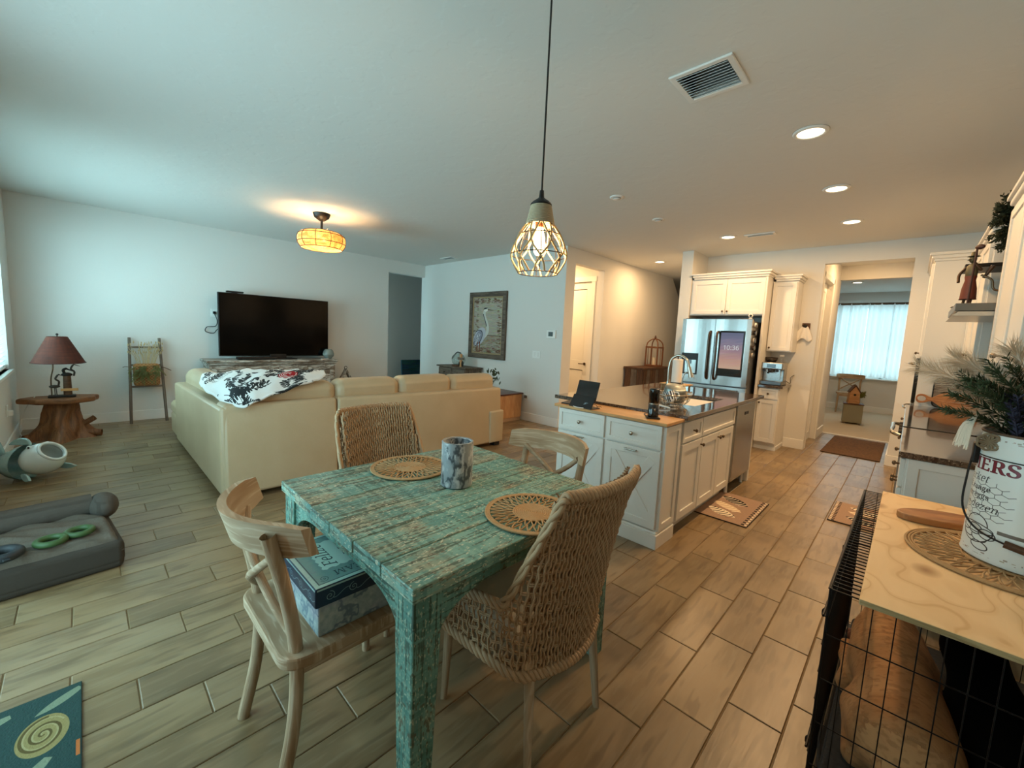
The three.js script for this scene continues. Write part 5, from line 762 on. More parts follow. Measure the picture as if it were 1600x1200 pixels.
{ // decorative ladder with dried planting
  const t = thing('decorative_ladder', 'short weathered wooden ladder leaning on the wall beside the television', 'ladder', [-7.46, 0, -0.59]);
  for (const s of [-1, 1]) obj('rail', [muv(rod([0.0, 0, s * 0.185 + 0.0], [-0.19, 1.15, s * 0.155], 0.017, 0.016, 8), 'y')], M.greyWood, t);
  for (const [y, w] of [[0.49, 0.175], [0.78, 0.167], [1.02, 0.16]]) { const x = -0.19 * y / 1.15; obj('rung', [muv(rod([x, y, -w], [x, y, w], 0.012), 'z')], M.greyWood, t); }
  const b = thing('wall_basket', 'flat woven basket of dried grass and greenery hung on the leaning ladder', 'basket', [-7.545, 0.5, -0.59]);
  obj('basket', [puff(0.075, 0.3, 0.27, 0, 0.15, 0, 0.008, 0.03, 6)], std(0xffffff, 0.85, { map: ptex(256, 256, (u, v) => (Math.floor(u * 16) + Math.floor(v * 16)) % 2 ? mix3([150, 104, 58], [128, 84, 44], rnd()) : [176, 130, 80], true, 0.3) }), b);
  const gr = [], st = []; for (let i = 0; i < 26; i++) { const z = rr(-0.12, 0.12), y = rr(0.14, 0.28); gr.push(sprig([[0.04, y, z], [0.07, y - 0.02, z * 1.2 + rr(-0.05, 0.05)], [0.08 + rr(0, 0.03), y - rr(0.05, 0.16), z * 1.35 + rr(-0.06, 0.06)]], 22, 0.04, 0.008)); }
  for (let i = 0; i < 46; i++) { const z = rr(-0.12, 0.12); st.push(tube([[0.0, 0.26, z * 0.7], [0.01, 0.4, z], [rr(-0.02, 0.04), rr(0.44, 0.62), z * 1.5]], 0.0022, 8, 4), ball(0.008, rr(-0.02, 0.03), rr(0.44, 0.6), z * 1.5, 1, 2.2, 1, 6)); }
  obj('foliage', gr, std(0x7a7c4a, 0.85), b, STUFF); obj('dried_grass', st, straw, b, STUFF);
  obj('twig', [tube([[0.05, 0.26, 0.15], [0.07, 0.27, 0.22], [0.06, 0.26, 0.24]], 0.004, 10, 5)], M.brownWood, b); obj('twig', [tube([[0.05, 0.26, -0.15], [0.09, 0.24, -0.2], [0.1, 0.21, -0.25]], 0.005, 10, 5)], M.brownWood, b);
}
{ // driftwood table and lamp
  const t = thing('driftwood_table', 'root-stump driftwood side table with a slab top by the window', 'side table', [-7.0, 0, 0.2]);
  const top = new THREE.Shape(); const N = 28; for (let i = 0; i < N; i++) { const a = i / N * 2 * PI, r = 1 + 0.08 * Math.sin(a * 3 + 1) + 0.05 * Math.sin(a * 7); const x = 0.2 * r * Math.cos(a), y = 0.31 * r * Math.sin(a); i ? top.lineTo(x, y) : top.moveTo(x, y); } top.closePath();
  obj('top', [muv(tf(ext(top, 0.06, 0.018), { rx: -PI / 2, at: [0, 0.415, 0.0] }), 'z')], M.teak, t);
  const stump = grid(72, 30, (u, v) => { const a = u * 2 * PI, y = v * 0.43, flare = (1 - v) ** 2.2, roots = 0.5 + 0.5 * Math.sin(a * 5 + 0.8) + 0.35 * Math.sin(a * 3 + 2), r = 0.105 + 0.03 * v * v + flare * (0.07 + 0.15 * Math.max(0, roots)) + 0.012 * Math.sin(a * 11 + v * 6) + 0.01 * Math.sin(a * 4 + v * 12); return [r * Math.cos(a) * (a > 0 ? 1 : 1), y * (1 - 0.0), r * Math.sin(a) * 1.05]; }, [1, 1], true);
  obj('stump', [muv(stump, 'y')], M.teak, t);
  for (const [p, r] of [[[[0.05, 0.12, -0.1], [0.06, 0.17, -0.19], [0.07, 0.22, -0.26]], 0.03], [[[-0.02, 0.06, 0.12], [0.0, 0.05, 0.22], [0.05, 0.035, 0.3]], 0.035], [[[0.06, 0.05, -0.12], [0.1, 0.045, -0.24], [0.12, 0.04, -0.31]], 0.04]]) obj('root', [muv(tube(p, r, 20, 10), 'y')], M.teak, t);
  const l = thing('table_lamp', 'brown wicker-shaded table lamp with heron figures on the driftwood table', 'lamp', [-6.98, 0.477, 0.2]);
  obj('base', [b2(-0.06, 0.06, 0, 0.022, -0.12, 0.1, 0.006)], M.iron, l); obj('stem', [tube([[0, 0.02, 0.07], [0, 0.22, 0.068], [0, 0.32, 0.05], [0, 0.4, 0.045], [0, 0.66, 0.0]], 0.006, 30, 8)], M.knob, l);
  const weaveM = std(0xffffff, 0.8, { side: THREE.DoubleSide, map: ptex(256, 256, (u, v) => { const a = vnoise(u * 64, v * 20, 64, 20, 431), b = vnoise(u * 16, v * 64, 16, 64, 433); return mix3([64, 22, 10], [98, 42, 20], 0.5 * a + 0.5 * b); }) });
  obj('shade', [lathe([[0.215, 0.395], [0.213, 0.4], [0.085, 0.685], [0.082, 0.69]], 48)], weaveM, l); obj('shade_rim', [tf(new THREE.TorusGeometry(0.215, 0.006, 6, 48), { rx: PI / 2, at: [0, 0.396, 0] })], std(0x4a2012, 0.7), l); obj('finial', [rod([0, 0.66, 0], [0, 0.71, 0], 0.005), ball(0.012, 0, 0.715, 0)], M.iron, l); obj('spider', [rod([-0.083, 0.685, 0], [0.083, 0.685, 0], 0.003), rod([0, 0.685, -0.083], [0, 0.685, 0.083], 0.003)], M.iron, l);
  const bird = (s, x, z) => [ball(0.03, x, 0.13 * s + 0.0, z, 0.7, 0.6, 1.5), tube([[x, 0.14 * s, z - 0.03], [x, 0.19 * s, z - 0.035], [x, 0.22 * s, z - 0.01], [x, 0.27 * s, z - 0.03]], 0.009, 16, 7), rod([x, 0.275 * s, z - 0.03], [x, 0.25 * s, z - 0.085], 0.006, 0.002), rod([x - 0.006, 0.02, z], [x - 0.006, 0.12 * s, z], 0.004), rod([x + 0.006, 0.02, z - 0.015], [x + 0.006, 0.12 * s, z - 0.01], 0.004)];
  obj('heron_figure', bird(0.95, 0.01, 0.045), std(0x3c3a34, 0.55, { metalness: 0.3 }), l);
  obj('heron_figure', [...bird(1.0, 0.01, 0.0).slice(1, 3).map((g) => g.translate(0, 0.1, -0.08))], std(0x3c3a34, 0.55, { metalness: 0.3 }), l);
  obj('piling', [cy(0.032, 0.036, 0.22, 0, 0.13, -0.055, 14)], M.brownWood, l); obj('pelican_figure', [ball(0.035, 0, 0.255, -0.055, 0.8, 0.7, 1.3), tube([[0, 0.26, -0.04], [0, 0.31, -0.03], [0, 0.325, -0.05]], 0.013, 14, 8), rod([0, 0.325, -0.05], [0, 0.285, -0.12], 0.01, 0.003), ball(0.012, 0, 0.325, -0.05)], M.iron, l); obj('sign_plank', [b2(0.034, 0.045, 0.07, 0.1, -0.14, 0.0, 0.003, 'z')], M.orangeWood, l);
  const c = obj('lamp_cord', [tube([[-7.05, 0.49, 0.4], [-7.0, 0.3, 0.5], [-7.05, 0.1, 0.53], [-7.0, 0.02, 0.5], [-6.85, 0.012, 0.45], [-6.75, 0.012, 0.5]], 0.005, 40, 6)], M.white); c.userData = { label: 'pale lamp cord hanging behind the driftwood table', category: 'cord' };
  const o = thing('wall_outlet', 'white outlet plate low on the window wall beside the driftwood table', 'outlet', [-6.55, 0.42, 0.568]); obj('plate', [b2(-0.04, 0.04, -0.06, 0.06, -0.008, 0, 0.003)], M.trim, o); obj('plug_adapter', [b2(-0.03, 0.03, -0.05, 0.0, -0.045, -0.008, 0.006)], M.white, o);
}
{ // heron painting
  const pic = ctex(640, 900, (g, w, h) => {
    g.fillStyle = '#a39c8e'; g.fillRect(0, 0, w, h);
    for (let i = 0; i < 1500; i++) { const y = rnd() * h, edge = Math.min(1, Math.min(rnd() * w, y, h - y) / 90); g.fillStyle = y > h * 0.66 ? `rgba(${80 + rnd() * 90 | 0},${66 + rnd() * 80 | 0},${50 + rnd() * 60 | 0},0.35)` : `rgba(${146 + rnd() * 70 | 0},${140 + rnd() * 66 | 0},${124 + rnd() * 60 | 0},0.32)`; g.fillRect(rnd() * w, y, 20 + rnd() * 90, 3 + rnd() * 8); }
    for (let i = 0; i < 260; i++) { g.fillStyle = `rgba(${70 + rnd() * 40 | 0},${36 + rnd() * 30 | 0},${20 + rnd() * 20 | 0},0.55)`; const s = Math.floor(rnd() * 4), q = rnd() * 90; g.fillRect(s === 0 ? q : s === 1 ? w - q - 30 : rnd() * w, s === 2 ? q : s === 3 ? h - q : rnd() * h, 30 + rnd() * 30, 6 + rnd() * 10); }
    g.fillStyle = '#5a4c3c'; g.fillRect(0, h * 0.675, w, 10);
    const body = (c, f) => { g.fillStyle = c; g.beginPath(); f(); g.fill(); };
    g.lineCap = 'round'; g.strokeStyle = '#c9ccc4'; g.lineWidth = 58; g.beginPath(); g.moveTo(250, 640); g.bezierCurveTo(380, 560, 330, 440, 270, 340); g.bezierCurveTo(230, 260, 240, 210, 290, 190); g.stroke();
    g.strokeStyle = '#33383c'; g.lineWidth = 16; g.beginPath(); g.moveTo(300, 460); g.bezierCurveTo(290, 400, 240, 330, 226, 270); g.stroke();
    body('#b9bcc6', () => { g.ellipse(150, 640, 180, 108, -0.9, 0, 7); }); body('#8a8c9a', () => { g.ellipse(120, 660, 150, 70, -1.0, 0, 7); }); g.strokeStyle = '#2c2f36'; g.lineWidth = 12; g.beginPath(); g.moveTo(70, 560); g.bezierCurveTo(160, 500, 240, 540, 210, 640); g.bezierCurveTo(190, 720, 120, 760, 60, 800); g.stroke();
    for (let i = 0; i < 26; i++) { g.strokeStyle = i % 2 ? '#d6d8dc' : '#6a6c78'; g.lineWidth = 6; g.beginPath(); g.moveTo(60 + rnd() * 120, 560 + rnd() * 120); g.lineTo(10 + rnd() * 90, 720 + rnd() * 60); g.stroke(); }
    body('#e2e2d8', () => g.ellipse(282, 190, 46, 34, -0.15, 0, 7)); body('#23282c', () => { g.moveTo(220, 190); g.quadraticCurveTo(260, 140, 330, 168); g.lineTo(260, 186); g.closePath(); }); body('#6b6048', () => { g.moveTo(318, 178); g.lineTo(470, 214); g.lineTo(318, 204); g.closePath(); }); body('#111', () => g.ellipse(300, 184, 6, 6, 0, 0, 7));
    g.strokeStyle = '#7a3a24'; g.lineWidth = 18; for (const x of [110, 165]) { g.beginPath(); g.moveTo(x, 730); g.lineTo(x - 10, 880); g.stroke(); }
  });
  const t = thing('heron_painting', 'framed painting of a grey heron on the pale blue wall', 'painting', [-5.645, 1.575, -5.148]), w = 0.49, h = 0.605, f = 0.085;
  obj('frame', [ext(shape([[-w, -h], [w, -h], [w, h], [-w, h]], [[[-w + f, -h + f], [w - f, -h + f], [w - f, h - f], [-w + f, h - f]]]), 0.045, 0.006)], std(0xffffff, 0.7, { map: woodTex([104, 92, 80], [78, 66, 56], [128, 114, 98], { metres: 0.7, s: 461 }) }), t);
  obj('liner', [ext(shape([[-w + f, -h + f], [w - f, -h + f], [w - f, h - f], [-w + f, h - f]], [[[-w + f + 0.025, -h + f + 0.025], [w - f - 0.025, -h + f + 0.025], [w - f - 0.025, h - f - 0.025], [-w + f + 0.025, h - f - 0.025]]]), 0.03, 0.003)], std(0xa08a66, 0.7), t);
  obj('canvas', [new THREE.PlaneGeometry(2 * (w - f) - 0.04, 2 * (h - f) - 0.04).translate(0, 0, 0.018)], std(0xffffff, 0.8, { map: pic }), t);
}
{ const t = thing('thermostat', 'small grey-screened thermostat on the pale wall near the hall corner', 'thermostat', [-4.145, 1.465, -5.148]); obj('case', [b2(-0.09, 0.09, -0.065, 0.065, 0, 0.022, 0.006)], M.trim, t); obj('screen', [b2(-0.05, 0.04, -0.035, 0.035, 0.02, 0.024, 0.001)], std(0x4c5a5a, 0.3), t); }
{ const t = thing('light_switch', 'white double light switch below the thermostat', 'light switch', [-4.44, 1.125, -5.148]); obj('plate', [b2(-0.085, 0.085, -0.06, 0.06, 0, 0.008, 0.003)], M.trim, t); for (const x of [-0.04, 0.04]) obj('rocker', [b2(x - 0.017, x + 0.017, -0.035, 0.035, 0.007, 0.013, 0.002)], M.white, t); }
{ // small grey cabinet under the painting with ornaments
  const t = thing('end_cabinet', 'small grey weathered cabinet under the heron painting', 'cabinet', [-6.15, 0, -4.93]);
  obj('top', [b2(-0.44, 0.43, 0.77, 0.795, -0.2, 0.22, 0.005)], M.greyWood, t); obj('carcass', [b2(-0.4, 0.4, 0.05, 0.77, -0.19, 0.18, 0.004)], M.greyWood, t);
  for (const x of [-0.39, 0.01]) { const d = obj('door', pz(shaker(0.38, 0.5, M.greyWood, 0.02, 0.05), x, 0.07, 0.18), M.greyWood, t); knob(d, x + (x < 0 ? 0.34 : 0.04), 0.4, 0.2, 0, 1); const r = obj('drawer', pz(shaker(0.38, 0.16, M.greyWood, 0.02, 0.03), x, 0.595, 0.18), M.greyWood, t); knob(r, x + 0.19, 0.675, 0.2, 0, 1); }
  for (const x of [-0.37, 0.37]) for (const z of [-0.16, 0.15]) obj('foot', [b2(x - 0.03, x + 0.03, 0, 0.05, z - 0.03, z + 0.03)], M.greyWood, t);
  const j = thing('glass_float', 'clear glass jar wrapped with dark rope on the grey cabinet', 'jar', [-6.13, 0.796, -4.88]); obj('globe', [lathe([[0, 0.002], [0.06, 0.004], [0.12, 0.07], [0.13, 0.12], [0.1, 0.2], [0.05, 0.23], [0.05, 0.25]], 28)], phys(0xdfe8e6, 0.05, { transmission: 0.9, thickness: 0 }), j); obj('rope_handle', [tube([[-0.06, 0.25, 0], [-0.16, 0.16, 0.02], [-0.17, 0.12, 0.02], [-0.12, 0.17, 0.03], [-0.02, 0.26, 0.02], [0.06, 0.25, 0]], 0.01, 30, 7)], M.iron, j); obj('wood_base', [cy(0.09, 0.1, 0.03, -0.02, 0.015, 0.02)], M.brownWood, j);
  const c = thing('wooden_cross', 'small rustic wooden cross figure standing on the grey cabinet', 'ornament', [-5.96, 0.796, -4.8]); obj('upright', [b2(-0.025, 0.025, 0, 0.24, -0.015, 0.015, 0.004, 'y')], M.pineBox, c); obj('cross_piece', [b2(-0.08, 0.08, 0.13, 0.175, -0.012, 0.018, 0.004)], M.greyWood, c); obj('bow', [ball(0.03, 0.06, 0.06, 0.01, 0.8, 1.8, 0.6), ball(0.03, -0.03, 0.05, 0.012, 0.5, 1.5, 0.5)], M.iron, c);
}
{ // pine box stand with plant at the sofa's end
  const t = thing('pine_cabinet', 'orange pine storage cabinet with a dark top at the end of the sofa', 'cabinet', [-4.96, 0, -4.6]);
  obj('carcass', [b2(-0.28, 0.28, 0.06, 0.445, -0.5, 0.5, 0.004, 'y')], M.pineBox, t); obj('top', [b2(-0.3, 0.3, 0.445, 0.466, -0.52, 0.52, 0.005, 'z')], std(0x5a2a18, 0.35), t); obj('plinth', [b2(-0.27, 0.27, 0, 0.06, -0.49, 0.49, 0.003)], std(0xb8987a, 0.6), t);
  const p = thing('potted_plant', 'small leafy green plant in a terracotta pot at the sofa end', 'plant', [-4.8, 0.467, -4.5]);
  obj('pot', [lathe([[0, 0], [0.05, 0], [0.065, 0.1], [0.07, 0.1], [0.07, 0.12], [0.06, 0.12], [0.055, 0.1], [0, 0.1]], 24)], std(0x9a6a4a, 0.8), p);
  const lm = std(0x3f4a30, 0.6, { side: THREE.DoubleSide }), leaf = ext((() => { const s = new THREE.Shape(); s.moveTo(0, 0); s.bezierCurveTo(0.02, 0.015, 0.022, 0.045, 0, 0.07); s.bezierCurveTo(-0.022, 0.045, -0.02, 0.015, 0, 0); return s; })(), 0.002, 0);
  const stems = part('stems', p); for (let i = 0; i < 8; i++) { const a = i * 2.4, r = 0.05 + 0.12 * rnd(), y = 0.16 + 0.2 * rnd(); const s = obj('stem', [tube([[0, 0.1, 0], [r * 0.5 * Math.cos(a), y * 0.8, r * 0.5 * Math.sin(a)], [r * Math.cos(a), y, r * Math.sin(a)]], 0.003, 10, 5)], lm, stems); }
  for (let i = 0; i < 44; i++) { const a = i * 2.4, r = 0.04 + 0.14 * rnd(), y = 0.14 + 0.24 * rnd(), g = new THREE.Mesh(leaf, lm); g.name = 'leaf'; g.position.set(r * Math.cos(a), y, r * Math.sin(a)); g.rotation.set(rr(-1, 1), rr(0, 6.3), rr(-1.2, 1.2)); const k = rr(0.7, 1.2); g.scale.set(k, k, k); p.add(g); }
  const k = thing('power_adapter', 'small dark plug on the pale wall beyond the pine cabinet', 'plug', [-4.62, 0.4, -5.148]); obj('plate', [b2(-0.03, 0.03, -0.05, 0.05, 0, 0.006, 0.002)], M.trim, k); obj('plug', [b2(-0.022, 0.022, -0.02, 0.025, 0.006, 0.035, 0.006)], M.greyWood, k);
}
{ // blue canvas in the hall opening
  const t = thing('blue_canvas', 'blue seascape canvas leaning against the wall of the back hall', 'painting', [-8.55, 0, -5.43]);
  const bl = ctex(256, 256, (g, w, h) => { for (let i = 0; i < 1400; i++) { const y = rnd() * h; g.fillStyle = `rgba(${16 + rnd() * 40 | 0},${48 + rnd() * 60 | 0},${64 + rnd() * 50 | 0},0.5)`; g.fillRect(rnd() * w - 40, y, 60 + rnd() * 60, 3 + rnd() * 9); } });
  obj('canvas', [new THREE.PlaneGeometry(0.58, 0.72).rotateY(PI / 2).rotateZ(0.1).translate(0.0295, 0.365, 0)], std(0xffffff, 0.7, { map: bl }), t); obj('stretcher', [tf(b2(-0.015, 0.025, -0.365, 0.365, -0.293, 0.293, 0.003), { rz: 0.1, at: [0, 0.366, 0] })], std(0x27566c, 0.8), t);
}
{ // rope-caged ceiling light in the living room
  const X = -5.45, Z = -2.12, t = thing('caged_ceiling_light', 'black ceiling light with a wide drum shade of woven rattan', 'ceiling light', [X, CH, Z]);
  obj('canopy', [lathe([[0, -0.09], [0.03, -0.088], [0.085, -0.05], [0.1, -0.005], [0.1, 0]], 32)], M.black, t); obj('stem', [cy(0.014, 0.014, 0.12, 0, -0.14, 0), cy(0.02, 0.035, 0.03, 0, -0.205, 0)], M.black, t);
  const prof = [[0.2, -0.225], [0.255, -0.25], [0.28, -0.31], [0.265, -0.385], [0.235, -0.425]], cv = new THREE.CatmullRomCurve3(prof.map(([r, y]) => V3(r, y, 0)));
  obj('shade', [lathe(Array.from({ length: 16 }, (_, i) => { const p = cv.getPoint(i / 15); return [p.x - 0.004, p.y]; }), 60)], phys(0xffffff, 0.8, { transmission: 0.45, thickness: 0, side: THREE.DoubleSide, map: ptex(512, 128, (u, v) => { const a = vnoise(u * 200, v * 30, 200, 30, 481), b = fbm(u, v, 24, 6, 3, 483); return mix3([232, 190, 126], [176, 124, 66], 0.5 * a + 0.6 * sstep(0.45, 0.65, b)); }) }), t);
  for (const u of [0, 0.33, 0.66, 1]) { const p = cv.getPoint(u); obj('hoop', [tf(new THREE.TorusGeometry(p.x, 0.004, 6, 60), { rx: PI / 2, at: [0, p.y, 0] })], M.iron, t); }
  for (let i = 0; i < 10; i++) { const a = i / 10 * 2 * PI; obj('rib', [tube(Array.from({ length: 8 }, (_, k) => { const p = cv.getPoint(k / 7); return [p.x * Math.cos(a), p.y, p.x * Math.sin(a)]; }), 0.0035, 18, 6)], M.iron, t); }
  for (let i = 0; i < 3; i++) { const a = i * 2.094; obj('spoke', [rod([0, -0.21, 0], [0.2 * Math.cos(a), -0.205, 0.2 * Math.sin(a)], 0.004)], M.iron, t); }
  for (const s of [-1, 1]) { const x = s * 0.07, z = s * 0.05; obj('bulb', [ball(0.03, x, -0.3, z, 1, 1.15, 1)], std(0xffffff, 0.3, { emissive: new THREE.Color(1, 0.75, 0.4), emissiveIntensity: 9 }), t); obj('socket', [rod([x * 0.2, -0.22, z * 0.2], [x, -0.27, z], 0.014)], M.black, t); const l = new THREE.PointLight(WARM, 1.0, 0, 2); l.name = 'ceiling_bulb'; l.position.set(X + x, CH - 0.3, Z + z); l.castShadow = true; l.shadow.radius = 1.2; scene.add(l); }
}
{ // far room: small cabinet with a wooden ornament
  const t = thing('painted_cube_table', 'pale painted cube side table in the far room', 'side table', [-0.745, 0.004, -10.45], 0.12);
  obj('body', [b2(-0.15, 0.15, 0.03, 0.38, -0.15, 0.15, 0.006)], std(0x8f8a72, 0.6), t); obj('top', [b2(-0.16, 0.16, 0.38, 0.4, -0.16, 0.16, 0.004)], M.brownWood, t); for (const [x, z] of [[-0.12, -0.12], [0.12, -0.12], [-0.12, 0.12], [0.12, 0.12]]) obj('foot', [b2(x - 0.02, x + 0.02, 0, 0.03, z - 0.02, z + 0.02)], M.greyWood, t);
  const h = thing('wooden_birdhouse', 'tall brown wooden birdhouse ornament on the cube table', 'birdhouse', [-0.755, 0.404, -10.45], 0.3);
  obj('body', [ext([[-0.09, 0], [0.09, 0], [0.075, 0.22], [0, 0.34], [-0.075, 0.22]], 0.15, 0.005).translate(0, 0, -0.075)], M.pineBox, h); for (const s of [-1, 1]) obj('roof', [tf(bx(0.17, 0.014, 0.19, 0, 0, 0, 0.003), { rz: s * 1.0, at: [-s * 0.045, 0.285, 0] })], M.brownWood, h); obj('hole', [rod([0, 0.17, 0.07], [0, 0.17, 0.078], 0.022)], M.black, h); obj('finial', [ball(0.018, 0, 0.355, 0)], M.brownWood, h);
  const lf = []; for (let i = 0; i < 12; i++) lf.push(sprig([[0.08, 0.1 + 0.12 * rnd(), 0.05], [0.11, 0.13 + 0.1 * rnd(), 0.08 * rnd()], [0.14 + 0.03 * rnd(), 0.12 + 0.14 * rnd(), 0.06]], 14, 0.04, 0.008)); obj('greenery', lf, std(0x7a7a3a, 0.8), h, STUFF);
}
// ------------------------------------------------------------------ rugs
function mat_(name, label, x0, x1, z0, z1, th, m, uvFlip, extra) {
  const t = thing(name, label, 'rug', [(x0 + x1) / 2, 0.001, (z0 + z1) / 2]); const w = x1 - x0, d = z1 - z0;
  obj('backing', [bx(w, th, d, 0, th / 2, 0, 0.003)], std(extra || 0x2a2420, 0.9), t);
  const g = new THREE.PlaneGeometry(w - 0.006, d - 0.006); g.rotateX(-PI / 2); if (uvFlip) { const uv = g.attributes.uv; for (let i = 0; i < 4; i++) uv.setXY(i, ...uvFlip(uv.getX(i), uv.getY(i))); } g.translate(0, th + 0.0005, 0); obj('pile', [g], m, t); return t;
}
const zebra = (seedOff) => ctex(700, 400, (g, w, h) => { // right edge carries the black and cream teeth
  g.fillStyle = '#a08470'; g.fillRect(0, 0, w, h); for (let i = 0; i < 900; i++) { g.fillStyle = `rgba(${190 + rnd() * 30 | 0},${150 + rnd() * 30 | 0},${120 + rnd() * 30 | 0},0.12)`; g.fillRect(rnd() * w, rnd() * h, 30, 3); }
  g.fillStyle = '#1d1712'; for (let i = 0; i < 13; i++) { g.fillRect(i * 54 + 4, 0, 30, 46); } g.fillStyle = '#e9dcc4'; for (let i = 0; i < 13; i++) { g.fillRect(i * 54 + 8, 4, 22, 20); }
  const feather = (x, y, L, W, a, dark, light) => { g.save(); g.translate(x, y); g.rotate(a); g.fillStyle = dark; g.beginPath(); g.moveTo(0, 0); g.quadraticCurveTo(L * 0.4, -W, L, -W * 0.2); g.quadraticCurveTo(L * 0.6, W * 0.9, 0, 0); g.fill(); g.strokeStyle = light; g.lineWidth = 9; for (let i = 1; i < 8; i++) { g.beginPath(); g.moveTo(L * i / 8.2, -W * 0.42); g.quadraticCurveTo(L * i / 8.2 + 22, 0, L * i / 8.2 + 4, W * 0.36); g.stroke(); } g.restore(); };
  feather(110, 350, 270, 130, -1.0, '#1d1712', '#e9dcc4'); feather(300, 370, 285, 120, -1.05, '#d8bf9e', '#f0e2c8'); feather(480, 360, 260, 130, -1.1, '#e9dcc4', '#2a2018');
});
mat_('kitchen_mat', 'tan kitchen mat with zebra-striped leaves in front of the sink doors', -1.2, -0.795, -4.245, -3.54, 0.008, std(0xffffff, 0.9, { map: zebra() }), (u, v) => [1 - v, u]);
mat_('kitchen_mat', 'tan kitchen mat with striped leaves in front of the range, partly behind the crate', -0.375, 0.0, -4.87, -4.275, 0.008, std(0xffffff, 0.9, { map: zebra() }), (u, v) => [v, 1 - u]);
mat_('doormat', 'plain brown rectangular mat at the corridor entrance', -0.80, -0.165, -8.62, -7.11, 0.01, std(0xffffff, 0.95, { map: ptex(256, 256, (u, v) => { const a = fbm(u, v, 40, 40, 3, 501); return mix3([78, 54, 30], [112, 80, 48], a); }), bumpMap: fabricBump, bumpScale: 0.002 }), null, 0x30200f);
mat_('sea_rug', 'teal door rug with a golden swirling shell at the picture edge', -2.19, -1.55, 0.06, 0.55, 0.008, std(0xffffff, 0.95, { map: ctex(800, 612, (g, w, h) => {
  g.fillStyle = '#1c3c38'; g.fillRect(0, 0, w, h); for (let i = 0; i < 2500; i++) { g.fillStyle = `rgba(${20 + rnd() * 40 | 0},${46 + rnd() * 36 | 0},${44 + rnd() * 36 | 0},0.4)`; g.fillRect(rnd() * w, rnd() * h, 5, 3); }
  g.save(); g.translate(269, 112); g.fillStyle = '#8a7c4c'; g.beginPath(); g.ellipse(0, 0, 119, 78, 0, 0, 7); g.fill(); g.strokeStyle = '#54461c'; g.lineWidth = 13; g.beginPath(); for (let a = 0; a < 16; a += 0.15) g.lineTo(Math.cos(a) * a * 6.6, Math.sin(a) * a * 4.5); g.stroke(); g.strokeStyle = '#9c9064'; g.lineWidth = 6; g.beginPath(); for (let a = 0; a < 16; a += 0.15) g.lineTo(Math.cos(a + 0.9) * a * 6.4, Math.sin(a + 0.9) * a * 4.3); g.stroke(); g.restore();
  g.fillStyle = '#75826a'; for (const [x, y, L, a] of [[40, 0, 170, 1.0], [60, 215, 120, 1.35], [130, 250, 140, 1.0], [420, 90, 170, 0.7], [500, 330, 180, 0.4]]) { g.save(); g.translate(x, y); g.rotate(a); g.beginPath(); g.moveTo(0, -14); g.quadraticCurveTo(L * 0.6, -44, L, 0); g.quadraticCurveTo(L * 0.6, 34, 0, 14); g.fill(); g.restore(); }
  g.fillStyle = '#b5652c'; g.fillRect(395, 2, 90, 12);
}), bumpMap: fabricBump, bumpScale: 0.002 }), null, 0x2c4440);
// ------------------------------------------------------------------ dog bed, toys, fish planter
{
  const gm = std(0x544e46, 0.95, { bumpMap: fabricBump, bumpScale: 0.003 }), gd = std(0x3f3931, 0.95, { bumpMap: fabricBump, bumpScale: 0.002 });
  const t = thing('dog_bed', 'grey plush dog bed with a raised bolster', 'dog bed', [0, 0, 0]), x0 = -0.6, x1 = 0.0, z0 = 0.0, z1 = 0.52; t.position.set(-3.125, 0, -0.115); t.rotation.y = 0.1;
  obj('base', [b2(x0, x1, 0.0, 0.11, z0, z1, 0.03)], gd, t);
  const top = grid(50, 40, (u, v) => { const e = Math.min(u, 1 - u, v, 1 - v), s = sstep(0, 0.09, e); return [lerp(x0, x1, u), 0.1 + 0.095 * s ** 0.5 + 0.012 * s * Math.sin(u * 15 + v * 6) * Math.sin(v * 11 + u * 4) + 0.006 * s * Math.sin(u * 43 + v * 17), lerp(z0, z1, v)]; }); top.index; obj('cushion', [muv(plain(tf(top, {}).scale(1, 1, 1)))], new THREE.MeshStandardMaterial({ color: 0x625b50, roughness: 0.95, side: THREE.DoubleSide, bumpMap: fabricBump, bumpScale: 0.004 }), t);
  obj('side_band', [b2(x0 + 0.005, x1 + 0.004, 0.02, 0.16, z0 - 0.004, z1, 0.035)], gd, t);
  obj('bolster', [muv(tube([[x0 + 0.07, 0.225, z1 - 0.03], [x0 + 0.07, 0.228, (z0 + z1) / 2], [x0 + 0.07, 0.228, z0 + 0.07]], 0.07, 40, 20), 'z')], gm, t);
  obj('bolster_end', [muv(ball(0.085, x0 + 0.1, 0.222, z0 + 0.02, 1.35, 0.92, 0.85), 'x')], gm, t);
  const tor = (R, r, p, s, rx = PI / 2) => tf(new THREE.TorusGeometry(R, r, 12, 32), { rx, s, at: p });
  const a = thing('dog_toy', 'green figure-eight rubber dog toy on the grey bed', 'dog toy', [0, 0, 0]), gmt = std(0x3c5a30, 0.5); obj('ring', [tf(tor(0.052, 0.016, [0, 0, 0]), { at: [-3.20, 0.218, 0.165] })], gmt, a); obj('ring', [tf(tor(0.05, 0.016, [0, 0, 0]), { at: [-3.25, 0.218, 0.06] })], gmt, a);
  const b = thing('dog_toy', 'dark grey rubber ring toy at the edge of the dog bed', 'dog toy', [-3.14, 0.224, 0.33], 0.3); obj('ring', [tor(0.062, 0.022, [0, 0, 0])], std(0x242a2e, 0.55), b); obj('tag', [b2(0.075, 0.1, -0.004, 0.004, -0.012, 0.012, 0.002)], std(0x1c2226, 0.6), b);
}
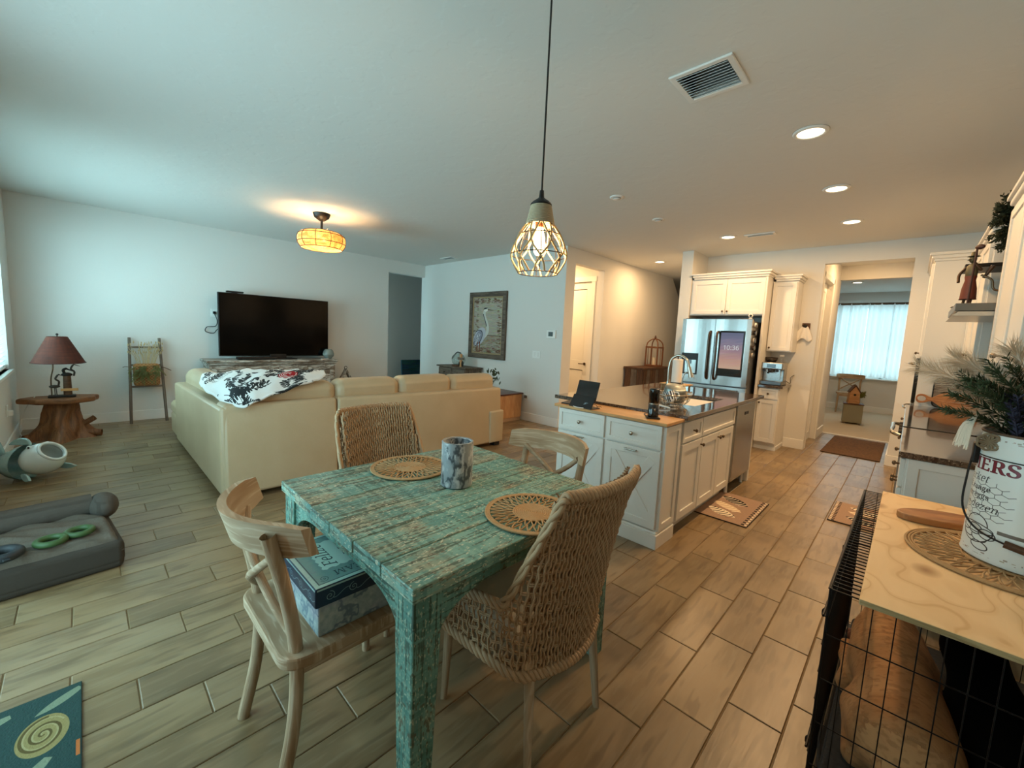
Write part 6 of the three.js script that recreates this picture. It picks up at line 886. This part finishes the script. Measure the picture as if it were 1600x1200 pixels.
{ // ceramic fish planter
  const gl = phys(0xffffff, 0.18, { clearcoat: 0.8, clearcoatRoughness: 0.08, map: ptex(256, 256, (u, v) => { const a = fbm(u, v, 6, 6, 4, 521), b = vnoise(u * 40, v * 40, 40, 40, 523); return mix3(mix3([132, 170, 172], [176, 204, 200], a), [104, 146, 152], 0.25 * b); }, true, 0.4) }), wh = phys(0xdfe8e6, 0.15, { clearcoat: 0.8 });
  const t = thing('fish_planter', 'pale blue glazed ceramic fish with its mouth wide open', 'planter', [-5.34, 0, 0.345], 0.35); t.scale.setScalar(0.9); // long axis x, the head to +x
  const prof = grid(48, 28, (u, v) => { const a = u * 2 * PI, k = v * 0.46, r = 0.02 + 0.155 * Math.sin(PI * clamp(k * 0.86 + 0.04)) ** 0.7, y = 0.165 + 0.1 * k * k; return [-0.26 + 0.5 * k + 0.0, y + r * Math.sin(a) * (Math.sin(a) < 0 ? 1.0 : 0.95) - 0.01, r * Math.cos(a) * 1.1]; }, [1, 1], true);
  const p = prof.attributes.position; for (let i = 0; i < p.count; i++) if (p.getY(i) < 0.012) p.setY(i, 0.002 + 0.004 * rnd() * 0); prof.computeVertexNormals();
  const turnHead = (g) => tf(g, { ry: 0.55 });
  obj('body', [turnHead(muv(plain(mergeVertices(prof))))], gl, t);
  { // hollow head: a glazed shell round an unglazed inside, open at the mouth
    const arc = (r, a0, a1, n) => Array.from({ length: n + 1 }, (_, i) => { const q = lerp(a0, a1, i / n); return [Math.max(0, r * Math.cos(q)), r * Math.sin(q)]; }), place = (g) => turnHead(tf(g, { rz: -0.85, at: [0.09, 0.2, 0] }));
    obj('head', [place(lathe([...arc(0.15, -PI / 2, 0.82, 20), ...arc(0.146, 0.86, 0.82, 1), ...arc(0.132, 0.86, 0.8, 2)], 40).scale(1, 1, 1.08))], wh, t);
    obj('inside', [place(lathe(arc(0.132, 0.8, -PI / 2, 20), 40).scale(1, 1, 1.08))], wh, t);
    obj('lip', [place(tf(plain(new THREE.TorusGeometry(0.098, 0.013, 12, 44)), { rx: PI / 2, s: [1, 1, 1], at: [0, 0.11, 0] }).scale(1, 1, 1.08))], wh, t);
  }
  for (const s of [-1, 1]) { const e = obj('eye', [turnHead(ball(0.022, 0.06, 0.325, s * 0.085, 1, 1, 0.8))], wh, t); obj('pupil', [turnHead(ball(0.01, 0.065, 0.33, s * 0.1, 1, 1, 0.6))], M.blackGloss, e); obj('side_fin', [turnHead(tf(ext((() => { const q = new THREE.Shape(); q.moveTo(0, 0); q.quadraticCurveTo(0.06, 0.07, 0.16, 0.02); q.quadraticCurveTo(0.1, -0.05, 0, 0); return q; })(), 0.02, 0.006), { ry: s > 0 ? -0.5 : 0.5, rz: -0.35, at: [0.05, 0.09, s * 0.15] }))], gl, t); }
  obj('tail_fin', [turnHead(tf(ext((() => { const q = new THREE.Shape(); q.moveTo(0, -0.02); q.quadraticCurveTo(-0.1, -0.02, -0.16, 0.1); q.quadraticCurveTo(-0.1, 0.08, -0.1, 0.12); q.quadraticCurveTo(-0.08, 0.2, -0.06, 0.24); q.quadraticCurveTo(0, 0.16, 0.02, 0.03); return q; })(), 0.04, 0.012), { at: [-0.24, 0.17, -0.02] }))], gl, t);
  obj('back_fin', [turnHead(tf(ext((() => { const q = new THREE.Shape(); q.moveTo(-0.12, 0); q.quadraticCurveTo(-0.06, 0.09, 0.03, 0.06); q.quadraticCurveTo(0.06, 0.03, 0.06, 0); return q; })(), 0.03, 0.01), { at: [-0.06, 0.33, -0.015] }))], gl, t);
}
// ------------------------------------------------------------------ dog crate with plywood top
const ply = ptex(1024, 1024, (u, v) => { // rotary-cut pine: broad flame figure, long axis u
  let w = fbm(u, v, 3, 4, 3, 541); const kn = [[0.22, 0.3], [0.3, 0.68], [0.62, 0.2], [0.75, 0.55], [0.12, 0.82], [0.5, 0.9]]; let kd = 9; for (const [a, b] of kn) { const dx = Math.min(Math.abs(u - a), 1 - Math.abs(u - a)) * 0.7, dy = Math.min(Math.abs(v - b), 1 - Math.abs(v - b)); kd = Math.min(kd, Math.hypot(dx, dy)); }
  const ring = Math.abs(((v * 8 + w * 8 + 0.06 / (kd + 0.08)) % 1) - 0.5) * 2; let c = mix3([228, 192, 140], [238, 206, 158], fbm(u, v, 6, 30, 3, 543)); c = mix3(c, [200, 152, 98], 0.6 * sstep(0.88, 0.99, ring)); c = mix3(c, [216, 176, 122], 0.35 * sstep(0.5, 0.85, ring));
  if (kd < 0.035) c = mix3(c, [140, 92, 50], 0.8 * (1 - kd / 0.035)); return c;
}, true, 1.1);
{
  const t = thing('plywood_board', 'knotty plywood board lying on top of the black dog crate', 'board', [0.32, 0.735, -2.05]);
  obj('face', [bx(0.71, 0.0165, 1.23, 0, 0.0085, 0, 0.002, 'z')], std(0xffffff, 0.55, { map: ply }), t);
  obj('edge', [b2(-0.3555, -0.354, 0.0015, 0.0155, -0.613, 0.613, 0), b2(-0.354, 0.354, 0.0015, 0.0155, 0.6135, 0.6155, 0)], std(0xffffff, 0.75, { map: woodTex([166, 144, 100], [142, 118, 78], [184, 162, 118], { metres: 0.3, s: 561 }) }), t);
}
{
  const X0 = -0.1, X1 = 0.66, Z0 = -2.68, Z1 = -1.475, Y0 = 0.03, Y1 = 0.731, t = thing('dog_crate', 'large black wire dog crate under the plywood board', 'dog crate', [0, 0, 0]), wm = std(0x14100e, 0.4, { metalness: 0.5 });
  const R = 0.0016, unit = plain(new THREE.CylinderGeometry(1, 1, 1, 6)), wire = (p, a, b, r = R) => { const m = new THREE.Mesh(unit, wm); m.name = 'wire'; a = V3(...a); b = V3(...b); const d = b.clone().sub(a), L = d.length(); m.position.copy(a).add(b).multiplyScalar(0.5); m.quaternion.setFromUnitVectors(V3(0, 1, 0), d.normalize()); m.scale.set(r, L, r); p.add(m); };
  const front = part('front_panel', t), left = part('side_panel', t), top = part('top_panel', t), back = part('back_panel', t), right = part('side_panel', t);
  const span = (a, b, n) => Array.from({ length: n + 1 }, (_, i) => lerp(a, b, i / n));
  for (const y of span(Y0, Y1, 5)) { wire(front, [X0, y, Z1], [X1, y, Z1], 0.0019); wire(back, [X0, y, Z0], [X1, y, Z0], 0.0019); wire(right, [X1, y, Z0], [X1, y, Z1], 0.0019); }
  for (const x of span(X0, X1, 16)) { wire(front, [x, Y0, Z1], [x, Y1, Z1]); wire(back, [x, Y0, Z0], [x, Y1, Z0]); }
  for (const z of span(Z0, Z1, 44)) { wire(left, [X0, Y0, z], [X0, Y1, z]); wire(top, [X0, Y1, z], [X1, Y1, z], 0.0022); }
  for (const y of span(Y0, Y1, 8)) wire(left, [X0 - 0.004, y, Z0], [X0 - 0.004, y, Z1], 0.0022);
  for (const z of span(Z0, Z1, 30)) wire(right, [X1, Y0, z], [X1, Y1, z]);
  for (const x of span(X0, X1, 6)) wire(top, [x, Y1 + 0.003, Z0], [x, Y1 + 0.003, Z1], 0.002);
  for (const [x, z] of [[X0, Z0], [X1, Z0], [X0, Z1], [X1, Z1]]) obj('corner_post', [rod([x, Y0 - 0.01, z], [x, Y1 + 0.004, z], 0.0035)], wm, t);
  for (const y of [Y1, Y1 - 0.09, Y0]) obj('edge_rail', [tube([[X0, y, Z0], [X0, y, Z1]], 0.0034, 2, 6)], wm, left);
  const lat = part('latch', left); for (const y of [0.62, 0.18]) obj('bolt', [rod([X0 - 0.012, y, -1.62], [X0 - 0.012, y, -1.52], 0.004), tube([[X0 - 0.012, y, -1.57], [X0 - 0.018, y - 0.008, -1.57], [X0 - 0.018, y - 0.025, -1.57]], 0.003, 8, 6)], wm, lat);
  for (const z of [-2.1, -1.85]) obj('door_frame', [rod([X0 - 0.006, Y0, z], [X0 - 0.006, Y1, z], 0.003)], wm, left);
  obj('tray', [ext(shape([[X0 + 0.006, -Z0 - 0.006], [X0 + 0.006, -Z1 + 0.006], [X1 - 0.006, -Z1 + 0.006], [X1 - 0.006, -Z0 - 0.006]]), 0.012, 0.003).rotateX(-PI / 2).translate(0, 0.016, 0)], std(0x16181a, 0.6), t);
  for (const [x, z] of [[X0 + 0.02, Z0 + 0.02], [X1 - 0.02, Z0 + 0.02], [X0 + 0.02, Z1 - 0.02], [X1 - 0.02, Z1 - 0.02]]) obj('foot', [cy(0.008, 0.008, 0.02, x, 0.01, z, 8)], wm, t);
  const b = thing('crate_pad', 'dark grey pad lying in the bottom of the dog crate', 'dog bed', [0.28, 0.029, -2.08]); obj('cushion', [puff(0.72, 0.05, 1.15, 0, 0.03, 0, 0.012, 0.02, 6)], std(0x2a2c2e, 0.95, { bumpMap: fabricBump, bumpScale: 0.003 }), b); obj('piping', [tf(tube([[-0.35, 0.03, -0.5], [-0.35, 0.03, 0.5], [-0.3, 0.03, 0.56], [0.3, 0.03, 0.56], [0.35, 0.03, 0.5], [0.35, 0.03, -0.5], [0.3, 0.03, -0.56], [-0.3, 0.03, -0.56]], 0.006, 120, 6, true), {})], std(0x1c1e20, 0.9), b);
}
// ------------------------------------------------------------------ dogs: skeletons of tapered bones, blended and meshed
function skin(bones, cell, k = 0.02, pad = 0.03) { // bones: [ax,ay,az, bx,by,bz, ra, rb]
  const lo = [1e9, 1e9, 1e9], hi = [-1e9, -1e9, -1e9]; for (const b of bones) for (let i = 0; i < 3; i++) { const r = Math.max(b[6], b[7]) + pad; lo[i] = Math.min(lo[i], b[i] - r, b[i + 3] - r); hi[i] = Math.max(hi[i], b[i] + r, b[i + 3] + r); }
  const size = Math.max(hi[0] - lo[0], hi[1] - lo[1], hi[2] - lo[2]), n = Math.ceil(size / cell) + 3, mc = new MarchingCubes(n, M.black, false, false, 400000), c = lo.map((l, i) => (l + hi[i]) / 2), half = size / 2;
  mc.isolation = 0; const H = n / 2;
  for (let z = 0; z < n; z++) for (let y = 0; y < n; y++) for (let x = 0; x < n; x++) {
    const P = [c[0] + (x - H) / H * half, c[1] + (y - H) / H * half, c[2] + (z - H) / H * half]; let s = 0, m = 1e9; const D = [];
    for (const b of bones) { const ba = [b[3] - b[0], b[4] - b[1], b[5] - b[2]], pa = [P[0] - b[0], P[1] - b[1], P[2] - b[2]], L = ba[0] ** 2 + ba[1] ** 2 + ba[2] ** 2, h = L ? clamp((pa[0] * ba[0] + pa[1] * ba[1] + pa[2] * ba[2]) / L) : 0, d = Math.hypot(pa[0] - ba[0] * h, pa[1] - ba[1] * h, pa[2] - ba[2] * h) - lerp(b[6], b[7], h); D.push(d); if (d < m) m = d; }
    for (const d of D) s += Math.exp(-(d - m) / k); mc.field[x + y * n + z * n * n] = -(m - k * Math.log(s));
  }
  mc.update(); const g = new THREE.BufferGeometry(), cnt = mc.count; const p = new Float32Array(mc.positionArray.slice(0, cnt * 3)); for (let i = 0; i < cnt; i++) for (let j = 0; j < 3; j++) p[i * 3 + j] = c[j] + p[i * 3 + j] * half;
  g.setAttribute('position', new THREE.BufferAttribute(p, 3)); g.setAttribute('normal', new THREE.BufferAttribute(new Float32Array(mc.normalArray.slice(0, cnt * 3)), 3)); const q = mergeVertices((g.deleteAttribute('normal'), g), 1e-5); q.computeVertexNormals(); return muv(plain(q));
}
const fur = (a, b, s) => std(0xffffff, 0.9, { map: ptex(512, 512, (u, v) => { const k = fbm(u, v, 5, 5, 4, s), f = fbm(u, v, 40, 70, 2, s + 3); return mix3(mix3(a, b, k), [a[0] * 0.7, a[1] * 0.7, a[2] * 0.7], 0.25 * sstep(0.5, 0.75, f)); }, true, 0.6), bumpMap: ptex(256, 256, (u, v) => 255 * fbm(u, v, 20, 90, 3, s + 5), false, 0.3), bumpScale: 0.0008 });
{ // tan dog: rump towards the photographer, forelegs stretched to the far left, head up beyond
  const t = thing('dog', 'tan short-haired dog lying stretched out inside the wire crate', 'dog', [0, 0, 0]), y = 0.08;
  const bones = [
    [0.12, y + 0.13, -1.72, 0.1, y + 0.135, -1.88, 0.125, 0.12], [0.1, y + 0.135, -1.88, 0.07, y + 0.15, -2.08, 0.118, 0.12], [0.07, y + 0.15, -2.08, 0.05, y + 0.165, -2.22, 0.125, 0.115], // trunk
    [0.05, y + 0.19, -2.22, 0.03, y + 0.27, -2.36, 0.085, 0.062], [0.03, y + 0.28, -2.38, 0.025, y + 0.295, -2.43, 0.068, 0.062], [0.025, y + 0.28, -2.45, -0.01, y + 0.255, -2.54, 0.038, 0.028], // neck, head, muzzle
    [-0.01, y + 0.1, -2.14, -0.045, y + 0.03, -2.05, 0.05, 0.036], [-0.045, y + 0.03, -2.05, -0.062, y + 0.02, -2.25, 0.032, 0.026], [-0.062, y + 0.02, -2.25, -0.068, y + 0.012, -2.33, 0.028, 0.024], // near foreleg
    [0.12, y + 0.09, -2.2, 0.11, y + 0.02, -2.14, 0.045, 0.034], [0.11, y + 0.02, -2.14, 0.07, y + 0.014, -2.38, 0.03, 0.024],
    [0.06, y + 0.12, -1.72, 0.0, y + 0.08, -1.86, 0.095, 0.055], [0.0, y + 0.075, -1.87, 0.0, y + 0.025, -1.7, 0.042, 0.028], [0.0, y + 0.02, -1.7, -0.02, y + 0.012, -1.84, 0.025, 0.022], // near hind leg: thigh, hock, foot
    [0.15, y + 0.09, -1.73, 0.165, y + 0.06, -1.84, 0.075, 0.05], [0.165, y + 0.05, -1.84, 0.165, y + 0.02, -1.72, 0.035, 0.026],
    [0.1, y + 0.12, -1.62, 0.04, y + 0.04, -1.54, 0.03, 0.018], [0.04, y + 0.04, -1.54, -0.05, y + 0.015, -1.56, 0.018, 0.012], // tail
  ];
  for (let k = -1; k <= 1; k++) bones.push([-0.066 + k * 0.014, y + 0.012, -2.33, -0.07 + k * 0.018, y + 0.006, -2.365, 0.012, 0.011], [0.07 + k * 0.014, y + 0.014, -2.38, 0.066 + k * 0.018, y + 0.006, -2.41, 0.012, 0.011]);
  const g = skin(bones, 0.011, 0.014); obj('body', [g], fur([150, 98, 54], [198, 152, 104], 571), t);
  for (const s of [-1, 1]) obj('ear', [tf(ext((() => { const q = new THREE.Shape(); q.moveTo(-0.025, 0); q.quadraticCurveTo(-0.03, -0.06, 0, -0.085); q.quadraticCurveTo(0.03, -0.06, 0.025, 0); return q; })(), 0.012, 0.005), { ry: PI / 2, rz: s * 0.35, at: [0.025 + s * 0.06, y + 0.335, -2.40] })], std(0x7c4c2a, 0.9), t);
  obj('nose', [ball(0.014, -0.014, y + 0.262, -2.566, 1.1, 0.8, 0.7)], M.blackGloss, t); for (const s of [-1, 1]) obj('eye', [ball(0.008, 0.015 + s * 0.032, y + 0.312, -2.488)], M.blackGloss, t);
  const ch = thing('chew_bone', 'brown chew toy lying by the tan dog\'s front paw', 'dog toy', [-0.02, 0.1, -2.42], 0.3); obj('bar', [rod([-0.045, 0.015, 0], [0.045, 0.015, 0], 0.016, 0.016, 12)], std(0x5c2e1a, 0.6), ch); for (const s of [-1, 1]) obj('knuckle', [ball(0.022, s * 0.048, 0.018, 0.012), ball(0.022, s * 0.048, 0.018, -0.012)], std(0x5c2e1a, 0.6), ch);
}
{ // black dog lying with its back to the photographer, head up
  const t = thing('dog', 'black dog resting beside the tan dog inside the wire crate', 'dog', [0, 0, 0]), y = 0.08, bk = phys(0x020202, 1, { specularIntensity: 0.12 });
  const bones = [
    [0.39, y + 0.12, -1.62, 0.36, y + 0.14, -1.78, 0.125, 0.12], [0.36, y + 0.14, -1.78, 0.3, y + 0.2, -1.92, 0.115, 0.105], [0.3, y + 0.22, -1.92, 0.255, y + 0.34, -2.02, 0.09, 0.07], [0.245, y + 0.36, -2.03, 0.235, y + 0.43, -2.08, 0.068, 0.06], [0.235, y + 0.44, -2.1, 0.225, y + 0.46, -2.13, 0.06, 0.056], [0.225, y + 0.445, -2.15, 0.215, y + 0.42, -2.235, 0.036, 0.026],
    [0.24, y + 0.16, -2.0, 0.23, y + 0.05, -1.96, 0.05, 0.034], [0.23, y + 0.045, -1.96, 0.22, y + 0.014, -2.15, 0.03, 0.025], [0.34, y + 0.16, -2.0, 0.36, y + 0.05, -1.98, 0.05, 0.034], [0.36, y + 0.045, -1.98, 0.35, y + 0.014, -2.17, 0.03, 0.025],
    [0.33, y + 0.1, -1.6, 0.295, y + 0.09, -1.76, 0.085, 0.055], [0.295, y + 0.08, -1.77, 0.29, y + 0.02, -1.62, 0.04, 0.027], [0.29, y + 0.016, -1.62, 0.28, y + 0.012, -1.76, 0.025, 0.022], [0.45, y + 0.1, -1.62, 0.47, y + 0.09, -1.78, 0.085, 0.055], [0.47, y + 0.08, -1.78, 0.47, y + 0.02, -1.64, 0.04, 0.027], [0.47, y + 0.016, -1.64, 0.47, y + 0.012, -1.78, 0.025, 0.022],
    [0.38, y + 0.08, -1.53, 0.5, y + 0.02, -1.52, 0.028, 0.014],
  ];
  obj('body', [skin(bones, 0.0115, 0.016)], bk, t);
  for (const s of [-1, 1]) obj('ear', [tf(ext((() => { const q = new THREE.Shape(); q.moveTo(-0.025, 0); q.quadraticCurveTo(-0.03, -0.05, 0, -0.08); q.quadraticCurveTo(0.03, -0.05, 0.025, 0); return q; })(), 0.012, 0.005), { ry: PI / 2, rz: s * 0.35, at: [0.232 + s * 0.056, y + 0.495, -2.1] })], bk, t);
  obj('nose', [ball(0.013, 0.214, y + 0.425, -2.258)], M.blackGloss, t); for (const s of [-1, 1]) obj('eye', [ball(0.008, 0.222 + s * 0.028, y + 0.475, -2.178)], M.blackGloss, t);
}
{ // oval wooden board on the plywood
  const t = thing('oval_board', 'oval wooden serving board on the plywood beside the white bucket', 'cutting board', [0.155, 0.753, -2.36], 0.5);
  const s = new THREE.Shape(); s.absellipse(0, 0, 0.15, 0.07, 0, PI * 2); obj('board', [muv(tf(ext(s, 0.026, 0.005, 40), { rx: -PI / 2, at: [0, 0, 0] }), 'x')], std(0xffffff, 0.45, { map: woodTex([168, 112, 64], [140, 88, 46], [186, 134, 82], { metres: 0.5, s: 581, fv: 12 }) }), t); obj('underside', [tf(ext(s, 0.004, 0.001, 40), { rx: -PI / 2, at: [0, 0.0002, 0], s: [0.96, 0.94, 1] })], M.brownWood, t);
}
{ // enamel bucket with print and greenery
  const t = thing('farm_bucket', 'white distressed metal bucket printed with farm lettering and eggs', 'bucket', [0.325, 0.764, -2.09]);
  const print = ctex(2048, 1024, (g, w, h) => { // u round the bucket, v up
    g.fillStyle = '#e4ebe8'; g.fillRect(0, 0, w, h); for (let i = 0; i < 160; i++) { g.fillStyle = `rgba(${90 + rnd() * 40 | 0},${70 + rnd() * 30 | 0},${50 + rnd() * 20 | 0},0.5)`; const e = rnd(), y = e < 0.5 ? rnd() * 30 : h - rnd() * 40; g.fillRect(rnd() * w, y, 6 + rnd() * 26, 3 + rnd() * 10); }
    for (const ox of [0, 1024]) {
      g.save(); g.translate(ox, 0);
      g.strokeStyle = '#3c4040'; g.lineWidth = 4; const R = 46; for (let r = 0; r < 9; r++) for (let c = 0; c < 9; c++) { if (r > 6 && c > 4) continue; const X = 150 + c * R * 1.73 + (r % 2) * R * 0.866, Y = 400 + r * R * 1.0; if (hash2(r, c, 5) < 0.12) continue; g.beginPath(); for (let k = 0; k < 4; k++) { const a = k * PI / 3 + PI / 6; g.lineTo(X + R * Math.cos(a), Y + R * 0.72 * Math.sin(a)); } g.stroke(); }
      g.textAlign = 'center'; g.fillStyle = '#7c1c2c'; g.font = 'bold 150px serif'; g.fillText('FARMERS', 500, 300); g.strokeStyle = '#3a0d14'; g.lineWidth = 3; g.strokeText('FARMERS', 500, 300);
      g.fillStyle = '#25282a'; g.font = 'italic 90px serif'; g.fillText('market', 530, 400); g.font = 'bold 64px serif'; g.fillText('FREE range', 530, 480); g.fillText('brown eggs', 530, 550); g.font = 'italic 80px serif'; g.fillText('by the dozen', 540, 640);
      g.lineWidth = 8; g.strokeStyle = '#2a2a2a'; g.fillStyle = '#e4ebe8'; for (const [x, y, a, b] of [[600, 860, 60, 40], [690, 880, 58, 38], [650, 820, 60, 44], [740, 840, 56, 40], [560, 820, 46, 34], [700, 950, 62, 34]]) { g.beginPath(); g.ellipse(x, y, a, b, 0.15, 0, 7); g.fill(); g.stroke(); } g.beginPath(); g.ellipse(650, 805, 130, 40, 0.05, 0, 7); g.stroke(); g.beginPath(); g.arc(650, 800, 132, 0.1, PI - 0.1); g.stroke(); g.beginPath(); g.arc(650, 780, 90, PI, 2 * PI); g.stroke();
      g.fillStyle = '#6b6258'; g.fillRect(800, 770, 224, 30);
      g.restore();
    }
  });
  const H = 0.415, r = (v) => lerp(0.138, 0.128, v);
  obj('body', [lathe([[0, 0], [0.136, 0], [0.14, 0.004], [0.138, 0.012], [0.128, H - 0.004], [0.129, H], [0.124, H], [0.124, H - 0.02], [0.13, 0.01], [0, 0.008]], 64)], std(0xe4ebe8, 0.4), t);
  obj('printed_band', [plain(new THREE.CylinderGeometry(0.1288, 0.138, H - 0.03, 64, 1, true, 0, PI * 2).translate(0, H / 2 + 0.002, 0))], std(0xffffff, 0.35, { map: print }), t);
  t.children[1].rotation.y = 0.1;
  obj('rim', [tf(new THREE.TorusGeometry(0.1285, 0.0042, 8, 64), { rx: PI / 2, at: [0, H, 0] })], std(0x5a4636, 0.7), t);
  obj('hoop', [tf(new THREE.TorusGeometry(0.1315, 0.002, 6, 64), { rx: PI / 2, at: [0, 0.335, 0] })], M.iron, t);
  for (const s of [-1]) obj('ear', [b2(s * 0.145, s * 0.125, 0.3, 0.37, -0.02, 0.02, 0.006)], M.iron, t);
  obj('bail_handle', [tube([[-0.142, 0.335, 0], [-0.15, 0.25, 0.02], [-0.15, 0.15, 0.05], [-0.12, 0.1, 0.085], [-0.05, 0.08, 0.135], [0.05, 0.07, 0.14], [0.13, 0.12, 0.09], [0.14, 0.335, 0]], 0.003, 60, 8)], M.iron, t);
  obj('wooden_grip', [tube([[-0.06, 0.082, 0.132], [0, 0.074, 0.145], [0.06, 0.07, 0.139]], 0.012, 20, 10)], M.brownWood, t);
  const f = thing('dried_bouquet', 'bouquet of pine sprigs, lavender and pale pampas in the white bucket', 'bouquet', [0.325, 0.764 + 0.40, -2.09]);
  const pg = []; for (const [dx, dy, dz] of [[-0.2, 0.20, -0.03], [-0.15, 0.25, 0.02], [-0.23, 0.13, 0.02], [-0.18, 0.16, 0.06], [-0.1, 0.26, -0.05], [-0.21, 0.17, -0.08], [0.02, 0.28, 0.02], [0.1, 0.26, 0.05], [0.18, 0.2, 0.03], [-0.16, 0.19, 0.0], [-0.24, 0.07, 0.05]]) pg.push(sprig([[rr(-0.04, 0.02), -0.05, rr(-0.04, 0.04)], [dx * 0.45, dy * 0.55, dz * 0.5], [dx, dy, dz]], 120, 0.05, 0.0028), sprig([[dx * 0.4, dy * 0.5, dz * 0.5], [dx * 0.75, dy * 0.7 + 0.02, dz + 0.03], [dx * 0.95, dy * 0.8 + 0.02, dz + 0.06]], 60, 0.045, 0.0026));
  obj('pine_sprigs', pg, pine, f, STUFF);
  const lg = []; for (let i = 0; i < 90; i++) { const a = rnd() * 2 * PI, q = rr(0.01, 0.13), X = q * Math.cos(a) + 0.03, Z = q * Math.sin(a); lg.push(sprig([[X * 0.7, -0.03, Z * 0.7], [X, 0.06, Z], [X * 1.25, rr(0.11, 0.2), Z * 1.25]], 50, 0.024, 0.005, 0.2)); }
  obj('lavender', lg, lav, f, STUFF);
  const pm = []; for (const [dx, dy, dz] of [[-0.2, 0.25, -0.08], [-0.28, 0.21, -0.06], [0.0, 0.3, -0.05], [0.14, 0.28, 0.0], [0.22, 0.22, 0.04], [-0.08, 0.29, -0.1], [0.1, 0.3, -0.06]]) pm.push(sprig([[dx * 0.3, 0.05, dz * 0.5], [dx * 0.7, dy * 0.8, dz * 0.8], [dx * 1.1, dy, dz]], 600, 0.12, 0.0009, 0.5));
  obj('pampas', pm, pampas, f, STUFF);
  const ts = []; for (let i = 0; i < 60; i++) { const a = rr(-0.5, 0.5); ts.push(tube([[-0.15, 0.07, 0.05], [-0.17 + 0.02 * a, 0.03, 0.06 + 0.05 * a], [-0.18 + 0.03 * a, -0.03 - 0.02 * rnd(), 0.065 + 0.07 * a]], 0.0014, 8, 4)); } obj('tassel', ts, std(0xe6ddca, 0.95), f, STUFF);
  const bw = []; for (let i = 0; i < 7; i++) { const a = i / 7 * 2 * PI; bw.push(tf(tube([[0, 0, 0], [0.03, 0.02, 0.01], [0.045, 0, 0.015], [0.03, -0.02, 0.01], [0, 0, 0]], 0.006, 20, 6), { rz: a, s: [0.6, 0.6, 0.8], at: [-0.12, -0.015, 0.07] })); } obj('ribbon_bow', bw, std(0x8a7a62, 0.9), f);
}
scene.traverse((o) => { if (o.isMesh) { o.castShadow = true; o.receiveShadow = true; } });
renderer.render(scene, camera);
